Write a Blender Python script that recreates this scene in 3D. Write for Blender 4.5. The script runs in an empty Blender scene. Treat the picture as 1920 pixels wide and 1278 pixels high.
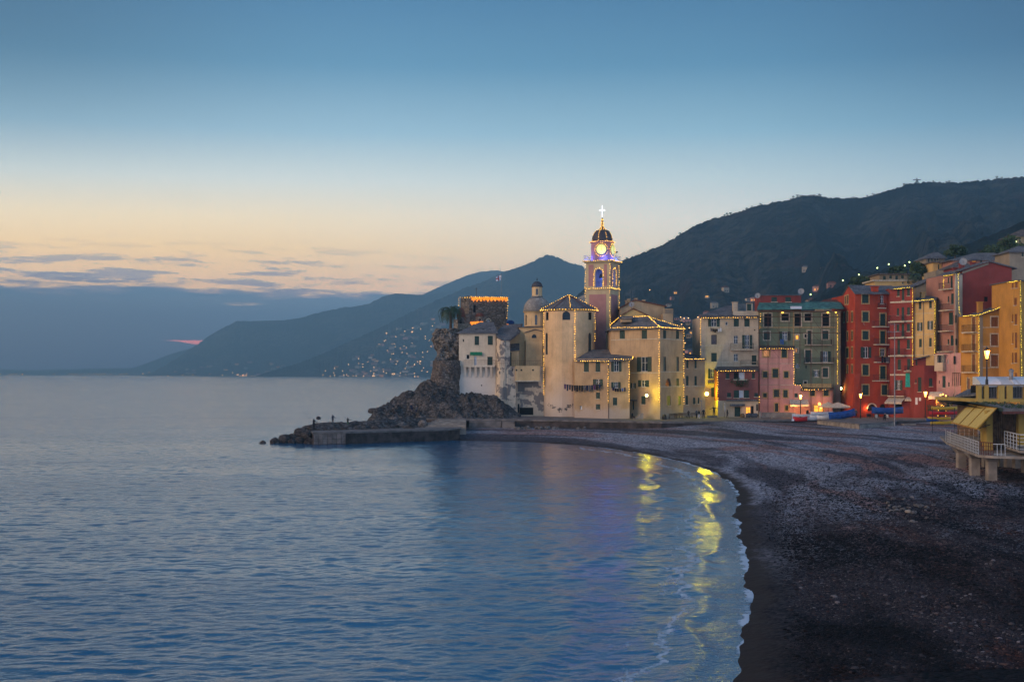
import bpy, math, random
import numpy as np
from mathutils import Vector, noise, Matrix
sc = bpy.context.scene
random.seed(7); rng = np.random.default_rng(7)
COL = sc.collection
# ------------------------------------------------------------------ camera, sky, sun, exposure
F, HY, CX, H = 2400.0, 701.0, 960.0, 10.7      # the photograph's focal length in its pixels, horizon row, centre column, eye height
cd = bpy.data.cameras.new('camera'); cam = bpy.data.objects.new('camera', cd); COL.objects.link(cam); sc.camera = cam
cam.location = (0, 0, H); cam.rotation_euler = (math.pi/2, 0, 0)
cd.sensor_width = 36; cd.lens = 45; cd.shift_y = 62/1920; cd.clip_start = 0.5; cd.clip_end = 60000
sc.view_settings.view_transform = 'Standard'; sc.view_settings.look = 'None'
sc.view_settings.exposure = 0.0; sc.view_settings.gamma = 1.0
cy = sc.cycles
cy.max_bounces = 5; cy.diffuse_bounces = 2; cy.glossy_bounces = 3; cy.transmission_bounces = 2; cy.volume_bounces = 0
cy.sample_clamp_indirect = 3.0; cy.caustics_reflective = False; cy.caustics_refractive = False
cy.use_adaptive_sampling = True

HAZE = .00020      # density of the air in the bay, per metre
def lin(c): return tuple(((v/255)/12.92 if v/255 <= .04045 else ((v/255+.055)/1.055)**2.4) for v in c) + (1,)

world = bpy.data.worlds.new('World'); sc.world = world; world.use_nodes = True
def world_nodes():
    nt = world.node_tree; N = nt.nodes; L = nt.links
    bg = N['Background']
    def m(op, a, b=None, c=None, clamp=False):
        n = N.new('ShaderNodeMath'); n.operation = op; n.use_clamp = clamp
        for i, v in enumerate((a, b, c)):
            if v is None: continue
            if isinstance(v, (int, float)): n.inputs[i].default_value = v
            else: L.new(v, n.inputs[i])
        return n.outputs[0]
    def ss(v, a, b, x=0.0, y=1.0):
        n = N.new('ShaderNodeMapRange'); n.interpolation_type = 'SMOOTHSTEP'; L.new(v, n.inputs[0])
        for i, q in enumerate((a, b, x, y)):
            if isinstance(q, (int, float)): n.inputs[i+1].default_value = q
            else: L.new(q, n.inputs[i+1])
        return n.outputs[0]
    def ramp(v, stops):
        n = N.new('ShaderNodeValToRGB'); L.new(v, n.inputs[0]); el = n.color_ramp.elements
        while len(el) > 1: el.remove(el[-1])
        for i, (p, c) in enumerate(stops):
            e = el[0] if i == 0 else el.new(p)
            e.position = p; e.color = lin(c)
        return n.outputs[0]
    def mix(f, a, b, mode='MIX'):
        n = N.new('ShaderNodeMix'); n.data_type = 'RGBA'; n.blend_type = mode
        for s, v in ((0, f), (6, a), (7, b)):
            if isinstance(v, tuple): n.inputs[s].default_value = v
            elif isinstance(v, (int, float)): n.inputs[s].default_value = v
            else: L.new(v, n.inputs[s])
        return n.outputs[2]
    tc = N.new('ShaderNodeTexCoord'); sp = N.new('ShaderNodeSeparateXYZ'); L.new(tc.outputs['Generated'], sp.inputs[0])
    x, y, z = sp.outputs
    az = m('ARCTAN2', x, y); el = m('ARCSINE', z)
    e = m('SQRT', m('MAXIMUM', el, 0.0))             # finer stops near the horizon
    warm = ramp(e, [(0, (232,150,112)), (.22, (246,186,134)), (.262, (252,196,130)), (.31, (254,208,136)), (.345, (244,216,168)), (.385, (206,208,198)),
                    (.43, (142,172,186)), (.485, (82,128,156)), (.54, (54,102,138)), (.72, (74,126,174)), (1, (74,126,178))])
    cool = ramp(e, [(0, (228,180,160)), (.262, (232,206,182)), (.31, (222,210,188)), (.345, (212,208,196)), (.385, (176,190,190)),
                    (.43, (122,158,174)), (.485, (70,116,144)), (.54, (44,90,124)), (.72, (74,126,174)), (1, (74,126,178))])
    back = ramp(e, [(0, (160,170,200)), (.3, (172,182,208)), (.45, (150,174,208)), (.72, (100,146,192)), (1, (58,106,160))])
    c = mix(ss(az, -.30, .30), warm, cool)
    c = mix(m('MULTIPLY', ss(az, .12, .42), .5), c, mix(1.0, c, (.42, .58, .72, 1), 'MULTIPLY'))
    c = mix(m('MULTIPLY', m('MULTIPLY', ss(m('ABSOLUTE', m('SUBTRACT', az, .04)), .12, .46), ss(el, .09, .26)), .85), c, mix(1.0, c, (.36, .42, .46, 1), 'MULTIPLY'))
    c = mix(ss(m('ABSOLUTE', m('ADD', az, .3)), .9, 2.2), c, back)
    # cloud bank low over the sea, streaks above it
    cb = N.new('ShaderNodeCombineXYZ'); L.new(m('MULTIPLY', az, 7.0), cb.inputs[0]); L.new(m('MULTIPLY', el, 62.0), cb.inputs[1])
    def noi(vec, sc_, det, rough=.55, off=None):
        n = N.new('ShaderNodeTexNoise'); n.inputs['Scale'].default_value = sc_; n.inputs['Detail'].default_value = det; n.inputs['Roughness'].default_value = rough
        if off:
            v = N.new('ShaderNodeVectorMath'); v.operation = 'ADD'; L.new(vec, v.inputs[0]); v.inputs[1].default_value = off; vec = v.outputs[0]
        L.new(vec, n.inputs[0]); return n.outputs[0]
    n1 = noi(cb.outputs[0], 1.1, 9, .62); n2 = noi(cb.outputs[0], 2.6, 10, .68, (7, 3, 1))
    top = m('ADD', m('ADD', m('MULTIPLY', az, -.012), .0655), m('MULTIPLY', m('ADD', m('SUBTRACT', n1, .5), m('MULTIPLY', m('SUBTRACT', n2, .5), .7)), .05))
    side = ss(az, -.04, -.11)
    bank = m('MULTIPLY', ss(m('SUBTRACT', top, el), -.003, .006), 1.0)
    bank = m('MULTIPLY', bank, ss(az, .02, -.05))
    streak = m('MULTIPLY', ss(n2, .49, .57), m('MULTIPLY', ss(el, .108, .078), ss(el, .05, .062)))
    streak = m('MULTIPLY', streak, m('MULTIPLY', ss(az, -.06, -.20, .35, .85), ss(az, .0, -.05)))
    bankcol = ramp(m('MULTIPLY', el, 12.0), [(0, (6,52,80)), (.25, (12,58,88)), (.55, (22,66,98)), (.8, (70,96,120)), (1, (100,114,136))])
    left = mix(ss(az, -.40, -.12), (.40, .58, .70, 1), (1.25, 1.2, 1.14, 1))
    bankcol = mix(1.0, bankcol, left, 'MULTIPLY')
    rim = m('MULTIPLY', bank, ss(m('SUBTRACT', top, el), .012, .0)); bankcol = mix(m('MULTIPLY', rim, .55), bankcol, lin((170,138,140)))
    thin = m('MULTIPLY', ss(n1, .62, .70), ss(el, .045, .06))
    bank = m('MULTIPLY', bank, m('SUBTRACT', 1.0, m('MULTIPLY', thin, .7)))
    c = mix(m('MULTIPLY', streak, .85), c, lin((96,110,136)))
    c = mix(m('MULTIPLY', bank, .97), c, bankcol)
    # the red gap under the bank
    g = m('MULTIPLY', ss(az, -.268, -.255), ss(az, -.2, -.21))
    lo = m('ADD', .0228, m('MULTIPLY', ss(az, -.262, -.238), -.0008))
    lo = m('ADD', m('MULTIPLY', ss(az, -.235, -.262), .0022), lo)
    g = m('MULTIPLY', g, m('MULTIPLY', ss(el, m('SUBTRACT', lo, .0003), m('ADD', lo, .0004)), ss(el, .0260, .0252)))
    c = mix(m('MULTIPLY', g, .8), c, lin((236,120,112)))
    sk = N.new('ShaderNodeTexSky'); sk.sky_type = 'NISHITA'; sk.sun_disc = False
    sk.sun_elevation = math.radians(-3); sk.sun_rotation = math.radians(-25)
    c = mix(.05, c, sk.outputs[0], 'ADD')
    # the sky stands outside the air of the bay, which takes its share on the way in
    far = m('MINIMUM', 11000.0, m('DIVIDE', 800.0, m('MAXIMUM', el, .02)))
    comp = m('EXPONENT', m('MULTIPLY', far, HAZE*.62))
    vm = N.new('ShaderNodeVectorMath'); vm.operation = 'SCALE'; L.new(c, vm.inputs[0]); L.new(comp, vm.inputs[3])
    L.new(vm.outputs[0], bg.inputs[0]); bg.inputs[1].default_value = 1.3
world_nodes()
world.cycles.sampling_method = 'MANUAL'; world.cycles.sample_map_resolution = 1024

sd = bpy.data.lights.new('sun', 'SUN'); sun = bpy.data.objects.new('sun', sd); COL.objects.link(sun)
sd.energy = 3.0; sd.angle = math.radians(50); sd.color = (1.0, .66, .38)      # the broad afterglow in the west, over the sea on the left
AZ, EL = math.radians(-112), math.radians(15)
sun.rotation_euler = Vector((math.sin(AZ)*math.cos(EL), math.cos(AZ)*math.cos(EL), math.sin(EL))).to_track_quat('Z', 'Y').to_euler()

# ------------------------------------------------------------------ helpers
def P(px, py, D): return Vector(((px-CX)*D/F, D, H-(py-HY)*D/F))
def XY(px, D): return Vector(((px-CX)*D/F, D))
def Dz(py, z): return (H-z)*F/(py-HY)
def Zy(py, D): return H-(py-HY)*D/F
def crop(ox, oy, s): return lambda x, y: (ox+x/s, oy+y/s)
cA = crop(800,540,4.917); cB = crop(1000,540,4.915); cT = crop(1080,380,7.1); cC = crop(1140,540,4.915); cD = crop(1300,540,4.915)
cE = crop(1420,540,4.915); cF = crop(1560,500,4.26); cG = crop(1720,420,3.55); cH = crop(1740,640,4.567); cI = crop(480,680,5.053)
cJ = crop(840,700,4.8); cL = crop(1440,700,5.333); cQ = crop(1560,320,5.325); cK = crop(1240,720,6.0); cR = crop(860,500,7.1)

def smooth(a, b, x):
    t = np.clip((x-a)/(b-a), 0, 1); return t*t*(3-2*t)

ORG = {}
def tag(o, label=None, cat=None, group=None, kind=None):
    if label: o['label'] = label
    if cat: o['category'] = cat
    if group: o['group'] = group
    if kind: o['kind'] = kind
    return o
def thing(name, label, cat, loc, group=None):
    o = bpy.data.objects.new(name, None); COL.objects.link(o); o.location = loc; o.empty_display_size = .3
    ORG[o] = Vector(loc); return tag(o, label, cat, group)

class MB:
    def __init__(s): s.v = []; s.f = []; s.mi = []; s.cur = 0
    def poly(s, pts):
        b = len(s.v); s.v += [tuple(p) for p in pts]; s.f.append(tuple(range(b, b+len(pts)))); s.mi.append(s.cur); return s
    def add(s, vs, fs):
        b = len(s.v); s.v += [tuple(p) for p in vs]; s.f += [tuple(i+b for i in f) for f in fs]; s.mi += [s.cur]*len(fs); return s
    def box(s, c, u, v, w):      # centre and three half vectors
        c, u, v, w = map(Vector, (c, u, v, w))
        vs = [c+a*u+b*v+d*w for a in (-1,1) for b in (-1,1) for d in (-1,1)]
        return s.add(vs, [(0,1,3,2),(4,6,7,5),(0,4,5,1),(2,3,7,6),(0,2,6,4),(1,5,7,3)])
    def abox(s, x0, x1, y0, y1, z0, z1):
        return s.box(((x0+x1)/2,(y0+y1)/2,(z0+z1)/2), ((x1-x0)/2,0,0), (0,(y1-y0)/2,0), (0,0,(z1-z0)/2))
    def bar(s, a, b, r, n=4, r2=None):
        a, b = Vector(a), Vector(b); d = b-a
        if d.length < 1e-6: return s
        q = d.to_track_quat('Z', 'Y'); r2 = r if r2 is None else r2; vs = []
        for p, rr in ((a, r), (b, r2)):
            for i in range(n):
                t = 2*math.pi*(i+.5)/n; vs.append(p+q @ Vector((rr*math.cos(t), rr*math.sin(t), 0)))
        fs = [(i, (i+1) % n, n+(i+1) % n, n+i) for i in range(n)] + [tuple(range(n-1, -1, -1)), tuple(range(n, 2*n))]
        return s.add(vs, fs)
    def path(s, pts, r, n=4):
        for a, b in zip(pts, pts[1:]): s.bar(a, b, r, n)
        return s
    def lathe(s, c, prof, n=24, a0=0.0):   # prof [(r,z)] about the vertical through c
        c = Vector(c); vs = []; k = len(prof)
        for r, z in prof:
            for i in range(n):
                t = a0+2*math.pi*i/n; vs.append((c.x+r*math.cos(t), c.y+r*math.sin(t), c.z+z))
        fs = [(j*n+i, j*n+(i+1) % n, (j+1)*n+(i+1) % n, (j+1)*n+i) for j in range(k-1) for i in range(n)]
        fs += [tuple(range(n-1, -1, -1)), tuple((k-1)*n+i for i in range(n))]
        return s.add(vs, fs)
    def prism(s, pts, z0, z1):   # plan polygon, flat bottom and top
        n = len(pts); vs = [(p[0], p[1], z0) for p in pts]+[(p[0], p[1], z1) for p in pts]
        return s.add(vs, [tuple(range(n-1, -1, -1)), tuple(range(n, 2*n))]+[(i, (i+1) % n, n+(i+1) % n, n+i) for i in range(n)])
    def slab(s, pts, t):         # sloping polygon thickened downwards
        n = len(pts); pts = [Vector(p) for p in pts]; vs = pts+[p-Vector((0,0,t)) for p in pts]
        return s.add(vs, [tuple(range(n)), tuple(range(2*n-1, n-1, -1))]+[(i, (i+1) % n, n+(i+1) % n, n+i) for i in range(n)])
    def octa(s, c, r):
        c = Vector(c); vs = [c+Vector(d)*r for d in ((1,0,0),(-1,0,0),(0,1,0),(0,-1,0),(0,0,1),(0,0,-1))]
        return s.add(vs, [(0,2,4),(2,1,4),(1,3,4),(3,0,4),(2,0,5),(1,2,5),(3,1,5),(0,3,5)])
    def build(s, name, mat, parent=None, org=None, smooth_=False):
        me = bpy.data.meshes.new(name); off = ORG.get(parent, Vector((0,0,0))) if parent else Vector(org or (0,0,0))
        a = np.array(s.v, dtype=float).reshape(-1, 3) - np.array(off)
        me.from_pydata(a.tolist(), [], s.f)
        mats = mat if isinstance(mat, (list, tuple)) else [mat]
        for m_ in mats: me.materials.append(m_)
        if len(mats) > 1: me.polygons.foreach_set('material_index', s.mi)
        if smooth_: me.polygons.foreach_set('use_smooth', [True]*len(me.polygons))
        me.update()
        o = bpy.data.objects.new(name, me); COL.objects.link(o)
        if parent: o.parent = parent
        else: o.location = off
        ORG[o] = Vector(off); return o

# ------------------------------------------------------------------ materials
MATS = {}
def mat_base(name, col, rough=.8, metal=0.0, spec=.3):
    m = bpy.data.materials.new(name); m.use_nodes = True; nt = m.node_tree; b = nt.nodes['Principled BSDF']
    b.inputs['Base Color'].default_value = tuple(col)[:3]+(1,); b.inputs['Roughness'].default_value = rough
    b.inputs['Metallic'].default_value = metal; b.inputs['Specular IOR Level'].default_value = spec if rough < .75 or spec != .3 else .08
    MATS[name] = m; return m, nt, b
class NT:
    def __init__(s, nt): s.nt = nt; s.N = nt.nodes; s.L = nt.links
    def set(s, sock, v):
        if isinstance(v, (int, float, tuple)): sock.default_value = v
        else: s.L.new(v, sock)
    def m(s, op, a, b=None, clamp=False):
        n = s.N.new('ShaderNodeMath'); n.operation = op; n.use_clamp = clamp; s.set(n.inputs[0], a)
        if b is not None: s.set(n.inputs[1], b)
        return n.outputs[0]
    def noise(s, vec, scale, detail=4, rough=.55, dist=0.0):
        n = s.N.new('ShaderNodeTexNoise'); n.inputs['Scale'].default_value = scale; n.inputs['Detail'].default_value = detail
        n.inputs['Roughness'].default_value = rough; n.inputs['Distortion'].default_value = dist
        if vec is not None: s.L.new(vec, n.inputs[0])
        return n.outputs[0]
    def ss(s, v, a, b, x=0.0, y=1.0):
        n = s.N.new('ShaderNodeMapRange'); n.interpolation_type = 'SMOOTHSTEP'; s.set(n.inputs[0], v)
        for i, q in enumerate((a, b, x, y)): s.set(n.inputs[i+1], q)
        return n.outputs[0]
    def mix(s, f, a, b, mode='MIX'):
        n = s.N.new('ShaderNodeMix'); n.data_type = 'RGBA'; n.blend_type = mode
        for k, v in ((0, f), (6, a), (7, b)): s.set(n.inputs[k], v)
        return n.outputs[2]
    def pos(s, scale=(1,1,1)):
        g = s.N.new('ShaderNodeNewGeometry'); mp = s.N.new('ShaderNodeMapping'); mp.inputs['Scale'].default_value = scale
        s.L.new(g.outputs['Position'], mp.inputs[0]); return mp.outputs[0]
    def attr(s, name):
        n = s.N.new('ShaderNodeAttribute'); n.attribute_name = name; return n.outputs['Fac']
    def bump(s, h, strength, dist, b):
        n = s.N.new('ShaderNodeBump'); n.inputs['Strength'].default_value = strength; n.inputs['Distance'].default_value = dist
        s.L.new(h, n.inputs['Height']); s.L.new(n.outputs[0], b.inputs['Normal']); return n
def c4(c, k=1.0): return (c[0]*k, c[1]*k, c[2]*k, 1)

def plaster(name, col, dirt=.35, patch=None, patch_at=.6, low=None):
    """painted render: soft blotches, vertical streaks, optional patches where it has come off"""
    m, nt, b = mat_base(name, col, .9); n = NT(nt); p = n.pos()
    big = n.noise(p, .35, 5, .6); fine = n.noise(p, 3.0, 5, .65); st = n.noise(n.pos((2.2, 2.2, .18)), 1.3, 5, .6)
    c = n.mix(n.ss(big, .3, .75), c4(col, 1.12), c4(col, 1-dirt*.6))
    c = n.mix(n.m('MULTIPLY', n.ss(st, .5, .75), dirt), c, c4((.35*col[0]+.06, .35*col[1]+.055, .35*col[2]+.05)))
    c = n.mix(n.m('MULTIPLY', n.ss(fine, .45, .7), dirt*.5), c, c4(col, .6))
    if low is not None:      # paler, salt-bleached render on the lower storeys
        z = n.N.new('ShaderNodeSeparateXYZ'); n.L.new(n.pos(), z.inputs[0])
        zz = n.m('ADD', z.outputs[2], n.m('MULTIPLY', n.m('SUBTRACT', big, .5), 7.0))
        c = n.mix(n.ss(zz, low[1], low[2], .85, 0.0), c, c4(low[0]))
    if patch is not None:
        pn = n.noise(p, .45, 7, .62, .4)
        c = n.mix(n.ss(pn, patch_at, patch_at+.02), c, c4(patch))
        n.bump(n.m('ADD', n.m('MULTIPLY', n.ss(pn, patch_at, patch_at+.02), -1.0), n.m('MULTIPLY', fine, .3)), .6, .06, b)
    else: n.bump(fine, .35, .04, b)
    n.L.new(c, b.inputs['Base Color']); return m
def simple(name, col, rough=.7, metal=0.0, var=.25, scale=4.0, bump=.0, spec=.3):
    m, nt, b = mat_base(name, col, rough, metal, spec); n = NT(nt)
    f = n.noise(n.pos(), scale, 4)
    n.L.new(n.mix(n.ss(f, .3, .7), c4(col, 1+var), c4(col, 1-var)), b.inputs['Base Color'])
    if bump: n.bump(f, .5, bump, b)
    return m
def emit(name, col, strength, sampling=True):
    m, nt, b = mat_base(name, col, .5); b.inputs['Emission Color'].default_value = tuple(col)[:3]+(1,); b.inputs['Emission Strength'].default_value = strength
    if not sampling: m.cycles.emission_sampling = 'NONE'
    return m
def stone(name, c1, c2, sx, sz, bump=.08, mortar=None):
    """coursed rubble masonry, too small here for single stones"""
    m, nt, b = mat_base(name, c1, .95); n = NT(nt)
    v = n.N.new('ShaderNodeTexVoronoi'); n.L.new(n.pos((sx, sx, sz)), v.inputs[0]); v.inputs['Scale'].default_value = 1.0
    e = n.N.new('ShaderNodeTexVoronoi'); e.feature = 'DISTANCE_TO_EDGE'; n.L.new(n.pos((sx, sx, sz)), e.inputs[0]); e.inputs['Scale'].default_value = 1.0
    sp = n.N.new('ShaderNodeSeparateColor'); n.L.new(v.outputs['Color'], sp.inputs[0])
    c = n.mix(sp.outputs[0], c4(c1), c4(c2)); c = n.mix(n.ss(n.noise(n.pos(), .5, 5), .35, .7), c, n.mix(1.0, c, (.55,.55,.58,1), 'MULTIPLY'))
    c = n.mix(n.ss(e.outputs[0], .0, .12, 1.0, 0.0), c, c4(mortar or tuple(q*.45 for q in c1)))
    n.L.new(c, b.inputs['Base Color']); n.bump(n.ss(e.outputs[0], 0.0, .2), .8, bump, b); return m

def rock_mat(name, c1, c2, scale=.8):
    m, nt, b = mat_base(name, c1, .9); n = NT(nt); p = n.pos()
    a = n.noise(p, scale, 8, .65, .5); f = n.noise(n.pos((1.3, 1.3, 5.0)), scale*1.3, 7, .7, 1.0)
    vo = n.N.new('ShaderNodeTexVoronoi'); vo.feature = 'DISTANCE_TO_EDGE'; n.L.new(n.pos((1, 1, 1.9)), vo.inputs[0]); vo.inputs['Scale'].default_value = scale*1.2
    c = n.mix(n.ss(a, .35, .65), c4(c1), c4(c2)); c = n.mix(n.ss(f, .5, .62), c, c4(c1, .35)); c = n.mix(n.ss(n.noise(p, scale*6, 3), .6, .72), c, c4(c2, 1.7))
    c = n.mix(n.ss(vo.outputs[0], 0, .06, .6, 0), c, c4(c1, .2))
    n.L.new(c, b.inputs['Base Color'])
    n.bump(n.m('ADD', n.m('ADD', a, f), n.m('MULTIPLY', n.ss(vo.outputs[0], 0, .1), .5)), 1.0, .35/scale*.8, b); return m

M = {}
M['cream'] = plaster('cream_plaster', (.50,.385,.26), .42)
M['apse'] = plaster('ochre_church_plaster', (.66,.43,.225), .42, low=((.56,.45,.36), 4.5, 12.0))
M['church'] = plaster('warm_church_plaster', (.62,.42,.215), .45)
M['ochre'] = plaster('ochre_plaster', (.45,.30,.165), .48, low=((.33,.27,.2), 3.0, 6.0))
M['ochre2'] = plaster('brown_ochre_plaster', (.45,.30,.165), .48, low=((.40,.32,.27), 3.4, 5.6))
M['white'] = plaster('weathered_white_plaster', (.60,.48,.34), .28, low=((.62,.55,.48), 8, 15))
M['patchy'] = plaster('peeling_plaster', (.58,.46,.33), .35, patch=(.20,.17,.15), patch_at=.53)
M['grey_render'] = plaster('grey_cement_render', (.17,.155,.145), .4)
M['green'] = plaster('green_plaster', (.205,.225,.135), .5)
M['pink'] = plaster('pink_plaster', (.54,.27,.22), .42)
M['brickred'] = plaster('worn_red_plaster', (.24,.085,.07), .5, patch=(.26,.15,.12), patch_at=.62)
M['red'] = plaster('vermilion_plaster', (.40,.055,.024), .55, patch=(.36,.17,.13), patch_at=.70)
M['red2'] = plaster('rose_red_plaster', (.27,.050,.036), .55)
M['red3'] = plaster('dark_red_plaster', (.21,.042,.034), .4)
M['yellow'] = plaster('yellow_plaster', (.56,.35,.13), .35)
M['orange'] = plaster('orange_plaster', (.47,.225,.045), .35)
M['salmon'] = plaster('salmon_plaster', (.36,.17,.12), .3)
M['tan'] = plaster('tan_plaster', (.25,.20,.14), .35)
M['villa'] = plaster('villa_plaster', (.28,.2,.12), .3)
M['mauve'] = plaster('mauve_plaster', (.37,.185,.165), .3)
M['towertrim'] = plaster('tower_trim_plaster', (.46,.36,.21), .25)
M['trim'] = simple('pale_trim', (.50,.42,.30), .8)
M['trim2'] = simple('ochre_trim', (.42,.28,.12), .8)
M['brown'] = simple('brown_shutter_paint', (.20,.07,.02), .6)
M['shutter'] = simple('green_shutter_paint', (.016,.040,.028), .6, var=.4)
M['shutter2'] = simple('bright_green_shutter_paint', (.02,.12,.06), .6, var=.4)
M['teal'] = simple('teal_cloth', (.03,.30,.24), .8)
M['glass'] = mat_base('dark_window_glass', (.02,.025,.03), .12, 0, .5)[0]
M['blind'] = simple('dull_purple_blind', (.10,.085,.095), .8)
M['greyfill'] = simple('grey_green_infill', (.13,.13,.085), .9)
M['wframe'] = simple('white_window_paint', (.62,.60,.56), .6, var=.1)
M['darkin'] = simple('dark_interior', (.010,.009,.009), .9)
M['slate'] = stone('slate_roofing', (.14,.13,.13), (.20,.19,.185), 2.2, 2.2, .05, (.07,.065,.065))
M['tile'] = stone('weathered_roof_tiles', (.13,.10,.085), (.22,.17,.14), 2.5, 3.5, .08, (.05,.04,.04))
M['redtile'] = stone('red_roof_tiles', (.20,.06,.04), (.26,.10,.06), 2.5, 3.5, .06, (.08,.03,.02))
M['domescale'] = stone('dome_slates', (.33,.29,.25), (.42,.38,.32), 2.0, 3.2, .06, (.16,.14,.12))
M['darkdome'] = simple('dark_lead', (.05,.045,.05), .55, .2)
M['castle'] = stone('castle_masonry', (.15,.12,.095), (.24,.20,.16), 1.3, 2.2, .14)
M['castle2'] = stone('castle_masonry_pale', (.27,.21,.15), (.36,.29,.22), 1.3, 2.0, .12)
M['rubble'] = stone('rubble_wall', (.12,.095,.08), (.26,.21,.17), 2.1, 2.8, .16, (.05,.042,.04))
M['rock'] = rock_mat('dark_shore_rock', (.055,.050,.050), (.17,.15,.14), .9)
M['cliff'] = rock_mat('cliff_rock', (.15,.13,.115), (.33,.285,.24), .6)
M['boulder'] = rock_mat('boulder_rock', (.06,.048,.045), (.12,.10,.09), 1.2)
M['boulder2'] = rock_mat('pale_boulder_rock', (.15,.13,.12), (.24,.21,.19), 1.2)
M['concrete'] = simple('quay_concrete', (.14,.12,.11), .9, var=.35, scale=.9, bump=.05)
M['concrete2'] = simple('pale_quay_concrete', (.24,.20,.165), .9, var=.3, scale=.8, bump=.05)
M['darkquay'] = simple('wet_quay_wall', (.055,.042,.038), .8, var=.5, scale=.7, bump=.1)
M['iron'] = simple('dark_iron', (.02,.018,.018), .5, .4)
M['steel'] = simple('galvanised_steel', (.20,.19,.19), .5, .5)
M['dishwhite'] = simple('dull_dish_enamel', (.22,.22,.22), .6, var=.1)
M['whitemetal'] = simple('white_painted_metal', (.45,.44,.43), .5, .1, var=.1)
M['rust'] = simple('rusty_metal', (.10,.03,.02), .7, .2)
M['bulb'] = emit('string_bulb_glow', (1.0,.52,.07), 4.5, False)
M['bulbr'] = emit('string_bulb_yellow', (1.0,.68,.05), 2.2, False)
M['icicle'] = emit('icicle_light_glow', (1.0,.30,.02), 2.0, False)
M['lamp'] = emit('lamp_glass_glow', (1.0,.44,.10), 3.2, False)
M['lampy'] = emit('sodium_lamp_glow', (1.0,.95,.35), 7, False)
M['lampg'] = emit('green_white_lamp_glow', (.75,1.0,.45), 4, False)
M['lit'] = emit('lit_window_glow', (1.0,.42,.05), 1.3, False)
M['litdim'] = emit('dim_lit_window_glow', (.8,.35,.12), .35, False)
M['cross'] = emit('neon_cross_glow', (.85,.9,1.0), 3, False)
M['clockface'] = emit('clock_face_glow', (.85,.80,.22), .9, False)
M['black'] = simple('black_paint', (.008,.008,.008), .5)
M['canvas'] = simple('cream_canvas', (.42,.36,.29), .85)
M['awngreen'] = simple('green_awning_canvas', (.02,.16,.08), .8)
M['awny'] = simple('yellow_awning_canvas', (.55,.38,.10), .8, var=.12)
M['awny2'] = simple('orange_awning_binding', (.40,.20,.03), .8)
M['tarp'] = simple('green_scaffold_tarpaulin', (.05,.13,.10), .7, var=.6, scale=1.2)
M['bluecover'] = simple('blue_boat_cover', (.01,.05,.19), .6, var=.3, scale=2)
M['boatwhite'] = simple('white_boat_hull', (.55,.55,.56), .4, var=.1)
M['redboat'] = simple('red_kayak_plastic', (.50,.012,.015), .35, var=.1, spec=.5)
M['yelboat'] = simple('yellow_kayak_plastic', (.50,.30,.02), .35, var=.1, spec=.5)
M['wood'] = simple('old_wood', (.14,.08,.045), .8, var=.4, scale=2)
M['leaf'] = simple('leaf_green', (.035,.06,.02), .7, var=.4)
M['palm'] = simple('palm_frond_green', (.03,.055,.025), .6, var=.4)
M['trunk'] = simple('tree_trunk_bark', (.09,.06,.04), .9, var=.3)
M['skin'] = simple('skin', (.40,.24,.17), .6)
for nm, c in (('cloth_dark',(.012,.012,.016)),('cloth_navy',(.015,.02,.05)),('cloth_grey',(.08,.08,.09)),('cloth_brown',(.07,.04,.03)),('cloth_white',(.5,.5,.52)),
              ('cloth_blue',(.05,.12,.32)),('cloth_purple',(.07,.03,.09)),('cloth_green',(.03,.09,.05)),('cloth_red',(.35,.03,.03))):
    M[nm] = simple(nm, c, .9)
def water_mat():
    m, nt, b = mat_base('sea_water', (.002,.062,.135), .09, 0, .5); n = NT(nt)
    b.inputs['IOR'].default_value = 1.45
    a = n.noise(n.pos((.55,1.0,1)), 1.1, 4, .6, .3); c = n.noise(n.pos((.6,1.0,1)), .16, 5, .6, .2); e = n.noise(n.pos((1,1,1)), 5.0, 3, .6)
    h = n.m('ADD', n.m('ADD', n.m('MULTIPLY', a, .55), n.m('MULTIPLY', c, 1.1)), n.m('MULTIPLY', e, .22))
    bp = n.bump(h, 1.0, .13, b)
    # wind lanes: calmer and rougher water
    lane = n.noise(n.pos((.004,.03,1)), 1.0, 4, .6)
    n.L.new(n.ss(lane, .35, .65, .25, 1.0), bp.inputs['Strength'])
    d = n.attr('shore')
    f1 = n.noise(n.pos((1,1,1)), .55, 6, .65); f2 = n.noise(n.pos((1,1,1)), 3.0, 5, .7); f3 = n.noise(n.pos(), .13, 4, .6)
    w = n.m('ADD', d, n.m('MULTIPLY', n.m('SUBTRACT', f1, .5), 2.4))
    edge = n.m('MULTIPLY', n.ss(w, .28, .10), n.ss(n.noise(n.pos(), .22, 3), .38, .5))
    l2 = n.m('MULTIPLY', n.m('MULTIPLY', n.ss(n.m('ABSOLUTE', n.m('SUBTRACT', w, n.m('MULTIPLY', f3, 6.5))),   .30, .06), n.ss(f3, .39, .48)), n.ss(f2, .38, .58))
    l3 = n.m('MULTIPLY', n.m('MULTIPLY', n.ss(n.m('ABSOLUTE', n.m('SUBTRACT', w, 4.3)), .14, .03), n.ss(f3, .5, .56)), n.ss(f2, .45, .6))
    web = n.m('MULTIPLY', n.m('MULTIPLY', n.ss(d, 3.5, .8), n.ss(f2, .56, .66)), .45)
    foam = n.m('MAXIMUM', n.m('MAXIMUM', edge, l2), n.m('MAXIMUM', l3, web))
    foam = n.m('MULTIPLY', n.m('MULTIPLY', foam, .8), n.ss(n.attr('foamzone'), .1, .6))
    n.L.new(n.mix(foam, (.002,.062,.135,1), (.55,.58,.62,1)), b.inputs['Base Color'])
    n.L.new(n.m('ADD', .16, n.m('MULTIPLY', foam, .7)), b.inputs['Roughness']); return m
M['water'] = water_mat()
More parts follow.
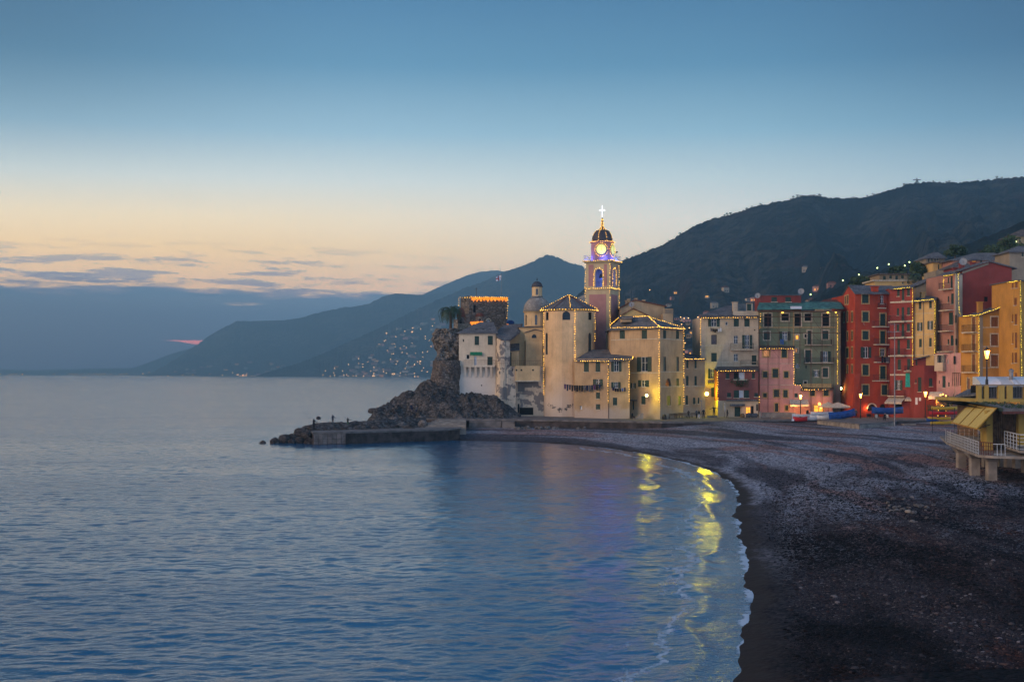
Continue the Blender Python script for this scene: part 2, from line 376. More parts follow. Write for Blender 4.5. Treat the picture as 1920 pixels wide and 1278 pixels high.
def beach_mat():
    m, nt, b = mat_base('dark_shingle', (.06,.055,.055), .85); n = NT(nt); d = n.attr('shore'); s = n.attr('along')
    cb = n.N.new('ShaderNodeCombineXYZ'); n.L.new(n.m('MULTIPLY', d, .16), cb.inputs[0]); n.L.new(n.m('MULTIPLY', s, .030), cb.inputs[1])
    band = n.noise(cb.outputs[0], 1.0, 4, .55, .6); cb2 = n.N.new('ShaderNodeVectorMath'); cb2.operation = 'ADD'; cb2.inputs[1].default_value = (5.3, 2.1, 0); n.L.new(cb.outputs[0], cb2.inputs[0])
    band2 = n.noise(cb2.outputs[0], 1.3, 5, .6, .8)
    v = n.N.new('ShaderNodeTexVoronoi'); n.L.new(n.pos(), v.inputs[0]); v.inputs['Scale'].default_value = 5.0
    sp = n.N.new('ShaderNodeSeparateColor'); n.L.new(v.outputs['Color'], sp.inputs[0])
    g = n.mix(n.ss(sp.outputs[0], .1, .95), (.05,.048,.052,1), (.22,.21,.22,1))
    g = n.mix(n.ss(sp.outputs[1], .93, .97), g, (.26,.24,.23,1))
    c = n.mix(n.ss(band, .44, .58), g, n.mix(1.0, g, (.28,.25,.26,1), 'MULTIPLY'))
    c = n.mix(n.m('MULTIPLY', n.m('MULTIPLY', n.ss(band2, .50, .61), .75), n.ss(d, 3.0, 8.0)), c, n.mix(1.0, g, (1.08,.60,.45,1), 'MULTIPLY'))
    near = n.ss(s, 185.0, 110.0)      # vignette shade painted into the shingle colour, darkening it towards the camera
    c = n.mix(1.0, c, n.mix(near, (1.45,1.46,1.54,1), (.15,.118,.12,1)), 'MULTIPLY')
    wetn = n.m('ADD', d, n.m('MULTIPLY', n.m('SUBTRACT', n.noise(n.pos(), .3, 4), .5), 3.0))
    wet = n.ss(wetn, 1.6, .3)
    c = n.mix(wet, c, (.030,.018,.013,1))
    n.L.new(c, b.inputs['Base Color']); n.L.new(n.m('SUBTRACT', .88, n.m('MULTIPLY', wet, .12)), b.inputs['Roughness'])
    h = n.m('MULTIPLY', n.m('SUBTRACT', 1.0, v.outputs['Distance']), n.m('SUBTRACT', 1.0, n.m('MULTIPLY', wet, .9)))
    n.bump(n.m('ADD', h, n.m('MULTIPLY', n.noise(n.pos(), 1.2, 5), 1.2)), .9, .09, b); return m
M['beach'] = beach_mat()
def hill_mat(name, c1, c2, sc_):
    m, nt, b = mat_base(name, c1, .95); n = NT(nt); p = n.pos()
    a = n.noise(p, .006*sc_, 6, .6, .4); f = n.noise(p, .05*sc_, 6, .7)
    v = n.N.new('ShaderNodeTexVoronoi'); n.L.new(p, v.inputs[0]); v.inputs['Scale'].default_value = .11*sc_
    c = n.mix(n.ss(a, .44, .58), c4(c1, .8), c4(c2, 1.5)); c = n.mix(n.ss(f, .42, .60), c, c4(c1, .3)); c = n.mix(n.ss(n.noise(p, .012*sc_, 5, .6), .60, .72), c, (.07,.035,.028,1))
    n.L.new(c, b.inputs['Base Color']); n.bump(n.m('ADD', n.m('SUBTRACT', 1.0, v.outputs['Distance']), n.m('MULTIPLY', f, 3.0)), 1.0, 16/sc_, b); return m
M['hill'] = hill_mat('wooded_mountain', (.018,.026,.022), (.060,.054,.040), 1.0)
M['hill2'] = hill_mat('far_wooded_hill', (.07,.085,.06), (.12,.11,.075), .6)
M['hillnear'] = hill_mat('near_wooded_slope', (.014,.02,.012), (.03,.028,.018), 2.5)
# ------------------------------------------------------------------ terrain, water
SHP = [(860,825),(900,826),(1000,828),(1100,835),(1200,848),(1280,865),(1330,880),(1370,900),(1392,930),(1385,980),(1400,1050),(1412,1120),(1395,1200),(1405,1278)]
SH = [(-22.0, 216.0), (-14.0, 209.0)] + [((x-CX)*H/(y-HY), H*F/(y-HY)) for x, y in SHP] + [(6.5, 36), (4, 24), (1, 10), (-3, -10), (-10, -60)]
# densify and let the water's edge wander in small cusps
pts = []
for (a, b), (c, d) in zip(SH, SH[1:]):
    L_ = math.hypot(c-a, d-b); k = max(1, int(L_/1.5))
    for i in range(k): pts.append((a+(c-a)*i/k, b+(d-b)*i/k))
SHL = np.array(pts+[SH[-1]])
for _ in range(3): SHL[1:-1] = (SHL[:-2]+2*SHL[1:-1]+SHL[2:])/4
seg = np.diff(SHL, axis=0); ln = np.hypot(seg[:,0], seg[:,1]); cum = np.concatenate([[0], np.cumsum(ln)])
def shore_xy(X, Y):
    """signed distance to the water line (inland positive) and the distance along it from the camera end"""
    n = X.size; X = X.ravel(); Y = Y.ravel(); best = np.full(n, 1e9); sg = np.ones(n); al = np.zeros(n)
    for i in range(len(seg)):
        ax, ay = SHL[i]; dx, dy = seg[i]
        t = np.clip(((X-ax)*dx+(Y-ay)*dy)/(ln[i]**2), 0, 1)
        qx = X-ax-t*dx; qy = Y-ay-t*dy; d = qx*qx+qy*qy; w = d < best
        best = np.where(w, d, best); cr = dx*qy-dy*qx
        sg = np.where(w, np.where(cr > 0, 1.0, -1.0), sg); al = np.where(w, cum[-1]-(cum[i]+t*ln[i]), al)
    return np.sqrt(best)*sg, al
def grid_mesh(name, X, Y, Z, mat, attrs=None, smooth_=True):
    ny, nx = X.shape; me = bpy.data.meshes.new(name)
    co = np.stack([X, Y, Z], -1).reshape(-1, 3)
    idx = np.arange(ny*nx).reshape(ny, nx)
    q = np.stack([idx[:-1,:-1], idx[:-1,1:], idx[1:,1:], idx[1:,:-1]], -1).reshape(-1, 4)
    me.vertices.add(len(co)); me.vertices.foreach_set('co', co.ravel()); me.loops.add(q.size); me.loops.foreach_set('vertex_index', q.ravel())
    me.polygons.add(len(q)); me.polygons.foreach_set('loop_start', np.arange(0, q.size, 4)); me.polygons.foreach_set('loop_total', np.full(len(q), 4))
    if smooth_: me.polygons.foreach_set('use_smooth', np.ones(len(q), bool))
    me.update(calc_edges=True); me.materials.append(mat)
    for k, v in (attrs or {}).items():
        a = me.attributes.new(k, 'FLOAT', 'POINT'); a.data.foreach_set('value', v.ravel().astype(np.float32))
    o = bpy.data.objects.new(name, me); COL.objects.link(o); return o
def vnoise(X, Y, s, seed=0, oct_=4):
    """value noise on arrays"""
    r = np.random.default_rng(seed); T = r.random((256, 256)); out = np.zeros(X.shape); amp = 1.0; tot = 0
    for o in range(oct_):
        x = X*s*2**o+17.3*o; y = Y*s*2**o+5.1*o; xi = np.floor(x).astype(int); yi = np.floor(y).astype(int); fx = x-xi; fy = y-yi
        fx = fx*fx*(3-2*fx); fy = fy*fy*(3-2*fy); g = lambda a, b: T[a % 256, b % 256]
        out += amp*((g(xi,yi)*(1-fx)+g(xi+1,yi)*fx)*(1-fy)+(g(xi,yi+1)*(1-fx)+g(xi+1,yi+1)*fx)*fy); tot += amp; amp *= .5
    return out/tot-.5
def beach_z(d, al, X, Y):
    k = np.where(al > 0, .80+.20*smooth(100, 180, al), 1.0)
    z = np.where(d < 0, d*.10, np.where(d < 12, .10*d, 1.2+.027*(d-12)))
    z = np.where(d > 0, z*k, z)
    z = np.minimum(z+.85*np.exp(-((X-37)**2+(Y-215)**2)/90.0), 2.66)
    w = smooth(0.5, 5, d)*smooth(90, 40, d)
    z = z+vnoise(X, Y, .09, 3)*1.0*w*smooth(230, 150, Y)+vnoise(X, Y, .6, 4)*.14*w
    z = z+(vnoise(al, al*.3, .22, 8, 3)*.16+vnoise(X, Y, .5, 9, 3)*.05)*smooth(-2.5, 0, d)*smooth(5, 1, d)
    return z
nx_, ny_ = 460, 560
tt = np.linspace(-.13, .62, nx_); DD = 22*(262/22)**np.linspace(0, 1, ny_)
TX, DY = np.meshgrid(tt, DD); BX = TX*DY
bd, ba = shore_xy(BX, DY); bd = bd.reshape(BX.shape); ba = ba.reshape(BX.shape)
BZ = beach_z(bd, ba, BX, DY)
BZ = np.where(bd < -14, -1.4, BZ); BZ = BZ*smooth(-24, -12, BX)-1.4*smooth(-12, -24, BX)
tag(grid_mesh('beach', BX, DY, BZ, M['beach'], {'shore': bd, 'along': ba}), kind='structure')

# sea: one sheet to the horizon, finer near the shore
tw = np.concatenate([np.linspace(-3, -.44, 16)[:-1], np.linspace(-.44, .30, 480), np.linspace(.30, 3, 16)[1:]]); gs = lambda a, b_, n: a*(b_/a)**(np.arange(n)/n); DW = np.concatenate([gs(12, 38, 20), gs(38, 250, 1100), gs(250, 1200, 150), gs(1200, 10700, 80), [10700]])
WT, WD = np.meshgrid(tw, DW); WX = WT*WD
near = WD[:, :] < 260
wd = np.full(WX.shape, -60.0)
msk = near & (WX > -60) & (WX < 40)
a1, _ = shore_xy(WX[msk], WD[msk]); wd[msk] = a1; wd[WX < -16] = -60
wd = -wd                     # positive offshore
amp = smooth(600, 60, WD)
WZ = vnoise(WX*.8, WD, .30, 21, 3)*.10*amp+vnoise(WX*.62+WD*.12, WD, 1.25, 22, 2)*.105*smooth(330, 200, WD)+vnoise(WX*.7-WD*.2, WD, 3.2, 24, 1)*.034*smooth(150, 80, WD)
sw = np.sin(wd*.95+vnoise(WX, WD, .10, 23)*7)
WZ = WZ*smooth(0, 5, wd)+.10*np.maximum(sw, 0)**3*smooth(0.5, 2.5, wd)*smooth(16, 5, wd)*smooth(215, 150, WD)
WZ = np.where(wd < 0, -.02, WZ)
fz = smooth(212, 150, WD)
tag(grid_mesh('sea', WX, WD, WZ, M['water'], {'shore': wd, 'foamzone': fz}), kind='structure')

def hill(name, sil, D0, D1, z0=-4.0, nx=260, ny=70, prof=1.0, amp=1.2, tree=1.0, mat='hill', seed=1, back=True):
    """a ridge: sil gives its skyline, D0 and D1 the distances of its foot and its ridge"""
    sx = np.array([s[0] for s in sil], float); sy = np.array([s[1] for s in sil], float)
    px = np.linspace(sx[0], sx[-1], nx); t = np.linspace(0, 1, ny)
    d0 = np.interp(px, *zip(*D0)) if isinstance(D0, list) else np.full(nx, float(D0))
    d1 = np.interp(px, *zip(*D1)) if isinstance(D1, list) else np.full(nx, float(D1))
    zr = H-(np.interp(px, sx, sy)-HY)*d1/F
    r = np.random.default_rng(seed); zr = zr+(np.convolve(r.random(nx)-.5, [.25,.5,.25], 'same'))*tree*d1/F*3.2
    PX, T = np.meshgrid(px, t); D = d0+(d1-d0)*T; X = (PX-CX)*D/F
    Z = z0+(zr-z0)*T**prof
    rel = (zr-z0)
    gul = 1-np.abs(vnoise(PX+T*190, T*120-PX*.3, .0075, seed+31, 5))*4; Z = Z+(gul-.7)*rel*.13*amp*np.sin(np.pi*T)**.7
    Z = Z+vnoise(X, D, 2.2/np.mean(d1), seed+5, 5)*rel*.55*amp*np.sin(np.pi*T)**.8+vnoise(X, D, 14.0/np.mean(d1), seed+9, 4)*rel*.10*amp*np.sin(np.pi*T)
    lim = H+(zr-H)*D/d1*.985; Z = np.where(T < 1, np.minimum(Z, lim), Z)
    if back:
        for k, q in ((1.12, .72), (1.35, .1)):
            PX = np.vstack([PX, px]); D = np.vstack([D, d1*k]); X = np.vstack([X, (px-CX)*d1*k/F]); Z = np.vstack([Z, zr*q-5])
    o = grid_mesh(name, X, D, Z, M[mat]); tag(o, kind='structure')
    def at(pxq, tq):
        i = np.clip((pxq-px[0])/(px[-1]-px[0])*(nx-1), 0, nx-1); i = int(round(i)); j = int(round(tq*(ny-1)))
        return Vector((X[j,i], D[j,i], Z[j,i]))
    return at
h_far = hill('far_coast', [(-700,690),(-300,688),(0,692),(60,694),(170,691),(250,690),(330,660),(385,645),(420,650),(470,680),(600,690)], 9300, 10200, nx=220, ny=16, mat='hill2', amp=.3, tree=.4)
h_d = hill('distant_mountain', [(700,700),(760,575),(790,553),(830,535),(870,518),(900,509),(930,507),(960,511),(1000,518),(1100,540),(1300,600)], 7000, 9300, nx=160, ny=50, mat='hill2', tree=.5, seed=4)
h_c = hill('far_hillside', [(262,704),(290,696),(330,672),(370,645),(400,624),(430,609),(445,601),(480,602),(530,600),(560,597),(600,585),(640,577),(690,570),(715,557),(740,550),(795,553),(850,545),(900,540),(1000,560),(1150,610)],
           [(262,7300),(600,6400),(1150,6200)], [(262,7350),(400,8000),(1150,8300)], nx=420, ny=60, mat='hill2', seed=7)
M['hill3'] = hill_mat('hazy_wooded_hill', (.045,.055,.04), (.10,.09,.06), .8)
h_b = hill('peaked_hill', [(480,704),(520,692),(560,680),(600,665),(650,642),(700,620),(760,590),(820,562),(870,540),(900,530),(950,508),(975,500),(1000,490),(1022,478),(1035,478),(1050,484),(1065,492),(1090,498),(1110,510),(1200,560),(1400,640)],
           [(480,5100),(820,4700),(1400,4300)], [(480,5150),(700,5900),(1400,5900)], nx=800, ny=100, mat='hill3', seed=11)
h_a = hill('wooded_mountain', [(930,702),(1000,640),(1050,585),(1100,535),(1150,497),(1170,487),(1200,476),(1250,455),(1300,424),(1335,410),(1370,402),(1420,386),(1460,378),(1480,373),(1510,366),(1530,366),(1555,371),(1600,371),(1620,370),(1660,359),(1700,345),(1740,341),(1790,343),(1820,340),(1860,336),(1920,331),(2050,320),(2300,310),(2700,330)],
           [(930,1500),(1200,1050),(1500,700),(2700,700)], [(930,1750),(1170,1850),(2700,1600)], nx=1100, ny=150, mat='hill', seed=14, z0=0, tree=1.5)
h_n = hill('near_slope', [(1240,705),(1300,680),(1380,640),(1450,600),(1500,572),(1560,545),(1600,527),(1660,505),(1700,492),(1760,478),(1820,455),(1880,430),(1920,415),(2050,380),(2300,350),(2700,330)],
           420, [(1240,650),(1700,750),(2700,700)], nx=340, ny=60, mat='hillnear', seed=19, z0=3, tree=1.6)
# the rising ground the town stands on
h_t = hill('town_hill', [(1290,706),(1420,690),(1560,640),(1640,560),(1700,545),(1760,520),(1820,500),(1880,478),(1920,462),(2100,420),(2400,400)],
           258, [(1290,300),(1700,330),(2400,330)], nx=160, ny=30, mat='hillnear', seed=23, z0=2.5, tree=1.2, amp=.4)

hz = MB().abox(-11000, 11000, -300, 10900, -6, 800)
hm = bpy.data.materials.new('air_haze'); hm.use_nodes = True; hn = hm.node_tree; hn.nodes.remove(hn.nodes['Principled BSDF'])
pv = hn.nodes.new('ShaderNodeVolumePrincipled'); pv.inputs['Color'].default_value = (.48,.84,1.0,1); pv.inputs['Density'].default_value = HAZE; pv.inputs['Anisotropy'].default_value = .3
hn.links.new(pv.outputs[0], hn.nodes['Material Output'].inputs['Volume']); hm.cycles.homogeneous_volume = True
hzo = hz.build('haze', hm); tag(hzo, kind='stuff')

# ------------------------------------------------------------------ far houses and lights
def small_house(i, at, w, d, h, mats, label, group, turn):
    r = thing('house', label, 'house', at-Vector((0,0,h*.15)), group)
    c, s = math.cos(turn), math.sin(turn); u = Vector((c,s,0))*w/2; v = Vector((-s,c,0))*d/2; o = ORG[r]
    MB().box(o+Vector((0,0,h/2)), u, v, (0,0,h/2)).build('wall', mats[0], r)
    b = MB(); A = [o+a*u*1.08+q*v*1.08+Vector((0,0,h+.02)) for a, q in ((-1,-1),(1,-1),(1,1),(-1,1))]; e1 = o-u*.5+Vector((0,0,h*1.35)); e2 = o+u*.5+Vector((0,0,h*1.35))
    b.add(A+[e1,e2], [(0,1,5,4),(1,2,5),(2,3,4,5),(3,0,4),(3,2,1,0)]); b.build('roof', mats[1], r)
    b = MB()
    for k in range(max(2, int(w/4))):
        for q in range(max(1, int(h/3.3))):
            uu = (-.8+1.6*(k+.5)/max(2, int(w/4))); b.box(o+u*uu-v*1.01+Vector((0,0,1.9+3.2*q)), u.normalized()*.5, v.normalized()*.05, (0,0,.75))
    tag(b.build('window', M['darkin'] if i % 4 else M['lit'], r), kind='stuff')
HW = [M['villa'], M['pink'], M['cream'], M['salmon'], M['white']]
def town(at, n, pxr, tr, label, group, size=(9, 16), bias=None, seed=0):
    r = random.Random(seed)
    for i in range(n):
        px = r.uniform(*pxr); t = r.uniform(*tr)
        if bias: px, t = bias(r)
        p = at(px, t); w = r.uniform(*size)
        small_house(i, p, w, w*.7, r.choice((.5,.62,.8))*min(w, 13), (r.choice(HW), M['redtile'] if r.random() < .5 else M['slate']), label, group, r.uniform(-.5, .5))
def hb_bias(r):
    t = r.random()**1.3; px = r.gauss(735+t*40, 58); return max(520, min(1000, px)), .04+.80*t*min(1, max(.1, (px-520)/200))
town(h_b, 80, (540, 830), (.03, .6), 'tiny pale house among trees on the hazy hillside left of the castle rock', 'houses on the far lit hillside', (14, 27), hb_bias, 3)
town(h_c, 34, (330, 700), (.03, .35), 'tiny hazy house on the blue hillside beyond the open sea', 'houses on the hazy blue hillside', (17, 30), None, 5)
town(h_a, 34, (1180, 1560), (.10, .62), 'tiny pale house on the wooded mountain behind the rooftops', 'houses on the wooded mountain', (4, 8), None, 8)
town(h_a, 15, (1268, 1330), (.05, .42), 'tiny pale house on the lower mountain in the gap between church and cream block', 'houses low on the mountain in the gap', (4, 7), None, 9)
def lights(at, spots, r_, mat, label, group, sc_=1.0):
    me = None
    for px, t in spots:
        p = at(px, t)+Vector((0, 0, 4*sc_))
        d = p.y
        if me is None:
            b = MB().octa((0,0,0), 1.0); o = b.build('far_lamp', mat); me = o.data
        else:
            o = bpy.data.objects.new('far_lamp', me); COL.objects.link(o)
        o.location = p; o.scale = (r_*d/F,)*3; tag(o, label, 'lamp', group)
M['farlamp'] = emit('far_lamp_glow', (1.0,.50,.16), 6, False); M['farlampg'] = emit('greenish_far_lamp_glow', (.8,1.0,.35), 5, False)
r = random.Random(11)
lights(h_b, [hb_bias(r) for _ in range(120)], .75, M['farlamp'], 'tiny warm light among houses on the hazy hillside left of the castle rock', 'lights on the far lit hillside')
lights(h_c, [(r.gauss(458, 12), r.uniform(.01, .06)) for _ in range(14)]+[(r.uniform(310, 700), r.uniform(.01, .12)) for _ in range(26)], .8, M['farlamp'], 'tiny warm light at the foot of the blue hillside beyond the sea', 'lights at the foot of the blue hillside')
lights(h_far, [(x+r.uniform(-3,3), .12+r.uniform(0,.1)) for x in (3,18,22,30,38,42,46,103,128,136,142,150,156,162,172,178,186,190,197,205,210,228,232,238,270,275,278,300)], .95, M['farlamp'], 'tiny orange light on the far low coast under the cloud bank', 'lights on the far coast')
lights(h_a, [(1205,.52),(1228,.5),(1219,.6)]+[(r.uniform(1270,1330), r.uniform(.05,.4)) for _ in range(14)], .9, M['farlamp'], 'tiny warm light on the mountain behind the church houses', 'lights on the mountain')
def spot_on(at, px, py):
    best = min((abs(HY-(q.z+4-H)*F/q.y-py), t) for t in np.linspace(0.02, .98, 60) for q in [at(px, t)]); return px, best[1]
lights(h_n, [spot_on(h_n, *q) for q in ((1463,547),(1522,529),(1579,515),(1609,507),(1643,500),(1668,496),(1687,500),(1695,499),(1707,490),(1733,484))], 1.5, M['farlampg'],
       'greenish street light along the dark slope above the red towers', 'lamps along the hill road')
tag(MB().octa((0,0,0), 1).build('far_lamp', M['farlampg']), 'greenish lamp below the topmost hill house at the right edge', 'lamp').location = P(1899, 453, 318)

# masts on the distant ridge, iron cross on the mountain top, hill-top trees
for k, (px, hpx) in enumerate(((894,9),(898,6),(902,12),(908,6),(918,9),(923,8),(933,6),(939,16),(947,5))):
    p = h_d(px, 1.0); b = MB().bar(p-Vector((0,0,5)), p+Vector((0,0,hpx*9300/F)), 2.2, 3, .8)
    tag(b.build('radio_mast', M['steel'], org=p), 'thin radio mast on the distant ridge behind the castle flag', 'mast', 'radio masts on the ridge')
p = h_a(1719, 1.0); b = MB().bar(p-Vector((0,0,3)), p+Vector((0,0,7)), .7).bar(p+Vector((-5.5,0,4.5)), p+Vector((5.5,0,4.5)), .8).bar(p+Vector((-4,0,-2)), p+Vector((0,0,4)), .5).bar(p+Vector((4,0,-2)), p+Vector((0,0,4)), .5)
tag(b.build('summit_cross', M['iron'], org=p), 'small dark cross standing on the bare mountain ridge at the right', 'cross')

def crown(b, c, rx, rz, n, s, rnd):
    for _ in range(n):
        d = Vector((rnd.gauss(0,1), rnd.gauss(0,1), rnd.gauss(0,1))).normalized()*(rnd.random()**.4)
        p = Vector(c)+Vector((d.x*rx, d.y*rx, d.z*rz)); q = [p+Vector((rnd.uniform(-s,s), rnd.uniform(-s,s), rnd.uniform(-s,s))) for _ in range(4)]
        b.poly(q[:3]); b.poly([q[0], q[2], q[3]])
def tree(px, py, D, rx, rz, label, n=260, s=.5, mat='leaf', trunk=3.0, group=None, name='tree', seed=0):
    c = P(px, py, D); rnd = random.Random(seed+int(px)); base = c-Vector((0,0,rz+trunk))
    r_ = thing(name, label, 'tree', base, group)
    b = MB().bar(base-Vector((0,0,1)), c, .28, 6, .12)
    for k in range(5):
        t = rnd.uniform(0, 6.28); b.bar(c-Vector((0,0,rz*.8)), c+Vector((math.cos(t)*rx*.6, math.sin(t)*rx*.6, rnd.uniform(-.2,.5)*rz)), .1, 4, .04)
    b.build('trunk', M['trunk'], r_)
    b = MB()
    for k in range(7):
        t = rnd.uniform(0, 6.28); q = rnd.random()**.5*.6
        crown(b, c+Vector((math.cos(t)*rx*q, math.sin(t)*rx*q, rnd.uniform(-.4,.5)*rz)), rx*.5, rz*.5, n//7, s, rnd)
    b.build('crown', M[mat], r_)
def palm(px, py, D, R, hgt, label, n=26, seed=0, name='palm_tree'):
    c = P(px, py, D); rnd = random.Random(seed); base = c-Vector((0,0,hgt)); r_ = thing(name, label, 'palm', base)
    b = MB(); prof = [(.34,0),(.26,hgt*.3),(.24,hgt*.8),(.34,hgt*.97),(.12,hgt)]
    b.lathe(base, prof, 10); b.build('trunk', M['trunk'], r_)
    for k in range(n):
        a = 2*math.pi*k/n*2.4+rnd.uniform(-.2,.2); up = rnd.uniform(.05, 1.15); L_ = R*rnd.uniform(.85, 1.1); m_ = MB(); pr = None
        hd = Vector((math.cos(a), math.sin(a), 0)); p = c.copy(); el_ = up; side = Vector((-math.sin(a), math.cos(a), 0))
        for j in range(9):
            q = p+(hd*math.cos(el_)+Vector((0,0,math.sin(el_))))*L_/9; el_ -= .26+.1*up
            m_.bar(p, q, .03, 3)
            w = .55*math.sin(math.pi*(j+1.2)/10.5)*R/2.6
            for sgn in (-1, 1):
                for f_ in (0, .5):
                    o_ = p.lerp(q, f_); tip = o_+side*sgn*w+(q-p)*.7-Vector((0,0,w*.35)); m_.poly([o_, o_+(q-p)*.28, tip])
            p = q
        m_.build('frond', M['palm'], r_)

rnd = random.Random(77)
for k in range(34):
    px = rnd.choice((rnd.uniform(1170, 1560), rnd.uniform(1560, 1915))); q = h_a(px, 1.0); r_ = rnd.uniform(1.0, 2.3); root = thing('tree', 'small dark tree standing on the skyline of the wooded mountain', 'tree', q-Vector((0,0,1)), 'trees along the mountain skyline')
    b = MB(); crown(b, q+Vector((0,0,r_*.8)), r_, r_*.7, 60, r_*.28, rnd); b.build('crown', M['leaf'], root); MB().bar(q-Vector((0,0,1)), q+Vector((0,0,r_)), .25).build('trunk', M['trunk'], root)
# ------------------------------------------------------------------ building kit
class Face:
    """one upright wall from plan point A to B (left to right as seen), outward to the sea side"""
    def __init__(s, A, B, z0, z1):
        s.A = Vector(A).to_2d(); s.B = Vector(B).to_2d(); s.L = (s.B-s.A).length; s.u = (s.B-s.A)/s.L; s.n = Vector((s.u.y, -s.u.x)); s.z0 = z0; s.z1 = z1
        s.u3 = Vector((s.u.x, s.u.y, 0)); s.n3 = Vector((s.n.x, s.n.y, 0))
    def uz(s, px, py):
        k = (px-CX)/F; den = s.n.x*k+s.n.y; D = (s.n.x*s.A.x+s.n.y*s.A.y)/den
        return (Vector((k*D, D))-s.A).dot(s.u), Zy(py, D)
    def p(s, u, z, d=0.0):
        q = s.A+s.u*u+s.n*d; return Vector((q.x, q.y, z))
    def rect(s, c, x0, y0, x1, y1):
        u0, _ = s.uz(*c(x0, y0)); u1, _ = s.uz(*c(x1, y0)); xm = (x0+x1)/2
        _, za = s.uz(*c(xm, y0)); _, zb = s.uz(*c(xm, y1)); return min(u0,u1), zb, max(u0,u1), za
    def box(s, b, u0, u1, z0, z1, d0, d1):
        c = s.p((u0+u1)/2, (z0+z1)/2, (d0+d1)/2); return b.box(c, s.u3*(u1-u0)/2, s.n3*(d1-d0)/2, (0,0,(z1-z0)/2))
REV = .22
def wall_holes(b, f, holes, arches=()):
    us = sorted({0.0, f.L}|{h[i] for h in holes for i in (0,2)}); zs = sorted({f.z0, f.z1}|{h[i] for h in holes for i in (1,3)})
    for za, zb in zip(zs, zs[1:]):
        st = None
        for i, (ua, ub) in enumerate(zip(us, us[1:])):
            um, zm = (ua+ub)/2, (za+zb)/2; hole = any(h[0] < um < h[2] and h[1] < zm < h[3] for h in holes)
            if not hole and st is None: st = ua
            if st is not None and (hole or i == len(us)-2):
                e = ua if hole else ub
                b.poly([f.p(st, za), f.p(e, za), f.p(e, zb), f.p(st, zb)]); st = None
    for h in holes:
        u0, z0, u1, z1 = h
        for (a, c), (d, e) in (((u0,z0),(u1,z0)), ((u1,z0),(u1,z1)), ((u1,z1),(u0,z1)), ((u0,z1),(u0,z0))):
            b.poly([f.p(a, c), f.p(a, c, -REV), f.p(d, e, -REV), f.p(d, e)])
        if h in arches:     # fill above the springing so the head is round
            uc, r = (u0+u1)/2, (u1-u0)/2; zc = z1-r; k = 8
            arc = [(uc-r*math.cos(math.pi*i/k), zc+r*math.sin(math.pi*i/k)) for i in range(k+1)]
            for sgn, rng_ in ((0, range(k//2)), (1, range(k//2, k))):
                cor = (u0, z1) if sgn == 0 else (u1, z1)
                for i in rng_:
                    b.poly([f.p(*cor), f.p(*arc[i]), f.p(*arc[i+1])]); (x1_, y1_), (x2_, y2_) = arc[i], arc[i+1]
                    b.poly([f.p(x1_, y1_), f.p(x1_, y1_, -REV), f.p(x2_, y2_, -REV), f.p(x2_, y2_)])
def shutter_leaf(f, u0, u1, z0, z1, d, mat, parent, swing=None):
    b = MB(); t = .07
    for a, c, e, g in ((u0,u0+t,z0,z1), (u1-t,u1,z0,z1), (u0+t,u1-t,z0,z0+t), (u0+t,u1-t,z1-t,z1), (u0+t,u1-t,(z0+z1)/2-t/2,(z0+z1)/2+t/2)): f.box(b, a, c, e, g, d, d+.05)
    n = max(3, int((z1-z0)/.22)); 
    for i in range(n):
        zc = z0+t+(z1-z0-2*t)*(i+.5)/n; hh = (z1-z0)/n*.42
        b.poly([f.p(u0+t, zc-hh, d+.04), f.p(u1-t, zc-hh, d+.04), f.p(u1-t, zc+hh, d+.012), f.p(u0+t, zc+hh, d+.012)])
    b.build('shutter', mat, parent)
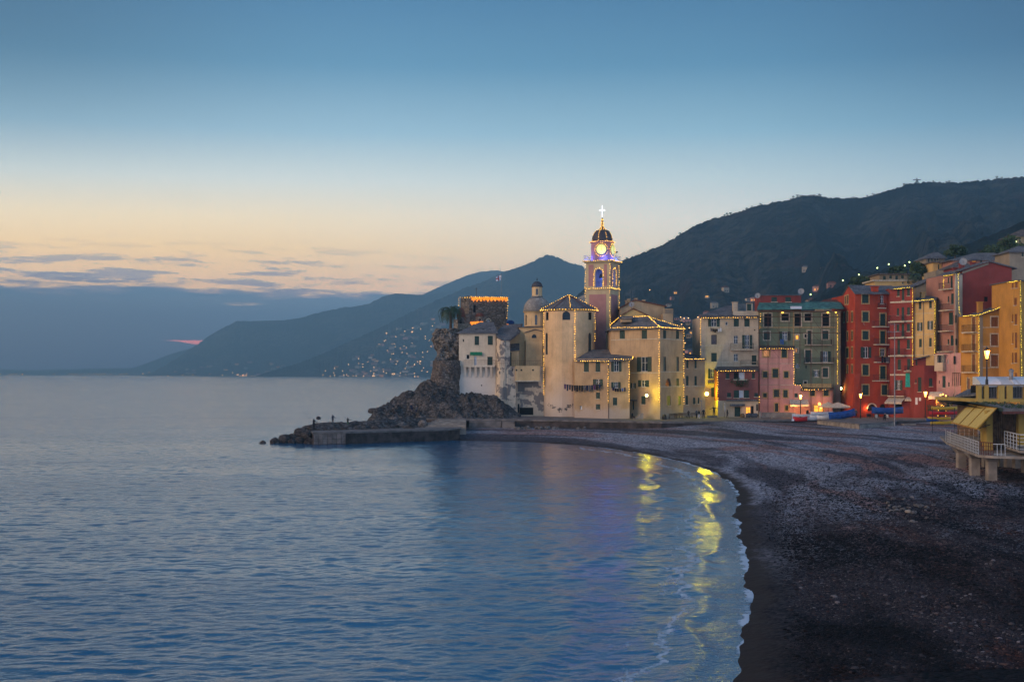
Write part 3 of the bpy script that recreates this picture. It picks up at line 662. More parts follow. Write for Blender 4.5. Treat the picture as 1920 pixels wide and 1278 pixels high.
def window(f, kind, R, parent, sh='shutter', trim=None):
    """kinds: s closed shutters, o open shutters with glass between, d dark opening, g white glazed window, l lit, i dim lit, f filled in, a arched, D door, w blank white"""
    u0, z0, u1, z1 = R; k = kind[0]; W = u1-u0
    if k == 'o': U0, U1 = u0+W*.27, u1-W*.27
    else: U0, U1 = u0, u1
    nm = 'door' if k == 'D' else 'window'; b = MB(); t = .06
    fm = M['wframe'] if k in 'og' or kind.endswith('w') else M['shutter'] if k in 'sD' else M['iron']
    for a, c, e, g in ((U0,U0+t,z0,z1), (U1-t,U1,z0,z1), (U0+t,U1-t,z0,z0+t), (U0+t,U1-t,z1-t,z1)): f.box(b, a, c, e, g, -REV, -REV+.08)
    if k in 'ogl' and W > .7:
        um = (U0+U1)/2; f.box(b, um-.04, um+.04, z0+t, z1-t, -REV, -REV+.075); zm = z0+(z1-z0)*.6; f.box(b, U0+t, um-.04, zm-.025, zm+.025, -REV, -REV+.07); f.box(b, um+.04, U1-t, zm-.025, zm+.025, -REV, -REV+.07)
    w = b.build(nm, fm, parent)
    b = MB(); f.box(b, U0, U1, z0, z1, -REV-.06, -REV-.01)
    pm = {'l': 'lit', 'i': 'litdim', 'f': 'greyfill', 'b': 'blind', 'w': 'boatwhite', 'a': 'glass', 'd': 'darkin', 'D': sh}.get(k, 'glass')
    b.build('pane' if k in 'osglida' else 'panel', M[pm], w)
    if k in 's':
        um = (U0+U1)/2; shutter_leaf(f, U0+.01, um-.01, z0+.02, z1-.02, -.10, M[sh], w); shutter_leaf(f, um+.01, U1-.01, z0+.02, z1-.02, -.10, M[sh], w)
    if k == 'o':
        shutter_leaf(f, u0, U0-.02, z0, z1, .02, M[sh], w); shutter_leaf(f, U1+.02, u1, z0, z1, .02, M[sh], w)
    if k in 'sgol' and not trim:
        b = MB(); f.box(b, U0-.1, U1+.1, z0-.10, z0-.005, .003, .14); b.build('sill', M['trim'], w)
    if trim:
        b = MB(); q = .20; d = .05
        for a, c, e, g in ((U0-q,U0-.003,z0-q,z1+q), (U1+.003,U1+q,z0-q,z1+q), (U0-.003,U1+.003,z1+.003,z1+q), (U0-.003,U1+.003,z0-q,z0-.003)): f.box(b, a, c, e, g, .003, d)
        b.build('surround', M[trim], w)
def balcony(f, R, parent, depth=.9, mat='iron', slabm='trim', n=None):
    """R covers rail top to slab bottom"""
    u0, z0, u1, z1 = R; b = MB(); f.box(b, u0, u1, z0, z0+.16, .004, depth); s = b.build('balcony', M[slabm], parent)
    b = MB(); r = .02
    ring = [f.p(u0+.05, z1, .02), f.p(u0+.05, z1, depth-.05), f.p(u1-.05, z1, depth-.05), f.p(u1-.05, z1, .02)]
    b.path(ring, .03)
    m = max(3, int((u1-u0)/.22))
    for i in range(m+1):
        u = u0+.05+(u1-u0-.1)*i/m; b.bar(f.p(u, z0+.16, depth-.05), f.p(u, z1, depth-.05), r)
    for u in (u0+.05, u1-.05):
        for j in range(1, 4): b.bar(f.p(u, z0+.16, depth*j/4), f.p(u, z1, depth*j/4), r)
    b.build('railing', M[mat], s)
class Bld:
    """building: corners are (px, D) left to right along the visible walls; py_top measured at the given corner"""
    def __init__(s, name, label, cat, corners, zb, zt, mat, depth=8.0, group=None, plan=None, back=None, parent=None):
        s.c = [Vector(p) for p in plan] if plan else [XY(*c) for c in corners]; s.zb, s.zt = zb, zt
        s.mat = M[mat]
        a = s.c[0]; s.root = parent or thing(name, label, cat, (a.x, a.y, zb), group)
        s.f = [Face(p, q, zb, zt) for p, q in zip(s.c, s.c[1:])]; s.h = [[] for _ in s.f]; s.ar = [[] for _ in s.f]; s.q = []; s.extra = MB()
        s.back = [Vector(p) for p in back] if back else [s.c[-1]+Vector((s.c[-1].x*.0, depth)), s.c[0]+Vector((0, depth))]
    def win(s, i, c, specs, sh='shutter', trim=None):
        f = s.f[i]
        for sp in specs:
            kind, x0, y0, x1, y1 = sp[:5]; R = f.rect(c, x0, y0, x1, y1)
            R = (max(R[0], .05), max(R[1], s.zb+.02), min(R[2], f.L-.05), min(R[3], s.zt-.05))
            if R[2]-R[0] < .15 or R[3]-R[1] < .15: continue
            W = R[2]-R[0]; hole = (R[0]+W*.27, R[1], R[2]-W*.27, R[3]) if kind[0] == 'o' else R
            if any(not (hole[2] <= h[0] or hole[0] >= h[2] or hole[3] <= h[1] or hole[1] >= h[3]) for h in s.h[i]): continue
            s.h[i].append(hole)
            if kind[0] == 'a' or 'A' in kind: s.ar[i].append(hole)
            tr = trim if ('+' in kind or (trim and '-' not in kind)) else None
            if '+' in kind and not trim: tr = 'trim'
            s.q.append((f, kind, R, sh if 'B' not in kind else 'brown', tr))
        return s
    def balc(s, i, c, rects, **k):
        for r in rects: balcony(s.f[i], s.f[i].rect(c, *r), s.root, **k)
        return s
    def course(s, i, c, ys, x=None, t=.22, mat='trim', d=.05):
        f = s.f[i]
        for y in ys:
            _, z = f.uz(*c(x if x is not None else 0, y)) if x is not None else f.uz((CX+(f.A.x+f.B.x)/2*F/((f.A.y+f.B.y)/2)), c(0, y)[1])
            b = MB(); f.box(b, 0, f.L, z-t/2, z+t/2, .004, d); b.build('string_course', M[mat], s.root)
        return s
    def done(s):
        b = MB()
        for f, h, a in zip(s.f, s.h, s.ar): wall_holes(b, f, h, a)
        pl = [s.c[-1]]+s.back+[s.c[0]]
        for p, q in zip(pl, pl[1:]): b.poly([(p.x,p.y,s.zb), (q.x,q.y,s.zb), (q.x,q.y,s.zt), (p.x,p.y,s.zt)])
        b.poly([(p.x,p.y,s.zt-.001) for p in s.c+s.back])
        b.v += [v for v in s.extra.v]; off = len(b.v)-len(s.extra.v); b.f += [tuple(i+off for i in f) for f in s.extra.f]; b.mi += s.extra.mi
        b.build('wall', s.mat, s.root)
        for f, k, R, sh, tr in s.q: window(f, k, R, s.root, sh, tr)
        s.q = []; return s
    def roof(s, polys, mat='slate', t=.25, name='roof'):
        for p in polys: MB().slab(p, t).build(name, M[mat], s.root)
        return s
    def eaves(s, over=.45, t=.18, mat='slate', h=0.0):
        """flat projecting eaves slab"""
        pl = s.c+s.back; cx = sum(p.x for p in pl)/len(pl); cyy = sum(p.y for p in pl)/len(pl); o = []
        for p in pl:
            d = Vector((p.x-cx, p.y-cyy)); o.append(p+d.normalized()*over*1.3)
        MB().prism(o, s.zt+h+.002, s.zt+h+t).build('eaves', M[mat], s.root); return o
    def hip(s, r0, r1, zr, over=.45, mat='slate'):
        """hip or pyramid roof over corners + back towards the ridge r0-r1 (plan points)"""
        pl = s.c+s.back; cx = sum(p.x for p in pl)/len(pl); cyy = sum(p.y for p in pl)/len(pl)
        o = [p+Vector((p.x-cx, p.y-cyy)).normalized()*over*1.3 for p in pl]; z = s.zt+.02
        R0, R1 = Vector((r0[0], r0[1], zr)), Vector((r1[0], r1[1], zr))
        n = len(o)
        for i in range(n):
            a, b_ = o[i], o[(i+1) % n]; m = (a+b_)/2
            d0 = lambda q: 0 if (Vector((q.x,q.y))-Vector((R0.x,R0.y))).length <= (Vector((q.x,q.y))-Vector((R1.x,R1.y))).length else 1
            A, B = Vector((a.x,a.y,z)), Vector((b_.x,b_.y,z)); ia, ib = d0(a), d0(b_); Q = (R0, R1)
            pts = [A, B, Q[ib]]+([Q[ia]] if ia != ib and (R0-R1).length > .1 else [])
            MB().slab(pts, .2).build('roof', M[mat], s.root)
        return o
def string(label, pts, sp=.42, mat='bulb', r=.072, group='strings of festive bulbs on the buildings'):
    root = thing('light_string', label, 'light string', pts[0], group)
    c = MB(); c.path(pts, .015, 3); c.build('cable', M['iron'], root)
    b = MB(); carry = 0.0
    for p, q in zip(pts, pts[1:]):
        p, q = Vector(p), Vector(q); L_ = (q-p).length; n = max(1, int(L_/sp))
        for i in range(n):
            w = p.lerp(q, (i+.5)/n); (random.random() > .04) and b.octa(w+Vector((random.uniform(-.05,.05),0,random.uniform(-.05,.05)-.05-.05*abs(math.sin(i*.35)))), r*random.choice((.7,.9,1,1.15)))
    tag(b.build('bulb', M[mat], root), kind='stuff')
def fpts(f, c, pts, d=.15):
    o = []
    for x, y in pts:
        u, z = f.uz(*c(x, y)); o.append(f.p(u, z, d))
    return o
def laundry(f, c, x0, x1, y, n, label, mats, drop=(.5, 1.1), d=.7, sag=.25):
    u0, z = f.uz(*c(x0, y)); u1, z1 = f.uz(*c(x1, y)); root = thing('clothesline', label, 'laundry', f.p((u0+u1)/2, z, d)); b = MB()
    pts = [f.p(u0+(u1-u0)*i/8, z+(z1-z)*i/8-sag*math.sin(math.pi*i/8), d) for i in range(9)]
    b.path(pts, .015, 3); b.bar(f.p(u0, z, .0), pts[0], .02); b.bar(f.p(u1, z1, .0), pts[-1], .02); b.build('line', M['iron'], root); rnd = random.Random(int(x0))
    for i in range(n):
        t = (i+.5)/n; w = (u1-u0)/n*rnd.uniform(.7,.95)/2; uc = u0+(u1-u0)*t; zc = z+(z1-z)*t-sag*math.sin(math.pi*t); h = rnd.uniform(*drop)
        g = MB(); g.add([f.p(uc-w, zc, d-.02), f.p(uc+w, zc, d-.02), f.p(uc+w*.9, zc-h, d+.05), f.p(uc-w*.85, zc-h*rnd.uniform(.85,1), d-.05),
                         f.p(uc-w, zc, d+.03), f.p(uc+w, zc, d+.03), f.p(uc+w*.9, zc-h, d+.1), f.p(uc-w*.85, zc-h, d)], [(0,1,2,3),(7,6,5,4),(0,4,5,1),(1,5,6,2),(2,6,7,3),(3,7,4,0)])
        g.build('garment', M[rnd.choice(mats)], root)
def awning(f, c, R, out, drop_to, n, label, mat='canvas', binding=None):
    """R top edge x0,y,x1 ; out metres ; drop_to y of the front edge"""
    x0, y, x1 = R; u0, z = f.uz(*c(x0, y)); u1, _ = f.uz(*c(x1, y)); _, z1 = f.uz(*c((x0+x1)/2, drop_to)); root = thing('awning', label, 'awning', f.p((u0+u1)/2, z, 0))
    for i in range(n):
        a, e = u0+(u1-u0)*i/n+.015, u0+(u1-u0)*(i+1)/n-.015
        MB().slab([f.p(a, z1, out), f.p(e, z1, out), f.p(e, z, .03), f.p(a, z, .03)], .04).build('awning_panel', M[mat], root)
    b = MB(); f.box(b, u0, u1, z1-.35, z1-.045, out-.03, out); b.build('valance', M[binding or mat], root)
    b = MB().bar(f.p(u0, z-.9, .03), f.p(u0, z1-.05, out-.06), .025).bar(f.p(u1, z-.9, .03), f.p(u1, z1-.05, out-.06), .025); b.build('arm', M['iron'], root)
def point(name, loc, col, power, r=.15, parent=None):
    l = bpy.data.lights.new(name, 'POINT'); l.energy = power; l.color = col; l.shadow_soft_size = r; o = bpy.data.objects.new(name, l); COL.objects.link(o)
    if parent: o.parent = parent; o.location = Vector(loc)-ORG[parent]
    else: o.location = loc
    return o
def dish(p, r, label, mast=1.0):
    p = Vector(p); root = thing('satellite_dish', label, 'satellite dish', p-Vector((0,0,mast)))
    MB().bar(p-Vector((0,0,mast)), p, .04).build('mast', M['iron'], root); n = 14
    ax = Vector((-.35,-1,.35)).normalized(); q = ax.to_track_quat('Z','Y'); vs = []; 
    for rr, h in ((0,0),(.6,.1),(1,.28)):
        for i in range(n): t = 2*math.pi*i/n; vs.append(p+q @ Vector((r*rr*math.cos(t), r*rr*math.sin(t), r*h)))
    vs += [v-ax*.05 for v in vs]; fs = []
    for o_ in (0, 3*n):
        for j in range(2): fs += [(o_+j*n+i, o_+j*n+(i+1) % n, o_+(j+1)*n+(i+1) % n, o_+(j+1)*n+i) for i in range(n)]
    fs += [(2*n+i, 2*n+(i+1) % n, 5*n+(i+1) % n, 5*n+i) for i in range(n)]
    MB().add(vs, fs).build('dish', M['dishwhite'], root); MB().bar(p+ax*r*.05-Vector((0,0,r*.5)), p+ax*r*.9, .03).build('arm', M['iron'], root)
def chimney(parent, x, y, z, w=.6, h=1.2, mat='tan'):
    b = MB().abox(x-w/2, x+w/2, y-w/2, y+w/2, z, z+h).abox(x-w*.65, x+w*.65, y-w*.65, y+w*.65, z+h+.002, z+h+.12); b.build('chimney', M[mat], parent)

ZB = 2.75
# ------------------------------------------------------------------ headland, quay, jetty
def rock_field(name, sil, D0, D1, z0, mat, nx=150, ny=60, prof=.8, rough=1.6, seed=3, back=6):
    sx = [s[0] for s in sil]; sy = [s[1] for s in sil]; px = np.linspace(sx[0], sx[-1], nx); t = np.linspace(0, 1, ny)
    d0 = np.interp(px, *zip(*D0)); d1 = np.interp(px, *zip(*D1)); zr = H-(np.interp(px, sx, sy)-HY)*d1/F
    PX, T = np.meshgrid(px, t); D = d0+(d1-d0)*T; X = (PX-CX)*D/F; Z = z0+(zr-z0)*T**prof
    w = np.sin(np.pi*np.clip(T, .02, .97))**.5; rel = np.clip(zr-z0, .5, 4)/2.2
    r1 = 1-2*np.abs(vnoise(X*.6+D*.8, D*.5-Z, .16, seed, 3)*1.6); r2 = 1-2*np.abs(vnoise(X+Z, D*1.5, .45, seed+1, 4)*1.6)
    Z = Z+((r1-.6)*.8+(r2-.6)*.7+(np.abs(((Z+.55*X+vnoise(X, D, .3, seed+8)*2)*.8) % 1.0-.5)-.25)*.45+vnoise(X, D, 1.6, seed+2, 3)*.5)*rough*w*rel
    D2 = D+vnoise(X, Z, .5, seed+4, 4)*1.6*w; X2 = X+vnoise(Z, X, .5, seed+6, 4)*1.2*w
    for k in range(1, 4):
        q = k/3; X2 = np.vstack([X2, X2[-1] if k == 1 else X2[-1]]); D2 = np.vstack([D2, d1+back*q]); Z = np.vstack([Z, zr*(1-q)-2*q])
    return tag(grid_mesh(name, X2, D2, Z, M[mat], smooth_=False), kind='structure')
rock_field('headland', [(684,792),(690,786),(694,781),(706,760),(721,754),(742,745),(760,736),(778,732),(786,723),(800,715),(809,714),(840,722),(862,738),(880,733),(905,738),(930,742),(950,758),(966,768),(978,776)],
           [(684,228),(760,228),(978,229)], [(684,232),(760,243),(862,247),(978,238)], 1.9, 'rock', seed=31)
rock_field('shore_rocks', [(560,803),(573,797),(590,794),(622,791),(650,791),(690,788),(720,785),(760,783),(800,784)], [(560,203),(800,215)], [(560,208),(700,214),(800,228)], .6, 'rock', nx=110, ny=34, rough=.8, seed=41, back=4)

def boulder(c, r, mat, label=None, group=None, seed=0, name='boulder', sq=(1,1,.75), sub=3):
    rnd = random.Random(seed); import bmesh
    bm = bmesh.new(); bmesh.ops.create_icosphere(bm, subdivisions=sub, radius=1.0); o_ = Vector((rnd.random()*50, rnd.random()*50, rnd.random()*50))
    pl = [(Vector((rnd.gauss(0,1), rnd.gauss(0,1), rnd.gauss(0,.8))).normalized(), rnd.uniform(.62,.92)) for _ in range(9)]
    for v in bm.verts:
        d = v.co.normalized(); k = 1+noise.fractal(d*1.6+o_, .9, 2.1, 4)*.14; p = d*k
        for n_, h in pl:
            e = p.dot(n_)-h
            if e > 0: p -= n_*e*.85
        v.co = Vector((p.x*sq[0], p.y*sq[1], p.z*sq[2]))*r
    me = bpy.data.meshes.new(name); bm.to_mesh(me); bm.free(); me.materials.append(M[mat]); ob = bpy.data.objects.new(name, me); COL.objects.link(ob); ob.location = c
    ob.rotation_euler = (rnd.uniform(-.3,.3), rnd.uniform(-.3,.3), rnd.uniform(0,6.28))
    if label: tag(ob, label, 'rock', group)
    return ob
# tip of the breakwater: (crop x, crop y of centre, radius in crop px, D)
for k, (x, y, r_, D, lab) in enumerate([(62,762,30,198,'low dark rock awash, outermost left of the breakwater tip'), (183,745,48,198,'pointed triangular dark rock, second from the left tip'),
    (275,725,55,198.5,'tall blocky dark rock, third from the left tip of the breakwater'), (345,705,45,199.5,'narrow dark rock leaning behind the tall blocky one'), (415,675,70,200.5,'biggest smooth rock on top of the breakwater tip'),
    (410,745,50,198,'dark rock at the waterline under the biggest tip rock'), (480,700,60,198.5,'rounded rock right of the biggest tip rock'), (500,750,45,197,'small dark rock at the waterline left of the pale boulder'),
    (520,672,50,200,'flat rock just left of the jetty end, under the first fisherman'), (570,740,50,196,'pale round boulder leaning on the jetty end wall'), (660,735,60,196.2,'second round boulder against the jetty wall'),
    (760,755,42,196.5,'low rubble rock at the foot of the pale jetty stones'), (340,755,38,197.2,'low rock awash between two tip rocks')]):
    px, py = cI(x, y); boulder(P(px, py, D), r_/5.053*D/F*1.12, 'boulder', lab, 'breakwater tip rocks', 100+k, sq=(1,.9,.85))
for k, (x, y, r_, D, lab) in enumerate([(1330,560,60,222,'large pale round boulder by the end of the quay steps'), (1122,572,28,219,'small pale oval boulder on the dark shore rocks'), (1035,622,32,213,'small brown boulder behind the jetty'),
    (1140,625,52,213,'pale flat boulder lying behind the jetty'), (1380,600,48,216,'brownish boulder in front of the large pale round one'), (1580,580,48,217,'pale slanting slab boulder leaning on the quay steps'), (1075,595,34,215,'grey boulder between the pale ones behind the jetty'),
    (1285,530,28,224,'small boulder left of the large pale round one')]):
    px, py = cI(x, y); boulder(P(px, py, D), r_/5.053*D/F*1.1, 'boulder2', lab, 'pale boulders behind the jetty', 140+k, sq=(1,.9,.8))
for k, (px, py, r_, D, lab) in enumerate([(700,770,1.1,238,'dark rock in the sea off the headland'), (597,783.5,.55,226,'tiny rock awash behind the first fisherman'), (585,801,.8,206,'low dark rock beside the first fisherman')]):
    boulder(P(px, py, D), r_, 'boulder', lab, None, 170+k, sq=(1.3,.8,.45))
rnd = random.Random(5)
for k in range(46):
    x = rnd.uniform(560, 1480); y = rnd.uniform(585, 650)-(x-560)*.02; D = 204+(650-y)*.22
    px, py = cI(x, y); boulder(P(px, py, D)-Vector((0,0,.2)), rnd.uniform(.5,1.1), 'boulder', 'dark jumbled rock of the bank between jetty and shore', 'jumbled rocks behind the jetty', 200+k, sq=(1.1,.9,.7), sub=2)
rnd = random.Random(6)
for k in range(30):
    x = rnd.choice((rnd.gauss(760, 70), rnd.uniform(560, 1250))); px, py = cJ(x, rnd.uniform(488, 508)); D = 219+rnd.uniform(-1.5,1)
    boulder(P(px, py, D), rnd.uniform(.25,.6), 'boulder2', 'pale rubble rock heaped at the foot of the dark quay wall', 'rubble at the foot of the quay wall', 260+k, sub=2)

def pz(px, D): return XY(px, D)
# jetty
J = [pz(587,194.8), pz(650,196.0), pz(840,206.0), pz(862,209), pz(862,218), pz(800,213.5), pz(700,206), pz(585,200.5)]
jt = thing('jetty', 'low dark concrete jetty running out from the quay into the sea', 'jetty', (J[0].x, J[0].y, 0))
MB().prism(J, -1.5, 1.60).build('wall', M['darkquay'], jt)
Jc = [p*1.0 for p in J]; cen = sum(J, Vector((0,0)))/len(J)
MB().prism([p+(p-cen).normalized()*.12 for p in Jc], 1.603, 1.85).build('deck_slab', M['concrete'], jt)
b = MB(); a, e = pz(588,194.6), pz(648,195.8); u = (e-a)/7
for k in range(7):
    p = a+u*k; q = a+u*(k+1); n_ = Vector((u.y,-u.x)).normalized()
    for j in range(2):
        o = MB(); o.prism([p+u*.04+n_*.1, q-u*.04+n_*(.1+.05*(k % 2)), q-u*.04-n_*.3, p+u*.04-n_*.3], .05+.78*j, .78+.78*j); o.build('stone_block', M['concrete'], jt)
# stepped ledges between quay and jetty
st = thing('quay_steps', 'weathered concrete steps stepping down from the quay to the jetty', 'steps', (*pz(800,214), 1.8))
for k in range(5):
    MB().prism([pz(797+6*k,214.5+1.5*k), pz(874,213.6+1.9*k), pz(874,232), pz(797+6*k,232)], -1, 1.9+.2*k).build('step', M['concrete2'], st)
# quay / promenade
Q = [(797,230),(874,226),(1000,224),(1120,219),(1240,213.5),(1310,214.5),(1374,217),(1440,222),(1560,226),(1700,222),(1760,214),(1830,196),(1990,196),(1990,262),(797,262)]
Qp = [pz(*q) for q in Q]
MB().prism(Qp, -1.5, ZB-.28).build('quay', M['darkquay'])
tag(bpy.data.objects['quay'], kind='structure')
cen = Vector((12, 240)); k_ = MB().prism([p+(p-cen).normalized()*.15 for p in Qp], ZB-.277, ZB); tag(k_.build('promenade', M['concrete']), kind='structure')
for (x0, y0, x1, y1, D, lab) in ((190,412,480,500,223.2,'stained concrete block built against the quay wall near the steps'), (485,415,600,505,221.5,'square concrete buttress of the quay wall beside the first block')):
    A_, B_ = cJ(x0, y0), cJ(x1, y1); p, q = pz(A_[0], D), pz(B_[0], D-.6)
    tag(MB().prism([p, q, q+Vector((0,4)), p+Vector((0,4))], 0, ZB-.29).build('quay_block', M['concrete']), lab, 'block')

# ------------------------------------------------------------------ cliff and castle
def rock_column(name, rows, right, D, dep, mat, seed, cat=None, label=None, amp=1.0, n=120):
    vs = []; fs = []; rr = []
    ys = np.linspace(rows[0][0], rows[-1][0], 90)
    for y in ys:
        l = np.interp(y, [r[0] for r in rows], [r[1] for r in rows]); z = Zy(y, D); xl = (l-CX)*D/F; xr = (right-CX)*D/F; cx, hw = (xl+xr)/2, (xr-xl)/2
        for i in range(n):
            a = 2*math.pi*i/n; sx_ = math.copysign(abs(math.cos(a))**.7, math.cos(a)); sy_ = math.copysign(abs(math.sin(a))**.7, math.sin(a))
            tq = Vector((cx+hw*sx_, dep*sy_, z)); tl = (tq.z+.45*tq.x)*1.1
            k = 1+amp*(.035*(abs((tl+noise.noise(tq*.4)*1.5) % 1.0-.5)*2-.5)+noise.fractal(tq*1.4, .8, 2.2, 3)*.035+noise.fractal(Vector((cx+hw*sx_, dep*sy_, z*1.2))*.33+Vector((seed,0,0)), .8, 2.1, 5)*.22-abs(noise.noise(Vector((cx+hw*sx_, dep*sy_, z*.7))*.5+Vector((0,seed,0))))*.20)
            vs.append((cx+hw*sx_*k, D+2+dep*sy_*k, z+amp*noise.noise(Vector((i*.2, y*.1, seed)))*.3+.0))
    m = len(ys)
    fs = [(j*n+i, (j+1)*n+i, (j+1)*n+(i+1) % n, j*n+(i+1) % n) for j in range(m-1) for i in range(n)]+[tuple(range(n))]
    o = MB().add(vs, fs).build(name, M[mat], org=(0,0,0)); return tag(o, label, cat) if cat else tag(o, kind='structure')
rock_column('cliff', [(617,817),(623,812.8),(636,809.5),(644,813),(652,815),(662,818),(670,817),(680,814),(700,815),(745,815)], 872, 249, 6.5, 'cliff', 3.3)
rock_column('retaining_wall', [(676,811),(690,811),(700,809),(712,806),(722,804),(748,803)], 868, 246, 6.2, 'rubble', 8.1, 'wall', 'dark rubble stone retaining wall bulging under the castle cliff', amp=.25)

ca = Bld('castle', 'square grey stone castle keep hung with orange icicle lights', 'castle', [(863.7,267),(879.6,261),(951.5,262.5)], 12, Zy(558,261), 'castle', depth=7)
ca.win(1, cR, [('d',195,512,228,605), ('a',368,700,424,752), ('d',600,590,618,630)]); ca.win(0, cR, [('d',38,445,55,470), ('d',82,430,95,460), ('d',90,520,100,548)])
ca.done()
f = ca.f[1]; b = MB(); f.box(b, -.15, f.L+.15, ca.zt-1.45, ca.zt-1.2, .004, .22); b.build('string_course', M['castle'], ca.root)
b = MB(); f.box(b, -.1, f.L+.1, ca.zt+.003, ca.zt+.22, -.6, .12); b.build('coping', M['castle2'], ca.root)
R = f.rect(cR, 362, 690, 430, 752); b = MB(); uc, r_ = (R[0]+R[2])/2, (R[2]-R[0])/2
for i in range(8):
    a0, a1 = math.pi*i/8, math.pi*(i+1)/8; zc = R[3]-r_
    b.add([f.p(uc-math.cos(a)*q, zc+math.sin(a)*q, d) for a in (a0, a1) for q in (r_*.85, r_*1.1) for d in (.004, .1)], [(0,1,3,2),(4,6,7,5),(0,4,5,1),(2,3,7,6),(1,5,7,3)])
b.build('arch_surround', M['trim'], ca.root)
for k in range(5):
    u = .2+ca.f[0].L*(k+.2)/5; b = MB(); ca.f[0].box(b, u, u+.22, ca.zt+.003, ca.zt+.42, -.5, .05); b.build('merlon', M['castle2'], ca.root)
def icicles(label, f, c, x0, x1, y, drop, group='icicle light curtains on the castle'):
    u0, z = f.uz(*c(x0, y)); u1, _ = f.uz(*c(x1, y)); root = thing('icicle_lights', label, 'light string', f.p(u0, z, .3), group); rnd = random.Random(int(x0))
    MB().path([f.p(u0, z, .3), f.p(u1, z, .3)], .03, 3).build('cable', M['iron'], root); b = MB(); n = int((u1-u0)/.10)
    for i in range(n):
        u = u0+(u1-u0)*(i+.5)/n; L_ = drop*(.35+.65*abs(math.sin(i*.42+rnd.uniform(-.3,.3))))*rnd.uniform(.75,1); m = int(L_/.13)
        for j in range(m):
            if rnd.random() < .85: b.octa(f.p(u+rnd.uniform(-.03,.03), z-.13*(j+.5), .3+rnd.uniform(-.05,.05)), .062)
    tag(b.build('bulb', M['icicle'], root), kind='stuff')
icicles('orange icicle lights hanging along the top of the castle keep', f, cR, 165, 650, 408, 1.0)
f2 = Face(XY(881,254.5), XY(907,254), 14, 22); icicles('orange icicle lights on the terrace below the small turret', f2, cR, 155, 330, 728, 1.0)
f3 = Face(XY(949,256), XY(964,256), 14, 22); icicles('short orange icicle lights right of the slate roof below the keep', f3, cR, 640, 735, 762, .5)
MB().prism([XY(881,254.8), XY(966,256.3), XY(966,262), XY(881,260)], 12, Zy(612,255)).build('terrace_wall', M['castle2'], ca.root)
def turret(px, ytop, ydome, ybot, D, rpx, label, domem, bodym):
    c = XY(px, D); r_ = rpx*D/F; z0, z1, z2 = Zy(ybot, D), Zy(ydome, D), Zy(ytop, D); root = thing('turret', label, 'turret', (c.x, c.y, z0))
    MB().lathe((c.x,c.y,0), [(r_,z0),(r_,z1)], 20).build('wall', M[bodym], root)
    h = z2-z1; MB().lathe((c.x,c.y,0), [(r_*1.1,z1+.003),(r_*1.08,z1+.12)]+[(r_*1.02*math.cos(a), z1+.12+(h-.12)*math.sin(a)) for a in np.linspace(0, 1.5, 8)], 20).build('dome', M[domem], root, smooth_=False)
    b = MB(); f = Face((c.x-r_*.35, c.y-r_*.96), (c.x+r_*.35, c.y-r_*.96), z0, z1); f.box(b, .1, f.L-.1, z0+.3, z1-.4, -.05, .03); b.build('opening', M['darkin'], root)
turret(864.5, 576.5, 594, 622, 254, 7.6, 'round lookout turret with a red-brown dome beside the palm tree', 'redtile', 'castle')
turret(899.7, 586, 593.5, 605, 255, 8.2, 'small pale turret with a reddish dome in front of the castle keep', 'redtile', 'castle2')
MB_ = MB().prism([XY(850.5,252), XY(858,251.5), XY(858,256), XY(850.5,256)], 8, Zy(599,252)).prism([XY(858.01,252), XY(884,253.4), XY(884,258), XY(858.01,258)], 10, Zy(607,253)).prism([XY(872.5,255.4), XY(881,255.4), XY(881,259), XY(872.5,259)], 10, Zy(588,255))
tag(MB_.build('castle_wall', M['castle2']), 'ruined pale stone wall between palm tree and castle keep', 'wall')
p = P(940, 554, 264); fp = thing('flagpole', 'thin pole on the castle keep flying a white flag with a red cross', 'flagpole', p-Vector((0,0,1)))
MB().bar(p-Vector((0,0,1)), P(940, 512, 264), .05).build('pole', M['steel'], fp)
b = MB(); W_, H_ = 1.25, 1.0; o = P(939.6, 515.5, 264)
def flagpt(u, v): return o+Vector((-u*W_*.85, .18*math.sin(u*5+v), -v*H_-u*.35))
def cloth(b, u0, u1, v0, v1, off):
    n = 5
    for i in range(n):
        for s_ in (-off, off):
            a, c_ = u0+(u1-u0)*i/n, u0+(u1-u0)*(i+1)/n; y_ = Vector((0,s_,0)); b.poly([flagpt(a,v0)+y_, flagpt(c_,v0)+y_, flagpt(c_,v1)+y_, flagpt(a,v1)+y_])
cloth(b, 0, 1, 0, 1, .01); fl = b.build('flag', M['cloth_white'], fp)
b = MB(); cloth(b, 0, 1, .4, .6, .02); cloth(b, .42, .58, 0, 1, .025); b.build('red_cross', M['cloth_red'], fl)
p = P(893, 556, 264); tag(MB().bar(p, p-Vector((0,0,.5)), .1).bar(p, P(893, 539, 264), .05).bar(P(893,542,264)-Vector((.3,0,0)), P(893,542,264)+Vector((.3,0,0)), .03).build('weather_mast', M['rust'], org=p), 'thin rusty mast on the left end of the castle keep', 'mast')
boulder(P(957, 604, 255), .8, 'bluecover', None, None, 1, name='tarpaulin', sq=(1.3,.7,.7)); tag(bpy.data.objects['tarpaulin'], 'crumpled blue tarpaulin at the foot of the castle keep', 'tarpaulin')
string('bulbs up the left corner of the castle keep and along its top', fpts(ca.f[1], cR, [(2,608),(2,405),(160,405)], .2)+[ca.f[1].p(2.3, ca.zt+.1, .2)])
string('bulbs down the right corner of the castle keep', [ca.f[1].p(0.2, ca.zt+.28, .2), ca.f[1].p(ca.f[1].L, ca.zt+.28, .2)]+fpts(ca.f[1], cR, [(652,420),(650,500),(640,690)], .25))
palm(845, 582, 253, 3.9, 4.2, 'dark spreading palm tree on top of the castle cliff', 34, 4)

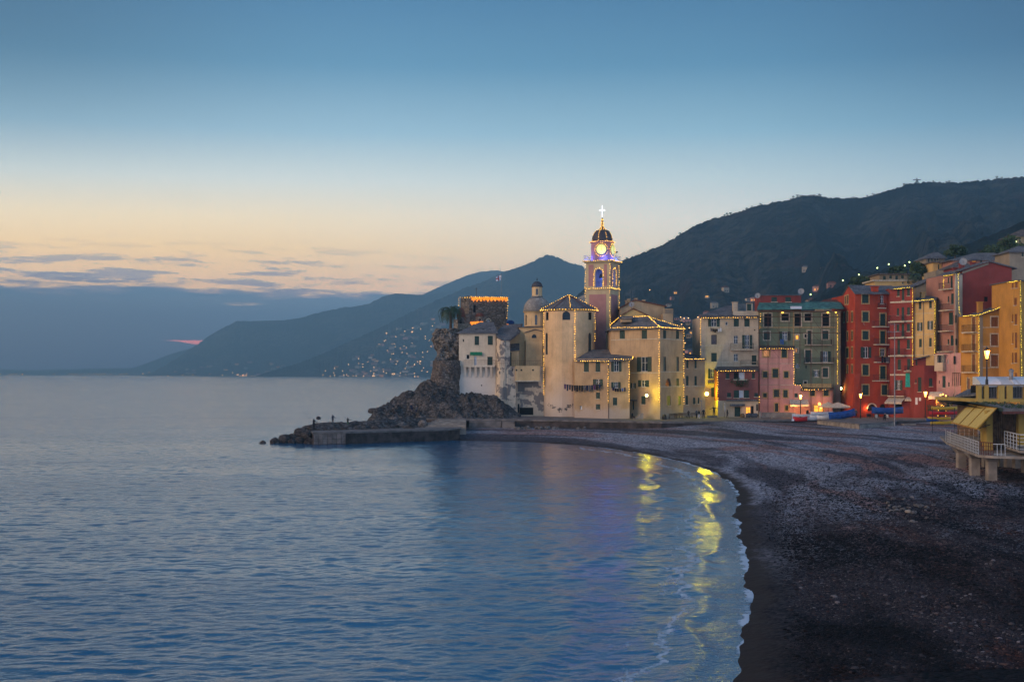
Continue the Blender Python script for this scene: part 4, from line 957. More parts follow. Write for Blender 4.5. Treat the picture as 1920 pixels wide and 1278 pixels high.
# ------------------------------------------------------------------ houses on the headland
wh = Bld('house', 'weathered white house with green shutters on the rocks beside the castle', 'house', [(860.4,243.6),(929.5,243)], 3.5, Zy(623.5,243.3), 'white', depth=9)
wh.win(0, cA, [('s',442,442,483,524),('s',563,440,610,522),('d',332,472,345,495),('dw',366,612,396,655),('w',438,630,463,716),('s',560,632,608,720),('d',500,890,512,902),('d',330,565,338,572)]).done()
wh.hip(XY(900,249), XY(925,249), Zy(603.5,249), .5)
f = wh.f[0]; R = f.rect(cA, 345, 705, 634, 722); b = MB(); f.box(b, R[0], R[2], R[1]-.1, R[1]+.25, .004, .8); s_ = b.build('balcony', M['white'], wh.root)
b = MB(); b.path([f.p(R[0]+.05, R[1]+1.2, .7), f.p(R[2], R[1]+1.2, .7)], .025)
for i in range(22): u = R[0]+.05+(R[2]-R[0]-.1)*i/21; b.bar(f.p(u, R[1]+.25, .7), f.p(u, R[1]+1.2, .7), .015)
b.build('railing', M['rust'], s_)
for x in (350, 395, 447, 495, 545, 590):
    u, z = f.uz(*cA(x+8, 722)); b = MB(); w_ = .22; zt_ = R[1]-.103
    b.add([f.p(u-w_, zt_, 0), f.p(u+w_, zt_, 0), f.p(u+w_, zt_, .75), f.p(u-w_, zt_, .75), f.p(u-w_, zt_-2.0, 0), f.p(u+w_, zt_-2.0, 0), f.p(u+w_, zt_-2.0, .06), f.p(u-w_, zt_-2.0, .06)], [(0,1,2,3),(4,7,6,5),(0,4,5,1),(1,5,6,2),(2,6,7,3),(3,7,4,0)])
    b.build('corbel', M['white'], wh.root)
awning(f, cA, (402,588,512), .35, 602, 1, 'narrow green awning on the white house by the castle', 'awngreen')
for x, y in ((455,392),(520,392),(580,385)):
    u, z = f.uz(*cA(x, y)); b = MB(); b.abox(f.A.x+u-.25, f.A.x+u+.25, f.A.y+.9, f.A.y+1.5, wh.zt+.3, wh.zt+.75); b.build('skylight', M['darkin'], wh.root)

pa = Bld('house', 'tall peeling round-cornered house between the white house and the chapel', 'house', [(929.8,243.4),(932,241.2),(938,240.0),(946,239.9),(956.5,240.6)], 2.5, Zy(634,240), 'patchy', depth=8)
pa.win(3, cA, [('w',708,468,730,512)]); pa.win(1, cA, [('d',666,765,681,792)]); pa.done()
R0 = [P(929,625,243.8), P(932,631,240.7), P(940,635,239.4), P(957.5,635.5,240.0), P(974.5,622,246.5), P(980,606.5,252), P(950,608,253), P(938,614,250)]
pa.roof([R0], 'slate', .3)
b = MB(); pl = [(924.5,243.5),(926,240.4),(934,239.0),(944,239.3),(947,240.6),(947,245),(924.5,246)]   # flared foot
for (s0, z0), (s1, z1) in (((1.0,2.2),(1.0,2.3)),):
    top = [XY(930.2,243.4), XY(932.4,241.0), XY(938,239.85), XY(944,239.8), XY(947,240.2), XY(947,244), XY(930.2,245)]; bot = [XY(*q) for q in pl]; n = len(top)
    vs = [(q.x,q.y,2.0) for q in bot]+[(q.x,q.y,9.5) for q in top]; b.add(vs, [(i,(i+1) % n,n+(i+1) % n,n+i) for i in range(n)])
b.build('buttress', M['patchy'], pa.root)
lo = Bld('terrace_house', 'peeling lower block with a rusty terrace rail below the chapel', 'house', [(945,240.4),(952,240.1),(967.2,240.6),(968,241.8),(1019.5,242.2)], 2.6, Zy(686.5,241), 'patchy', depth=7)
lo.mat = M['patchy']; lo.win(3, cA, [('d',838,1065,855,1165),('d',856,1100,984,1168)]); lo.win(1, cA, [('d',737,745,748,768),('d',788,742,797,768)]); lo.done()
f = Face(XY(966.8,239.9), XY(1012,240.4), Zy(713,240), Zy(685.5,240)); b = MB(); f.box(b, 0, f.L, f.z0, f.z1, -1.7, 0); o_ = b.build('parapet_box', M['church'], lo.root)
b = MB()
for x in (828, 873, 980):
    u, z = f.uz(*cA(x, 755)); q = f.p(u, z, .01); b.bar(q, q+f.n3*.02, .18, 10)
b.build('round_hole', M['darkin'], lo.root)
b = MB(); f.box(b, -.1, f.L+.1, f.z0-.22, f.z0-.003, -1.7, .12); b.build('ledge', M['trim'], lo.root)
b = MB(); z = f.z1+.95; b.path([f.p(-4.2, z, .3), f.p(f.L+.6, z, -.1)], .03)
b.path([f.p(-4.2, z-.45, .3), f.p(f.L+.6, z-.45, -.1)], .02)
for i in range(26): u = -4.2+(f.L+4.8)*i/25; b.bar(f.p(u, f.z1-.02, .1), f.p(u, z, .1), .02)
b.build('railing', M['rust'], lo.root)
# grey cement patch that fell away under the parapet box
for (u0, u1, z1, z0) in ((.3, 1.6, 0, 1.9), (1.6, 3.0, 0, 1.1), (3.0, 4.2, 0, .8)):
    b = MB(); ff = lo.f[3]; ff.box(b, u0, u1, f.z0-.25-z0, f.z0-.25, .004, .03+.01*u0); b.build('cement_patch', M['grey_render'], lo.root)
ch = Bld('church', 'domed ochre church with a tall round apse traced in festive bulbs', 'church', [(946.5,244.6),(973.2,244.4)], 11.5, Zy(656,244.5), 'church', depth=6)
CH = ch.root
ch.win(0, cA, [('s',742,590,782,716)]).done()
MB().slab([P(944.5,658,243.9), P(974,655,243.9), P(974,643,247.5), P(952,645,247.5)], .18).build('roof', M['slate'], CH)
lun = Bld('x', '', '', [(955.6,247.6),(973.4,247.4)], 14, Zy(640,247.5), 'church', depth=5, parent=CH); lun.win(0, cA, [('a',815,455,850,500)]).done()
f = lun.f[0]; b = MB(); n = 10; z0 = lun.zt+.002; pts = []
for i in range(n+1):
    t = i/n; pts.append(f.p(f.L*t, z0+1.9*math.sin(math.pi*t*.5)**.8, 0))
b.poly([f.p(0,z0)]+pts+[f.p(f.L,z0)]); b.build('lunette_wall', M['church'], CH)
b = MB()
for p, q in zip(pts, pts[1:]): b.slab([p+Vector((0,-.25,.12)), q+Vector((0,-.25,.12)), q+Vector((0,4,.12)), p+Vector((0,4,.12))], .12)
b.build('roof', M['tile'], CH)
body = Bld('x', '', '', [(973.2,247.8),(1024,246.2)], 10, Zy(613.5,247), 'church', depth=8, parent=CH); body.done(); body.eaves(.35, .16, 'slate')
# little apse with a gable under the dome
g = Bld('x', '', '', [(983.5,246.9),(986,245.6),(1017,245.0),(1022,245.6)], 10, Zy(638.5,245.5), 'church', depth=3, parent=CH); g.done()
f = Face(XY(983.5,246.3), XY(1026,245.6), Zy(639,246), Zy(620,246))
top = [f.p(0, f.z0), f.p(0, Zy(624,246)), f.p(f.L*.46, Zy(618,246)), f.p(f.L, Zy(624,246)), f.p(f.L, f.z0)]
b = MB(); b.poly(top); b.add(top+[p+Vector((0,3,0)) for p in top], [(i, i+1, i+6, i+5) for i in range(4)]); b.build('gable', M['church'], CH)
for p, q in ((top[1], top[2]), (top[2], top[3])): MB().slab([p+Vector((0,-.3,.15)), q+Vector((0,-.3,.15)), q+Vector((0,3,.15)), p+Vector((0,3,.15))], .14).build('roof', M['slate'], CH)
b = MB(); f.box(b, -.1, f.L, f.z0-.12, f.z0+.1, -.3, .12); b.build('string_course', M['trim2'], CH)
R = f.rect(cR, 972, 898, 1037, 948); b = MB(); uc = (R[0]+R[2])/2; r_ = (R[2]-R[0])/2
arc = [f.p(uc-r_*math.cos(a), R[1]+(R[3]-R[1])*math.sin(a)**.8, .03) for a in np.linspace(.001, math.pi-.001, 10)]; b.add(arc+[p-Vector((0,-.3,0)) for p in arc], [tuple(range(10))]); b.build('lunette_window', M['glass'], CH)
# drum, dome and lantern
c = XY(1007, 250); r_ = 24.0*250/F; Zd = lambda y: Zy(y, 250)
angs = [-95,-68,-52,-30,-12,13,30,52,68,95,120,150,180,210,240]; plan = [Vector((c.x+r_*math.sin(math.radians(a)), c.y-r_*math.cos(math.radians(a)))) for a in angs[:10]]; bk = [Vector((c.x+r_*math.sin(math.radians(a)), c.y-r_*math.cos(math.radians(a)))) for a in angs[10:]]
dr = Bld('x', '', '', None, Zd(612), Zd(586), 'church', plan=plan, back=bk, parent=CH)
dr.win(4, cR, [('a',988,640,1047,772)]); dr.win(1, cR, [('a',872,636,905,780)]); dr.done()
rb = r_*1.07; dz0, dz1 = Zd(586), Zd(556)
MB().lathe((c.x,c.y,0), [(r_*1.1,dz0+.002),(r_*1.1,dz0+.15)], 28).build('cornice', M['trim2'], CH)
MB().lathe((c.x,c.y,0), [(rb*math.cos(a)**.85, dz0+.152+(dz1-dz0-.15)*math.sin(a)) for a in np.linspace(0, 1.16, 12)], 36).build('dome', M['domescale'], CH, smooth_=True)
rl = 9.6*250/F
MB().lathe((c.x,c.y,0), [(rl*1.12,Zd(557)),(rl*1.12,Zd(555))], 20).build('lantern_base', M['domescale'], CH)
pl = [Vector((c.x+rl*math.sin(a), c.y-rl*math.cos(a))) for a in np.radians([-92,-55,-19,19,55,92])]; bl = [Vector((c.x+rl*math.sin(a), c.y-rl*math.cos(a))) for a in np.radians([135,180,225])]
la = Bld('x', '', '', None, Zd(555)+.003, Zd(538), 'church', plan=pl, back=bl, parent=CH); la.win(2, cR, [('a',1027,290,1058,375)]); la.done()
MB().lathe((c.x,c.y,0), [(rl*1.15,Zd(538)+.003),(rl*1.15,Zd(537))]+[(rl*1.05*math.cos(a), Zd(537)+(Zd(527)-Zd(537))*math.sin(a)) for a in np.linspace(0,1.45,8)], 20).build('lantern_dome', M['darkdome'], CH, smooth_=True)
b = MB().bar((c.x,c.y,Zd(528)), (c.x,c.y,Zd(520)), .04); b.lathe((c.x,c.y,Zd(524)), [(.02,-.15),(.15,0),(.02,.15)], 8); b.build('finial', M['iron'], CH)
# the tall apse
ac = XY(1067, 243); ar = 4.86; az_top = Zy(578.6, 238)
ang = [-92,-80,-69,-49,-41,-33,-26,-18,4,12,20,28,36,45,60,68,76,84,92]
ap_plan = [Vector((ac.x+ar*math.sin(a), ac.y-ar*math.cos(a))) for a in np.radians(ang)]; ap_back = [Vector((ac.x+ar*math.sin(a), ac.y-ar*math.cos(a))) for a in np.radians([115,140,165,190,215,240,258])]
ap = Bld('x', '', '', None, 1.5, az_top, 'apse', plan=ap_plan, back=ap_back, parent=CH)
ap.win(7, cB, [('a',258,213,340,293)]); ap.win(2, cB, [('d',115,222,140,296),('a',110,412,132,612)]); ap.win(13, cB, [('d',493,222,538,292),('a',497,410,537,605)]); ap.done()
er = 5.45; zc = Zy(553, 243); apex = Vector((ac.x, ac.y, zc)); ea = [Vector((ac.x+er*math.sin(a), ac.y-er*math.cos(a), az_top+.02)) for a in np.radians([0,36,72,108,144,180,216,252,288,324])]
for p, q in zip(ea, ea[1:]+ea[:1]): MB().slab([p, q, apex], .18).build('roof', M['slate'], CH)
b = MB()
for p in ea: b.bar(p+Vector((0,0,.06)), apex+Vector((0,0,.06)), .06)
b.build('ridge_tiles', M['redtile'], CH)
MB().lathe((ac.x,ac.y,0), [(ar*1.03,az_top-.35),(ar*1.09,az_top-.10),(ar*1.09,az_top-.01)], 40).build('cornice', M['trim2'], CH)
# nave roof behind, left of the bell tower
MB().prism([XY(1072,262), XY(1112,262), XY(1112,275), XY(1072,275)], 8, Zy(575,262)).build('nave_wall', M['church'], CH)
MB().slab([P(1074,575,261.5), P(1112,575,261.5), P(1112,543,268), P(1080,560,268)], .3).build('roof', M['domescale'], CH)
for i, (px, y0, y1, lab) in enumerate(((1020.4, 580, 741, 'bulbs down the left edge of the tall round apse'), (1075.5, 580, 752, 'bulbs down the middle of the tall round apse'), (1113.6, 580, 640, 'short line of bulbs down the right edge of the tall apse'))):
    s_ = max(-.999, min(.999, (px-1067)/48.0)); a = math.asin(s_); q = Vector((ac.x+(ar+.15)*math.sin(a), ac.y-(ar+.15)*math.cos(a)))
    string(lab, [(q.x, q.y, Zy(y0, q.y)), (q.x, q.y, Zy(y1, q.y))])
string('bulbs round the eaves of the tall apse', [(ac.x+er*1.01*math.sin(a), ac.y-er*1.01*math.cos(a), az_top-.05) for a in np.radians(range(-96, 97, 12))])
for a, lab in ((-88, 'bulbs up the left ridge of the conical apse roof'), (0, 'bulbs up the middle ridge of the conical apse roof'), (88, 'bulbs up the right ridge of the conical apse roof')):
    q = (ac.x+er*math.sin(math.radians(a)), ac.y-er*math.cos(math.radians(a)), az_top+.25); string(lab, [q, (apex.x, apex.y-.1, apex.z+.2)])
# dark marks of fallen render low on the apse
M['marks'] = plaster('bare_stone_marks', (.10,.085,.08), .3)
b = MB(); rnd = random.Random(12)
for x, y, n in ((150,1075,9),(185,1095,12),(245,1120,22),(300,1105,8),(325,1088,14),(355,1080,6)):
    for _ in range(n):
        px, py = cB(x+rnd.gauss(0,12), y+rnd.gauss(0,9))
        for f in ap.f:
            u, z = f.uz(px, py)
            if 0 < u < f.L and f.n.y < -.1:
                w, h = rnd.uniform(.05,.16), rnd.uniform(.04,.11); q = f.p(u, z, .012)
                b.box(q, f.u3*min(w, u, f.L-u), f.n3*.008, (0,0,h)); break
tag(b.build('render_mark', M['marks'], CH), kind='stuff')

# ------------------------------------------------------------------ bell tower
N_ = XY(1143.4, 248); Lc = N_+Vector((-4.55, 2.1)); Rc = N_+Vector((2.1, 4.55)); Bc = Lc+(Rc-N_); tc = (Lc+Rc)/2
TW = thing('bell_tower', 'tall rose and cream bell tower with lit clocks and a dark bulb-ribbed dome', 'bell tower', (tc.x, tc.y, 3))
z_cor, z_bel, z_bot = Zy(490, 249), Zy(541, 249), 3.0
sh_ = Bld('x', '', '', None, z_bot, z_bel, 'towertrim', plan=[Lc, N_, Rc], back=[Bc], parent=TW)
sh_.win(0, cB, [('d',588,312,608,334)]); sh_.done()
for f in sh_.f:
    b = MB(); f.box(b, .75, f.L-.75, z_bot+1, z_bel-1.1, .004, .05)
    b.build('rose_panel', M['mauve'], TW)
def ins(p, k): return tc+(p-tc)*k
bl_ = Bld('x', '', '', None, z_bel+.25, z_cor-.25, 'towertrim', plan=[ins(Lc,.985), ins(N_,.985), ins(Rc,.985)], back=[ins(Bc,.985)], parent=TW)
bl_.win(0, cT, [('Aopen',256,882,350,1122)]); bl_.win(1, cT, [('Aopen',489,882,526,1122)])
q_ = bl_.q; bl_.q = []; bl_.done()
inner = [ins(p, .88) for p in (Lc, N_, Rc, Bc)]
for (f, k, R, *_), nm in zip(q_, ('a', 'b')):
    for u0, u1, z0, z1 in ((.55, R[0]-.35, z_bel+.5, z_cor-.6), (R[2]+.35, f.L-.55, z_bel+.5, z_cor-.6)):
        if u1-u0 > .15: b = MB(); f.box(b, u0, u1, z0, z1, .004, .04); b.build('rose_panel', M['mauve'], TW)
    uc, r_ = (R[0]+R[2])/2, (R[2]-R[0])/2; zc_ = R[3]-r_
    pts = [f.p(R[0]-.25, R[1]+.1, .1)]+[f.p(uc-(r_+.25)*math.cos(a), zc_+(r_+.25)*math.sin(a), .1) for a in np.linspace(0, math.pi, 9)]+[f.p(R[2]+.25, R[1]+.1, .1)]
    string('bulbs round the '+('left' if nm == 'a' else 'right')+' arched belfry opening of the bell tower', pts, .3)
    MB().lathe(f.p(uc, zc_-.5, -1.2), [(.42,-.5),(.36,-.3),(.28,.1),(.2,.32),(.05,.4)], 14).build('bell', M['iron'], TW)
    b = MB(); f.box(b, R[0], R[2], R[1]+.9, R[1]+.96, -.2, -.14); f.box(b, uc-.03, uc+.03, R[1], R[1]+.9, -.2, -.145); b.build('belfry_rail', M['iron'], TW)
MB().prism(inner, z_bel+.26, z_bel+.35).build('belfry_floor', M['towertrim'], TW)
for z, o, h in ((z_bel-.22, 1.06, .2), (z_bel-.01, 1.09, .25), (z_cor-.25, 1.08, .12), (z_cor-.128, 1.16, .16), (z_cor+.035, 1.22, .14)):
    MB().prism([ins(p, o) for p in (Lc, N_, Rc, Bc)], z, z+h).build('cornice', M['towertrim'], TW)
zt_ = z_cor+.18
point('blue_floodlight', (tc.x, tc.y, z_bel+1.6), (.05,.12,1.0), 480, .3, TW)
for a in (-150, -75, 5, 60):
    point('blue_floodlight', (tc.x+3.0*math.sin(math.radians(a)), tc.y-3.0*math.cos(math.radians(a)), zt_+.25), (.05,.10,1.0), 420, .12, TW)
# clock drum
rd = 21.0*251/F; Zt = lambda y: Zy(y, 251)
da = [-112,-92,-72,-44,-29,-14,1,16,31,46,60,76,92,112]; face_dir = -14.0
n25 = math.degrees(math.atan2(sh_.f[0].n.x, -sh_.f[0].n.y)); nR = math.degrees(math.atan2(sh_.f[1].n.x, -sh_.f[1].n.y))
MB().lathe((tc.x,tc.y,0), [(rd,zt_),(rd,Zt(456)),(rd*1.08,Zt(455)),(rd*1.12,Zt(454)),(rd*1.12,Zt(453))], 32).build('clock_drum', M['mauve'], TW)
def clock(ang, label):
    d = Vector((math.sin(ang), -math.cos(ang), 0)); s_ = Vector((d.y*-1, d.x, 0)); s_ = Vector((math.cos(ang), math.sin(ang), 0)); up = Vector((0,0,1)); c0 = Vector((tc.x, tc.y, Zt(469)))+d*(rd+.02)
    R_ = .96; n = 28; cc = lambda r, t, o: c0+d*o+s_*r*math.sin(t)+up*r*math.cos(t)
    b = MB(); vs = [cc(R_*1.12, 2*math.pi*i/n, o) for o in (-.25, .06) for i in range(n)]; b.add(vs, [tuple(range(n, 2*n))]+[(i, (i+1) % n, n+(i+1) % n, n+i) for i in range(n)]); ck = b.build('clock', M['darkdome'], TW)
    b = MB(); b.add([cc(R_, 2*math.pi*i/n, .075) for i in range(n)], [tuple(range(n))]); b.build('clock_face', M['clockface'], ck)
    b = MB()
    for h in range(12):
        t = h*math.pi/6; t2 = .05
        for o in ((-.055, 0, .055) if h not in (0, 6) else (-.08, -.025, .03, .085)):
            a_, e_ = cc(R_*.68, t, .085)+s_*o*math.cos(t)-up*o*math.sin(t), cc(R_*.92, t, .085)+s_*o*math.cos(t)-up*o*math.sin(t); b.bar(a_, e_, .018, 3)
    b.build('hour_marks', M['black'], ck)
    for nm, t, L_, w in (('hour_hand', math.radians(152), .5, .055), ('minute_hand', math.radians(2), .8, .04)):
        MB().bar(cc(-.1, t, .11), cc(R_*L_, t, .11), w, 4, w*.5).build(nm, M['black'], ck)
    pts = [Vector((tc.x, tc.y, 0))+Vector((0,0,0))]; ring = [cc(R_*1.34, 2*math.pi*i/24, -.02) for i in range(25)]
    string(label, ring, .24, r=.075)
clock(math.radians(n25+16), 'ring of bulbs round the front clock face of the bell tower'); clock(math.radians(nR-2), 'ring of bulbs round the side clock face of the bell tower')
# railing round the clock stage
rc = [ins(p, 1.14) for p in (Lc, N_, Rc, Bc)]; b = MB(); RC = rc+[rc[0]]
for p, q in zip(RC, RC[1:]):
    for h in (.5, 1.0): b.bar((p.x,p.y,zt_+h), (q.x,q.y,zt_+h), .03)
    n = 14
    for i in range(n): w = p.lerp(q, i/n); b.bar((w.x,w.y,zt_), (w.x,w.y,zt_+1.0), .02)
b.build('railing', M['steel'], TW)
dprof = [(rd*1.0*math.cos(a)**.62*.94, Zt(453)+(Zt(430)-Zt(453))*math.sin(a)) for a in np.linspace(0, 1.47, 14)]
MB().lathe((tc.x,tc.y,0), dprof, 32).build('dome', M['darkdome'], TW, smooth_=True)
MB().lathe((tc.x,tc.y,0), [(.55,Zt(430.5)),(.5,Zt(428)),(.28,Zt(425)),(.2,Zt(421)),(.3,Zt(420)),(.14,Zt(418)),(.2,Zt(415)),(.24,Zt(414)),(.1,Zt(411)),(.2,Zt(409.5)),(.05,Zt(407))], 12).build('spire', M['darkdome'], TW)
b = MB().bar((tc.x,tc.y,Zt(407)), (tc.x,tc.y,Zt(385.5)), .055).bar((tc.x-.62,tc.y,Zt(394)), (tc.x+.62,tc.y,Zt(394)), .055); b.build('lit_cross', M['cross'], TW)
MB().bar((tc.x,tc.y,Zt(409)), (tc.x,tc.y,Zt(407)), .04).build('cross_foot', M['iron'], TW)
for k in range(8):
    a = math.radians(k*45+20)
    if math.cos(a) < -.45: continue
    string('ribs of bulbs over the dark dome of the bell tower', [(tc.x+(r_+.08)*math.sin(a), tc.y-(r_+.08)*math.cos(a), z) for r_, z in dprof[::2]]+[(tc.x+.3*math.sin(a), tc.y-.3*math.cos(a), Zt(425)), (tc.x+.15*math.sin(a), tc.y-.15*math.cos(a), Zt(409))], .3, r=.075)
string('ring of bulbs at the foot of the bell tower dome', [(tc.x+rd*1.14*math.sin(a), tc.y-rd*1.14*math.cos(a), Zt(453.5)) for a in np.radians(range(-120, 121, 15))], .26)
E1 = lambda p, k, z: (ins(p,k).x, ins(p,k).y, z)
string('bulbs along the upper cornice of the bell tower', [E1(Lc,1.23,z_cor+.22), E1(N_,1.23,z_cor+.22), E1(Rc,1.23,z_cor+.22)])
string('bulbs along the lower cornice of the bell tower', [E1(Lc,1.11,z_bel+.15), E1(N_,1.11,z_bel+.15), E1(Rc,1.11,z_bel+.15)])
string('bulbs down the left corner of the bell tower', [E1(Lc,1.03,z_cor-.3), E1(Lc,1.03,Zy(592,250))])
string('bulbs down the near corner of the bell tower', [E1(N_,1.03,z_cor-.3), E1(N_,1.03,Zy(650,248))])
string('bulbs down the right corner of the bell tower', [E1(Rc,1.03,z_cor-.3), E1(Rc,1.03,Zy(593,252))])
for a in (95, 110):
    p = Vector((tc.x+2.9*math.sin(math.radians(a)), tc.y-2.9*math.cos(math.radians(a)), zt_)); MB().bar(p, p+Vector((0,0,1.9)), .04).bar(p+Vector((-.25,0,1.9)), p+Vector((.25,0,1.9)), .12).build('floodlight_mast', M['iron'], TW)
# ------------------------------------------------------------------ the houses behind the beach
ho = Bld('house', 'narrow ochre house with a long clothesline between the apse and the big ochre house', 'house', [(1078,234),(1142.4,228.5),(1180.5,228)], 2.5, Zy(672.5,231), 'ochre2', depth=9)
ho.win(0, cB, [('s',466,672,512,771),('s',574,680,618,771),('o',552,838,640,900),('s',578,960,615,1017),('s',576,1068,617,1117),('w',428,1083,450,1118)])
ho.win(1, cB, [('o',718,665,812,768),('ol',718,865,803,920),('s',733,1008,773,1078)]); ho.done()
o = [P(1076,675.0,233.2), P(1143,675.5,227.6), P(1185,672.5,227.2), P(1190,659,236), P(1168,654,240), P(1109,655,241)]
ho.roof([[o[0], o[1], o[4], o[5]], [o[1], o[2], o[3], o[4]]], 'slate', .25)
f = ho.f[0]; MB().bar(f.p(f.L-.1, 2.8, .08), f.p(f.L-.1, f.z1, .08), .06).build('drainpipe', M['iron'], ho.root)
laundry(f, cB, 300, 640, 884, 15, 'long line of dark washing hung across the apse and the narrow house', ['cloth_dark','cloth_navy','cloth_purple','cloth_grey','cloth_dark'], (.7,1.2), .55)
laundry(ho.f[1], cB, 728, 855, 912, 6, 'short line of blue and dark washing under the lit window', ['cloth_blue','cloth_dark','cloth_navy'], (.4,.7), .5)
string('bulbs along the left eaves of the narrow house beside the apse', [o[0]+Vector((0,-.1,-.05)), o[1]+Vector((0,-.1,-.05))])
string('bulbs along the right eaves of the narrow house beside the apse', [o[1]+Vector((.6,-.1,.35)), o[2]+Vector((0,-.1,0)), o[3]+Vector((0,-.1,.2))])
string('bulbs down the front corner of the narrow house', fpts(f, cB, [(696,665),(694,1062)]))
string('bulbs down the right corner of the narrow house', fpts(ho.f[1], cB, [(884,640),(884,1052)]))

bo = Bld('house', 'big ochre corner house with a bulb-edged hip roof behind the quay', 'house', [(1146,235),(1237.7,225),(1281,236)], 2.5, Zy(614.5,226), 'ochre', depth=10)
bo.win(0, cC, [('s',107,388,156,466),('s',310,385,360,466),('o',270,633,402,768),('o',280,848,378,908),('o',210,875,257,922),('s',307,995,346,1070),('D',222,1040,240,1120)], sh='shutter')
bo.win(1, cC, [('s',508,385,537,465),('s',627,390,655,468),('f',510,632,537,765),('f',630,632,655,765),('a',528,830,585,908),('s',630,832,655,905),('s',545,992,577,1080),('s',648,992,672,1078),('d',505,1168,530,1210)])
bo.course(0, cC, [472, 780], t=.12); bo.course(1, cC, [472, 770, 905], t=.12); bo.done()
rz = Zy(592.5, 232); bo.hip(XY(1166,239), XY(1214,233), rz, .5)
string('bulbs along the long eaves of the big ochre corner house', [P(1143,613.5,233.6)+Vector((0,-.5,0)), P(1238,612.2,224.0), P(1285,615.5,235.5)])
string('bulbs down the front corner of the big ochre corner house', fpts(bo.f[0], cC, [(479,372),(479,1055)], .2))
string('bulbs down the right corner of the big ochre corner house', fpts(bo.f[1], cC, [(689,378),(689,1070)], .2))
string('bulbs up the front hip of the big ochre roof and back along its ridge', [P(1238,612,223.8), P(1215.5,593,232.5)+Vector((0,0,.15)), P(1184,593,236.5)])
string('bulbs down the left hip of the big ochre roof', [P(1143,609,234), P(1164,591,238.5)])
string('bulbs down the back hip of the big ochre roof', [P(1216,592.5,233), P(1283,613,237)])
b = MB(); x, y = XY(1174, 233.5); b.abox(x-.9, x+.9, y-1, y+2, Zy(604,234), Zy(596,234)); b.build('dormer', M['ochre'], bo.root); b = MB(); b.slab([(x-1.3,y-1.4,Zy(597.5,234)),(x+1.3,y-1.4,Zy(597.5,234)),(x+1.3,y+2,Zy(592,234)),(x-1.3,y+2,Zy(592,234))], .12); b.build('roof', M['slate'], bo.root)
f = bo.f[0]; awn = f.rect(cC, 216, 1028, 268, 1036); b = MB(); f.box(b, awn[0], awn[2], awn[1], awn[3], .004, .7); b.build('door_canopy', M['slate'], bo.root)
ss_ = thing('house_steps', 'stone steps rising to the door of the big ochre corner house', 'steps', (*XY(1196,226.5), ZB)); 
for k in range(6):
    e_ = XY(1206, 225.6); MB().abox(e_.x-.26*k-.3, e_.x-.26*k, e_.y-.4, e_.y+1.2, ZB, ZB+.18*(6-k)).build('step', M['concrete2'], ss_)
gb = Bld('house', 'ochre gabled house rising just behind the big corner roof', 'house', [(1163,247),(1246,247)], 3, Zy(578,247), 'ochre', depth=10)
gb.done(); f = gb.f[0]; top = [f.p(0,f.z1+.002), f.p(f.L*.33,Zy(563,247)), f.p(f.L,Zy(574.5,247)), f.p(f.L,f.z1+.002)]
b = MB().poly(top); b.add(top+[p+Vector((0,10,0)) for p in top], [(0,1,5,4),(1,2,6,5),(2,3,7,6),(4,5,6,7)]); b.build('gable', M['ochre'], gb.root)
for p, q in ((top[0]+Vector((-.3,0,-.1)), top[1]), (top[1], top[2]+Vector((.4,0,-.1)))): MB().slab([p+Vector((0,-.35,.2)), q+Vector((0,-.35,.2)), q+Vector((0,10,.2)), p+Vector((0,10,.2))], .18).build('roof', M['redtile'], gb.root)
for px, py in ((1175,564),(1179,561),(1192,560),(1207,563)): q = P(px, py, 250); chimney(gb.root, q.x, q.y, q.z-1.5, .55, 1.5, 'ochre')
lowg = Bld('house', 'small ochre gable peeping over the ridge of the big corner roof', 'house', [(1164,241),(1216,241)], 8, Zy(592.5,241), 'salmon', depth=5); lowg.done()
f = lowg.f[0]; tp = [f.p(0,f.z1+.002), f.p(f.L*.45,Zy(579,241)), f.p(f.L,f.z1+.002)]; b = MB().poly(tp); b.add(tp+[p+Vector((0,5,0)) for p in tp], [(0,1,4,3),(1,2,5,4),(3,4,5)]); b.build('gable', M['yellow'], lowg.root)
for p, q in ((tp[0], tp[1]), (tp[1], tp[2])): MB().slab([p+Vector((0,-.3,.18)), q+Vector((0,-.3,.18)), q+Vector((0,5,.18)), p+Vector((0,5,.18))], .15).build('roof', M['redtile'], lowg.root)
rb_ = Bld('house', 'low stepped ochre block with a balustrade right of the gabled house', 'house', [(1243,244),(1262,244)], 6, Zy(588,244), 'ochre', depth=5); rb_.done()
b = MB()
for k in range(9): x = rb_.c[0].x+.1+k*.22; b.abox(x, x+.1, 244.05, 244.15, rb_.zt+.002, rb_.zt+.8)
b.abox(rb_.c[0].x, rb_.c[1].x, 244.0, 244.2, rb_.zt+.802, rb_.zt+.95); b.build('balustrade', M['ochre'], rb_.root)
dish(P(1184.5,571,246), .55, 'white satellite dish on the ochre gable behind the corner house', 1.6)
for px in (1182, 1186): 
    p = P(px, 560, 250); b = MB().bar(p-Vector((0,0,1)), p+Vector((0,0,1.8)), .03)
    for k in range(5): b.bar(p+Vector((-.5,0,.6+.28*k)), p+Vector((.5,0,.6+.28*k)), .02)
    tag(b.build('aerial', M['steel'], org=p), 'thin roof aerial by the chimneys behind the corner house, '+('left one' if px == 1182 else 'right one'), 'aerial')

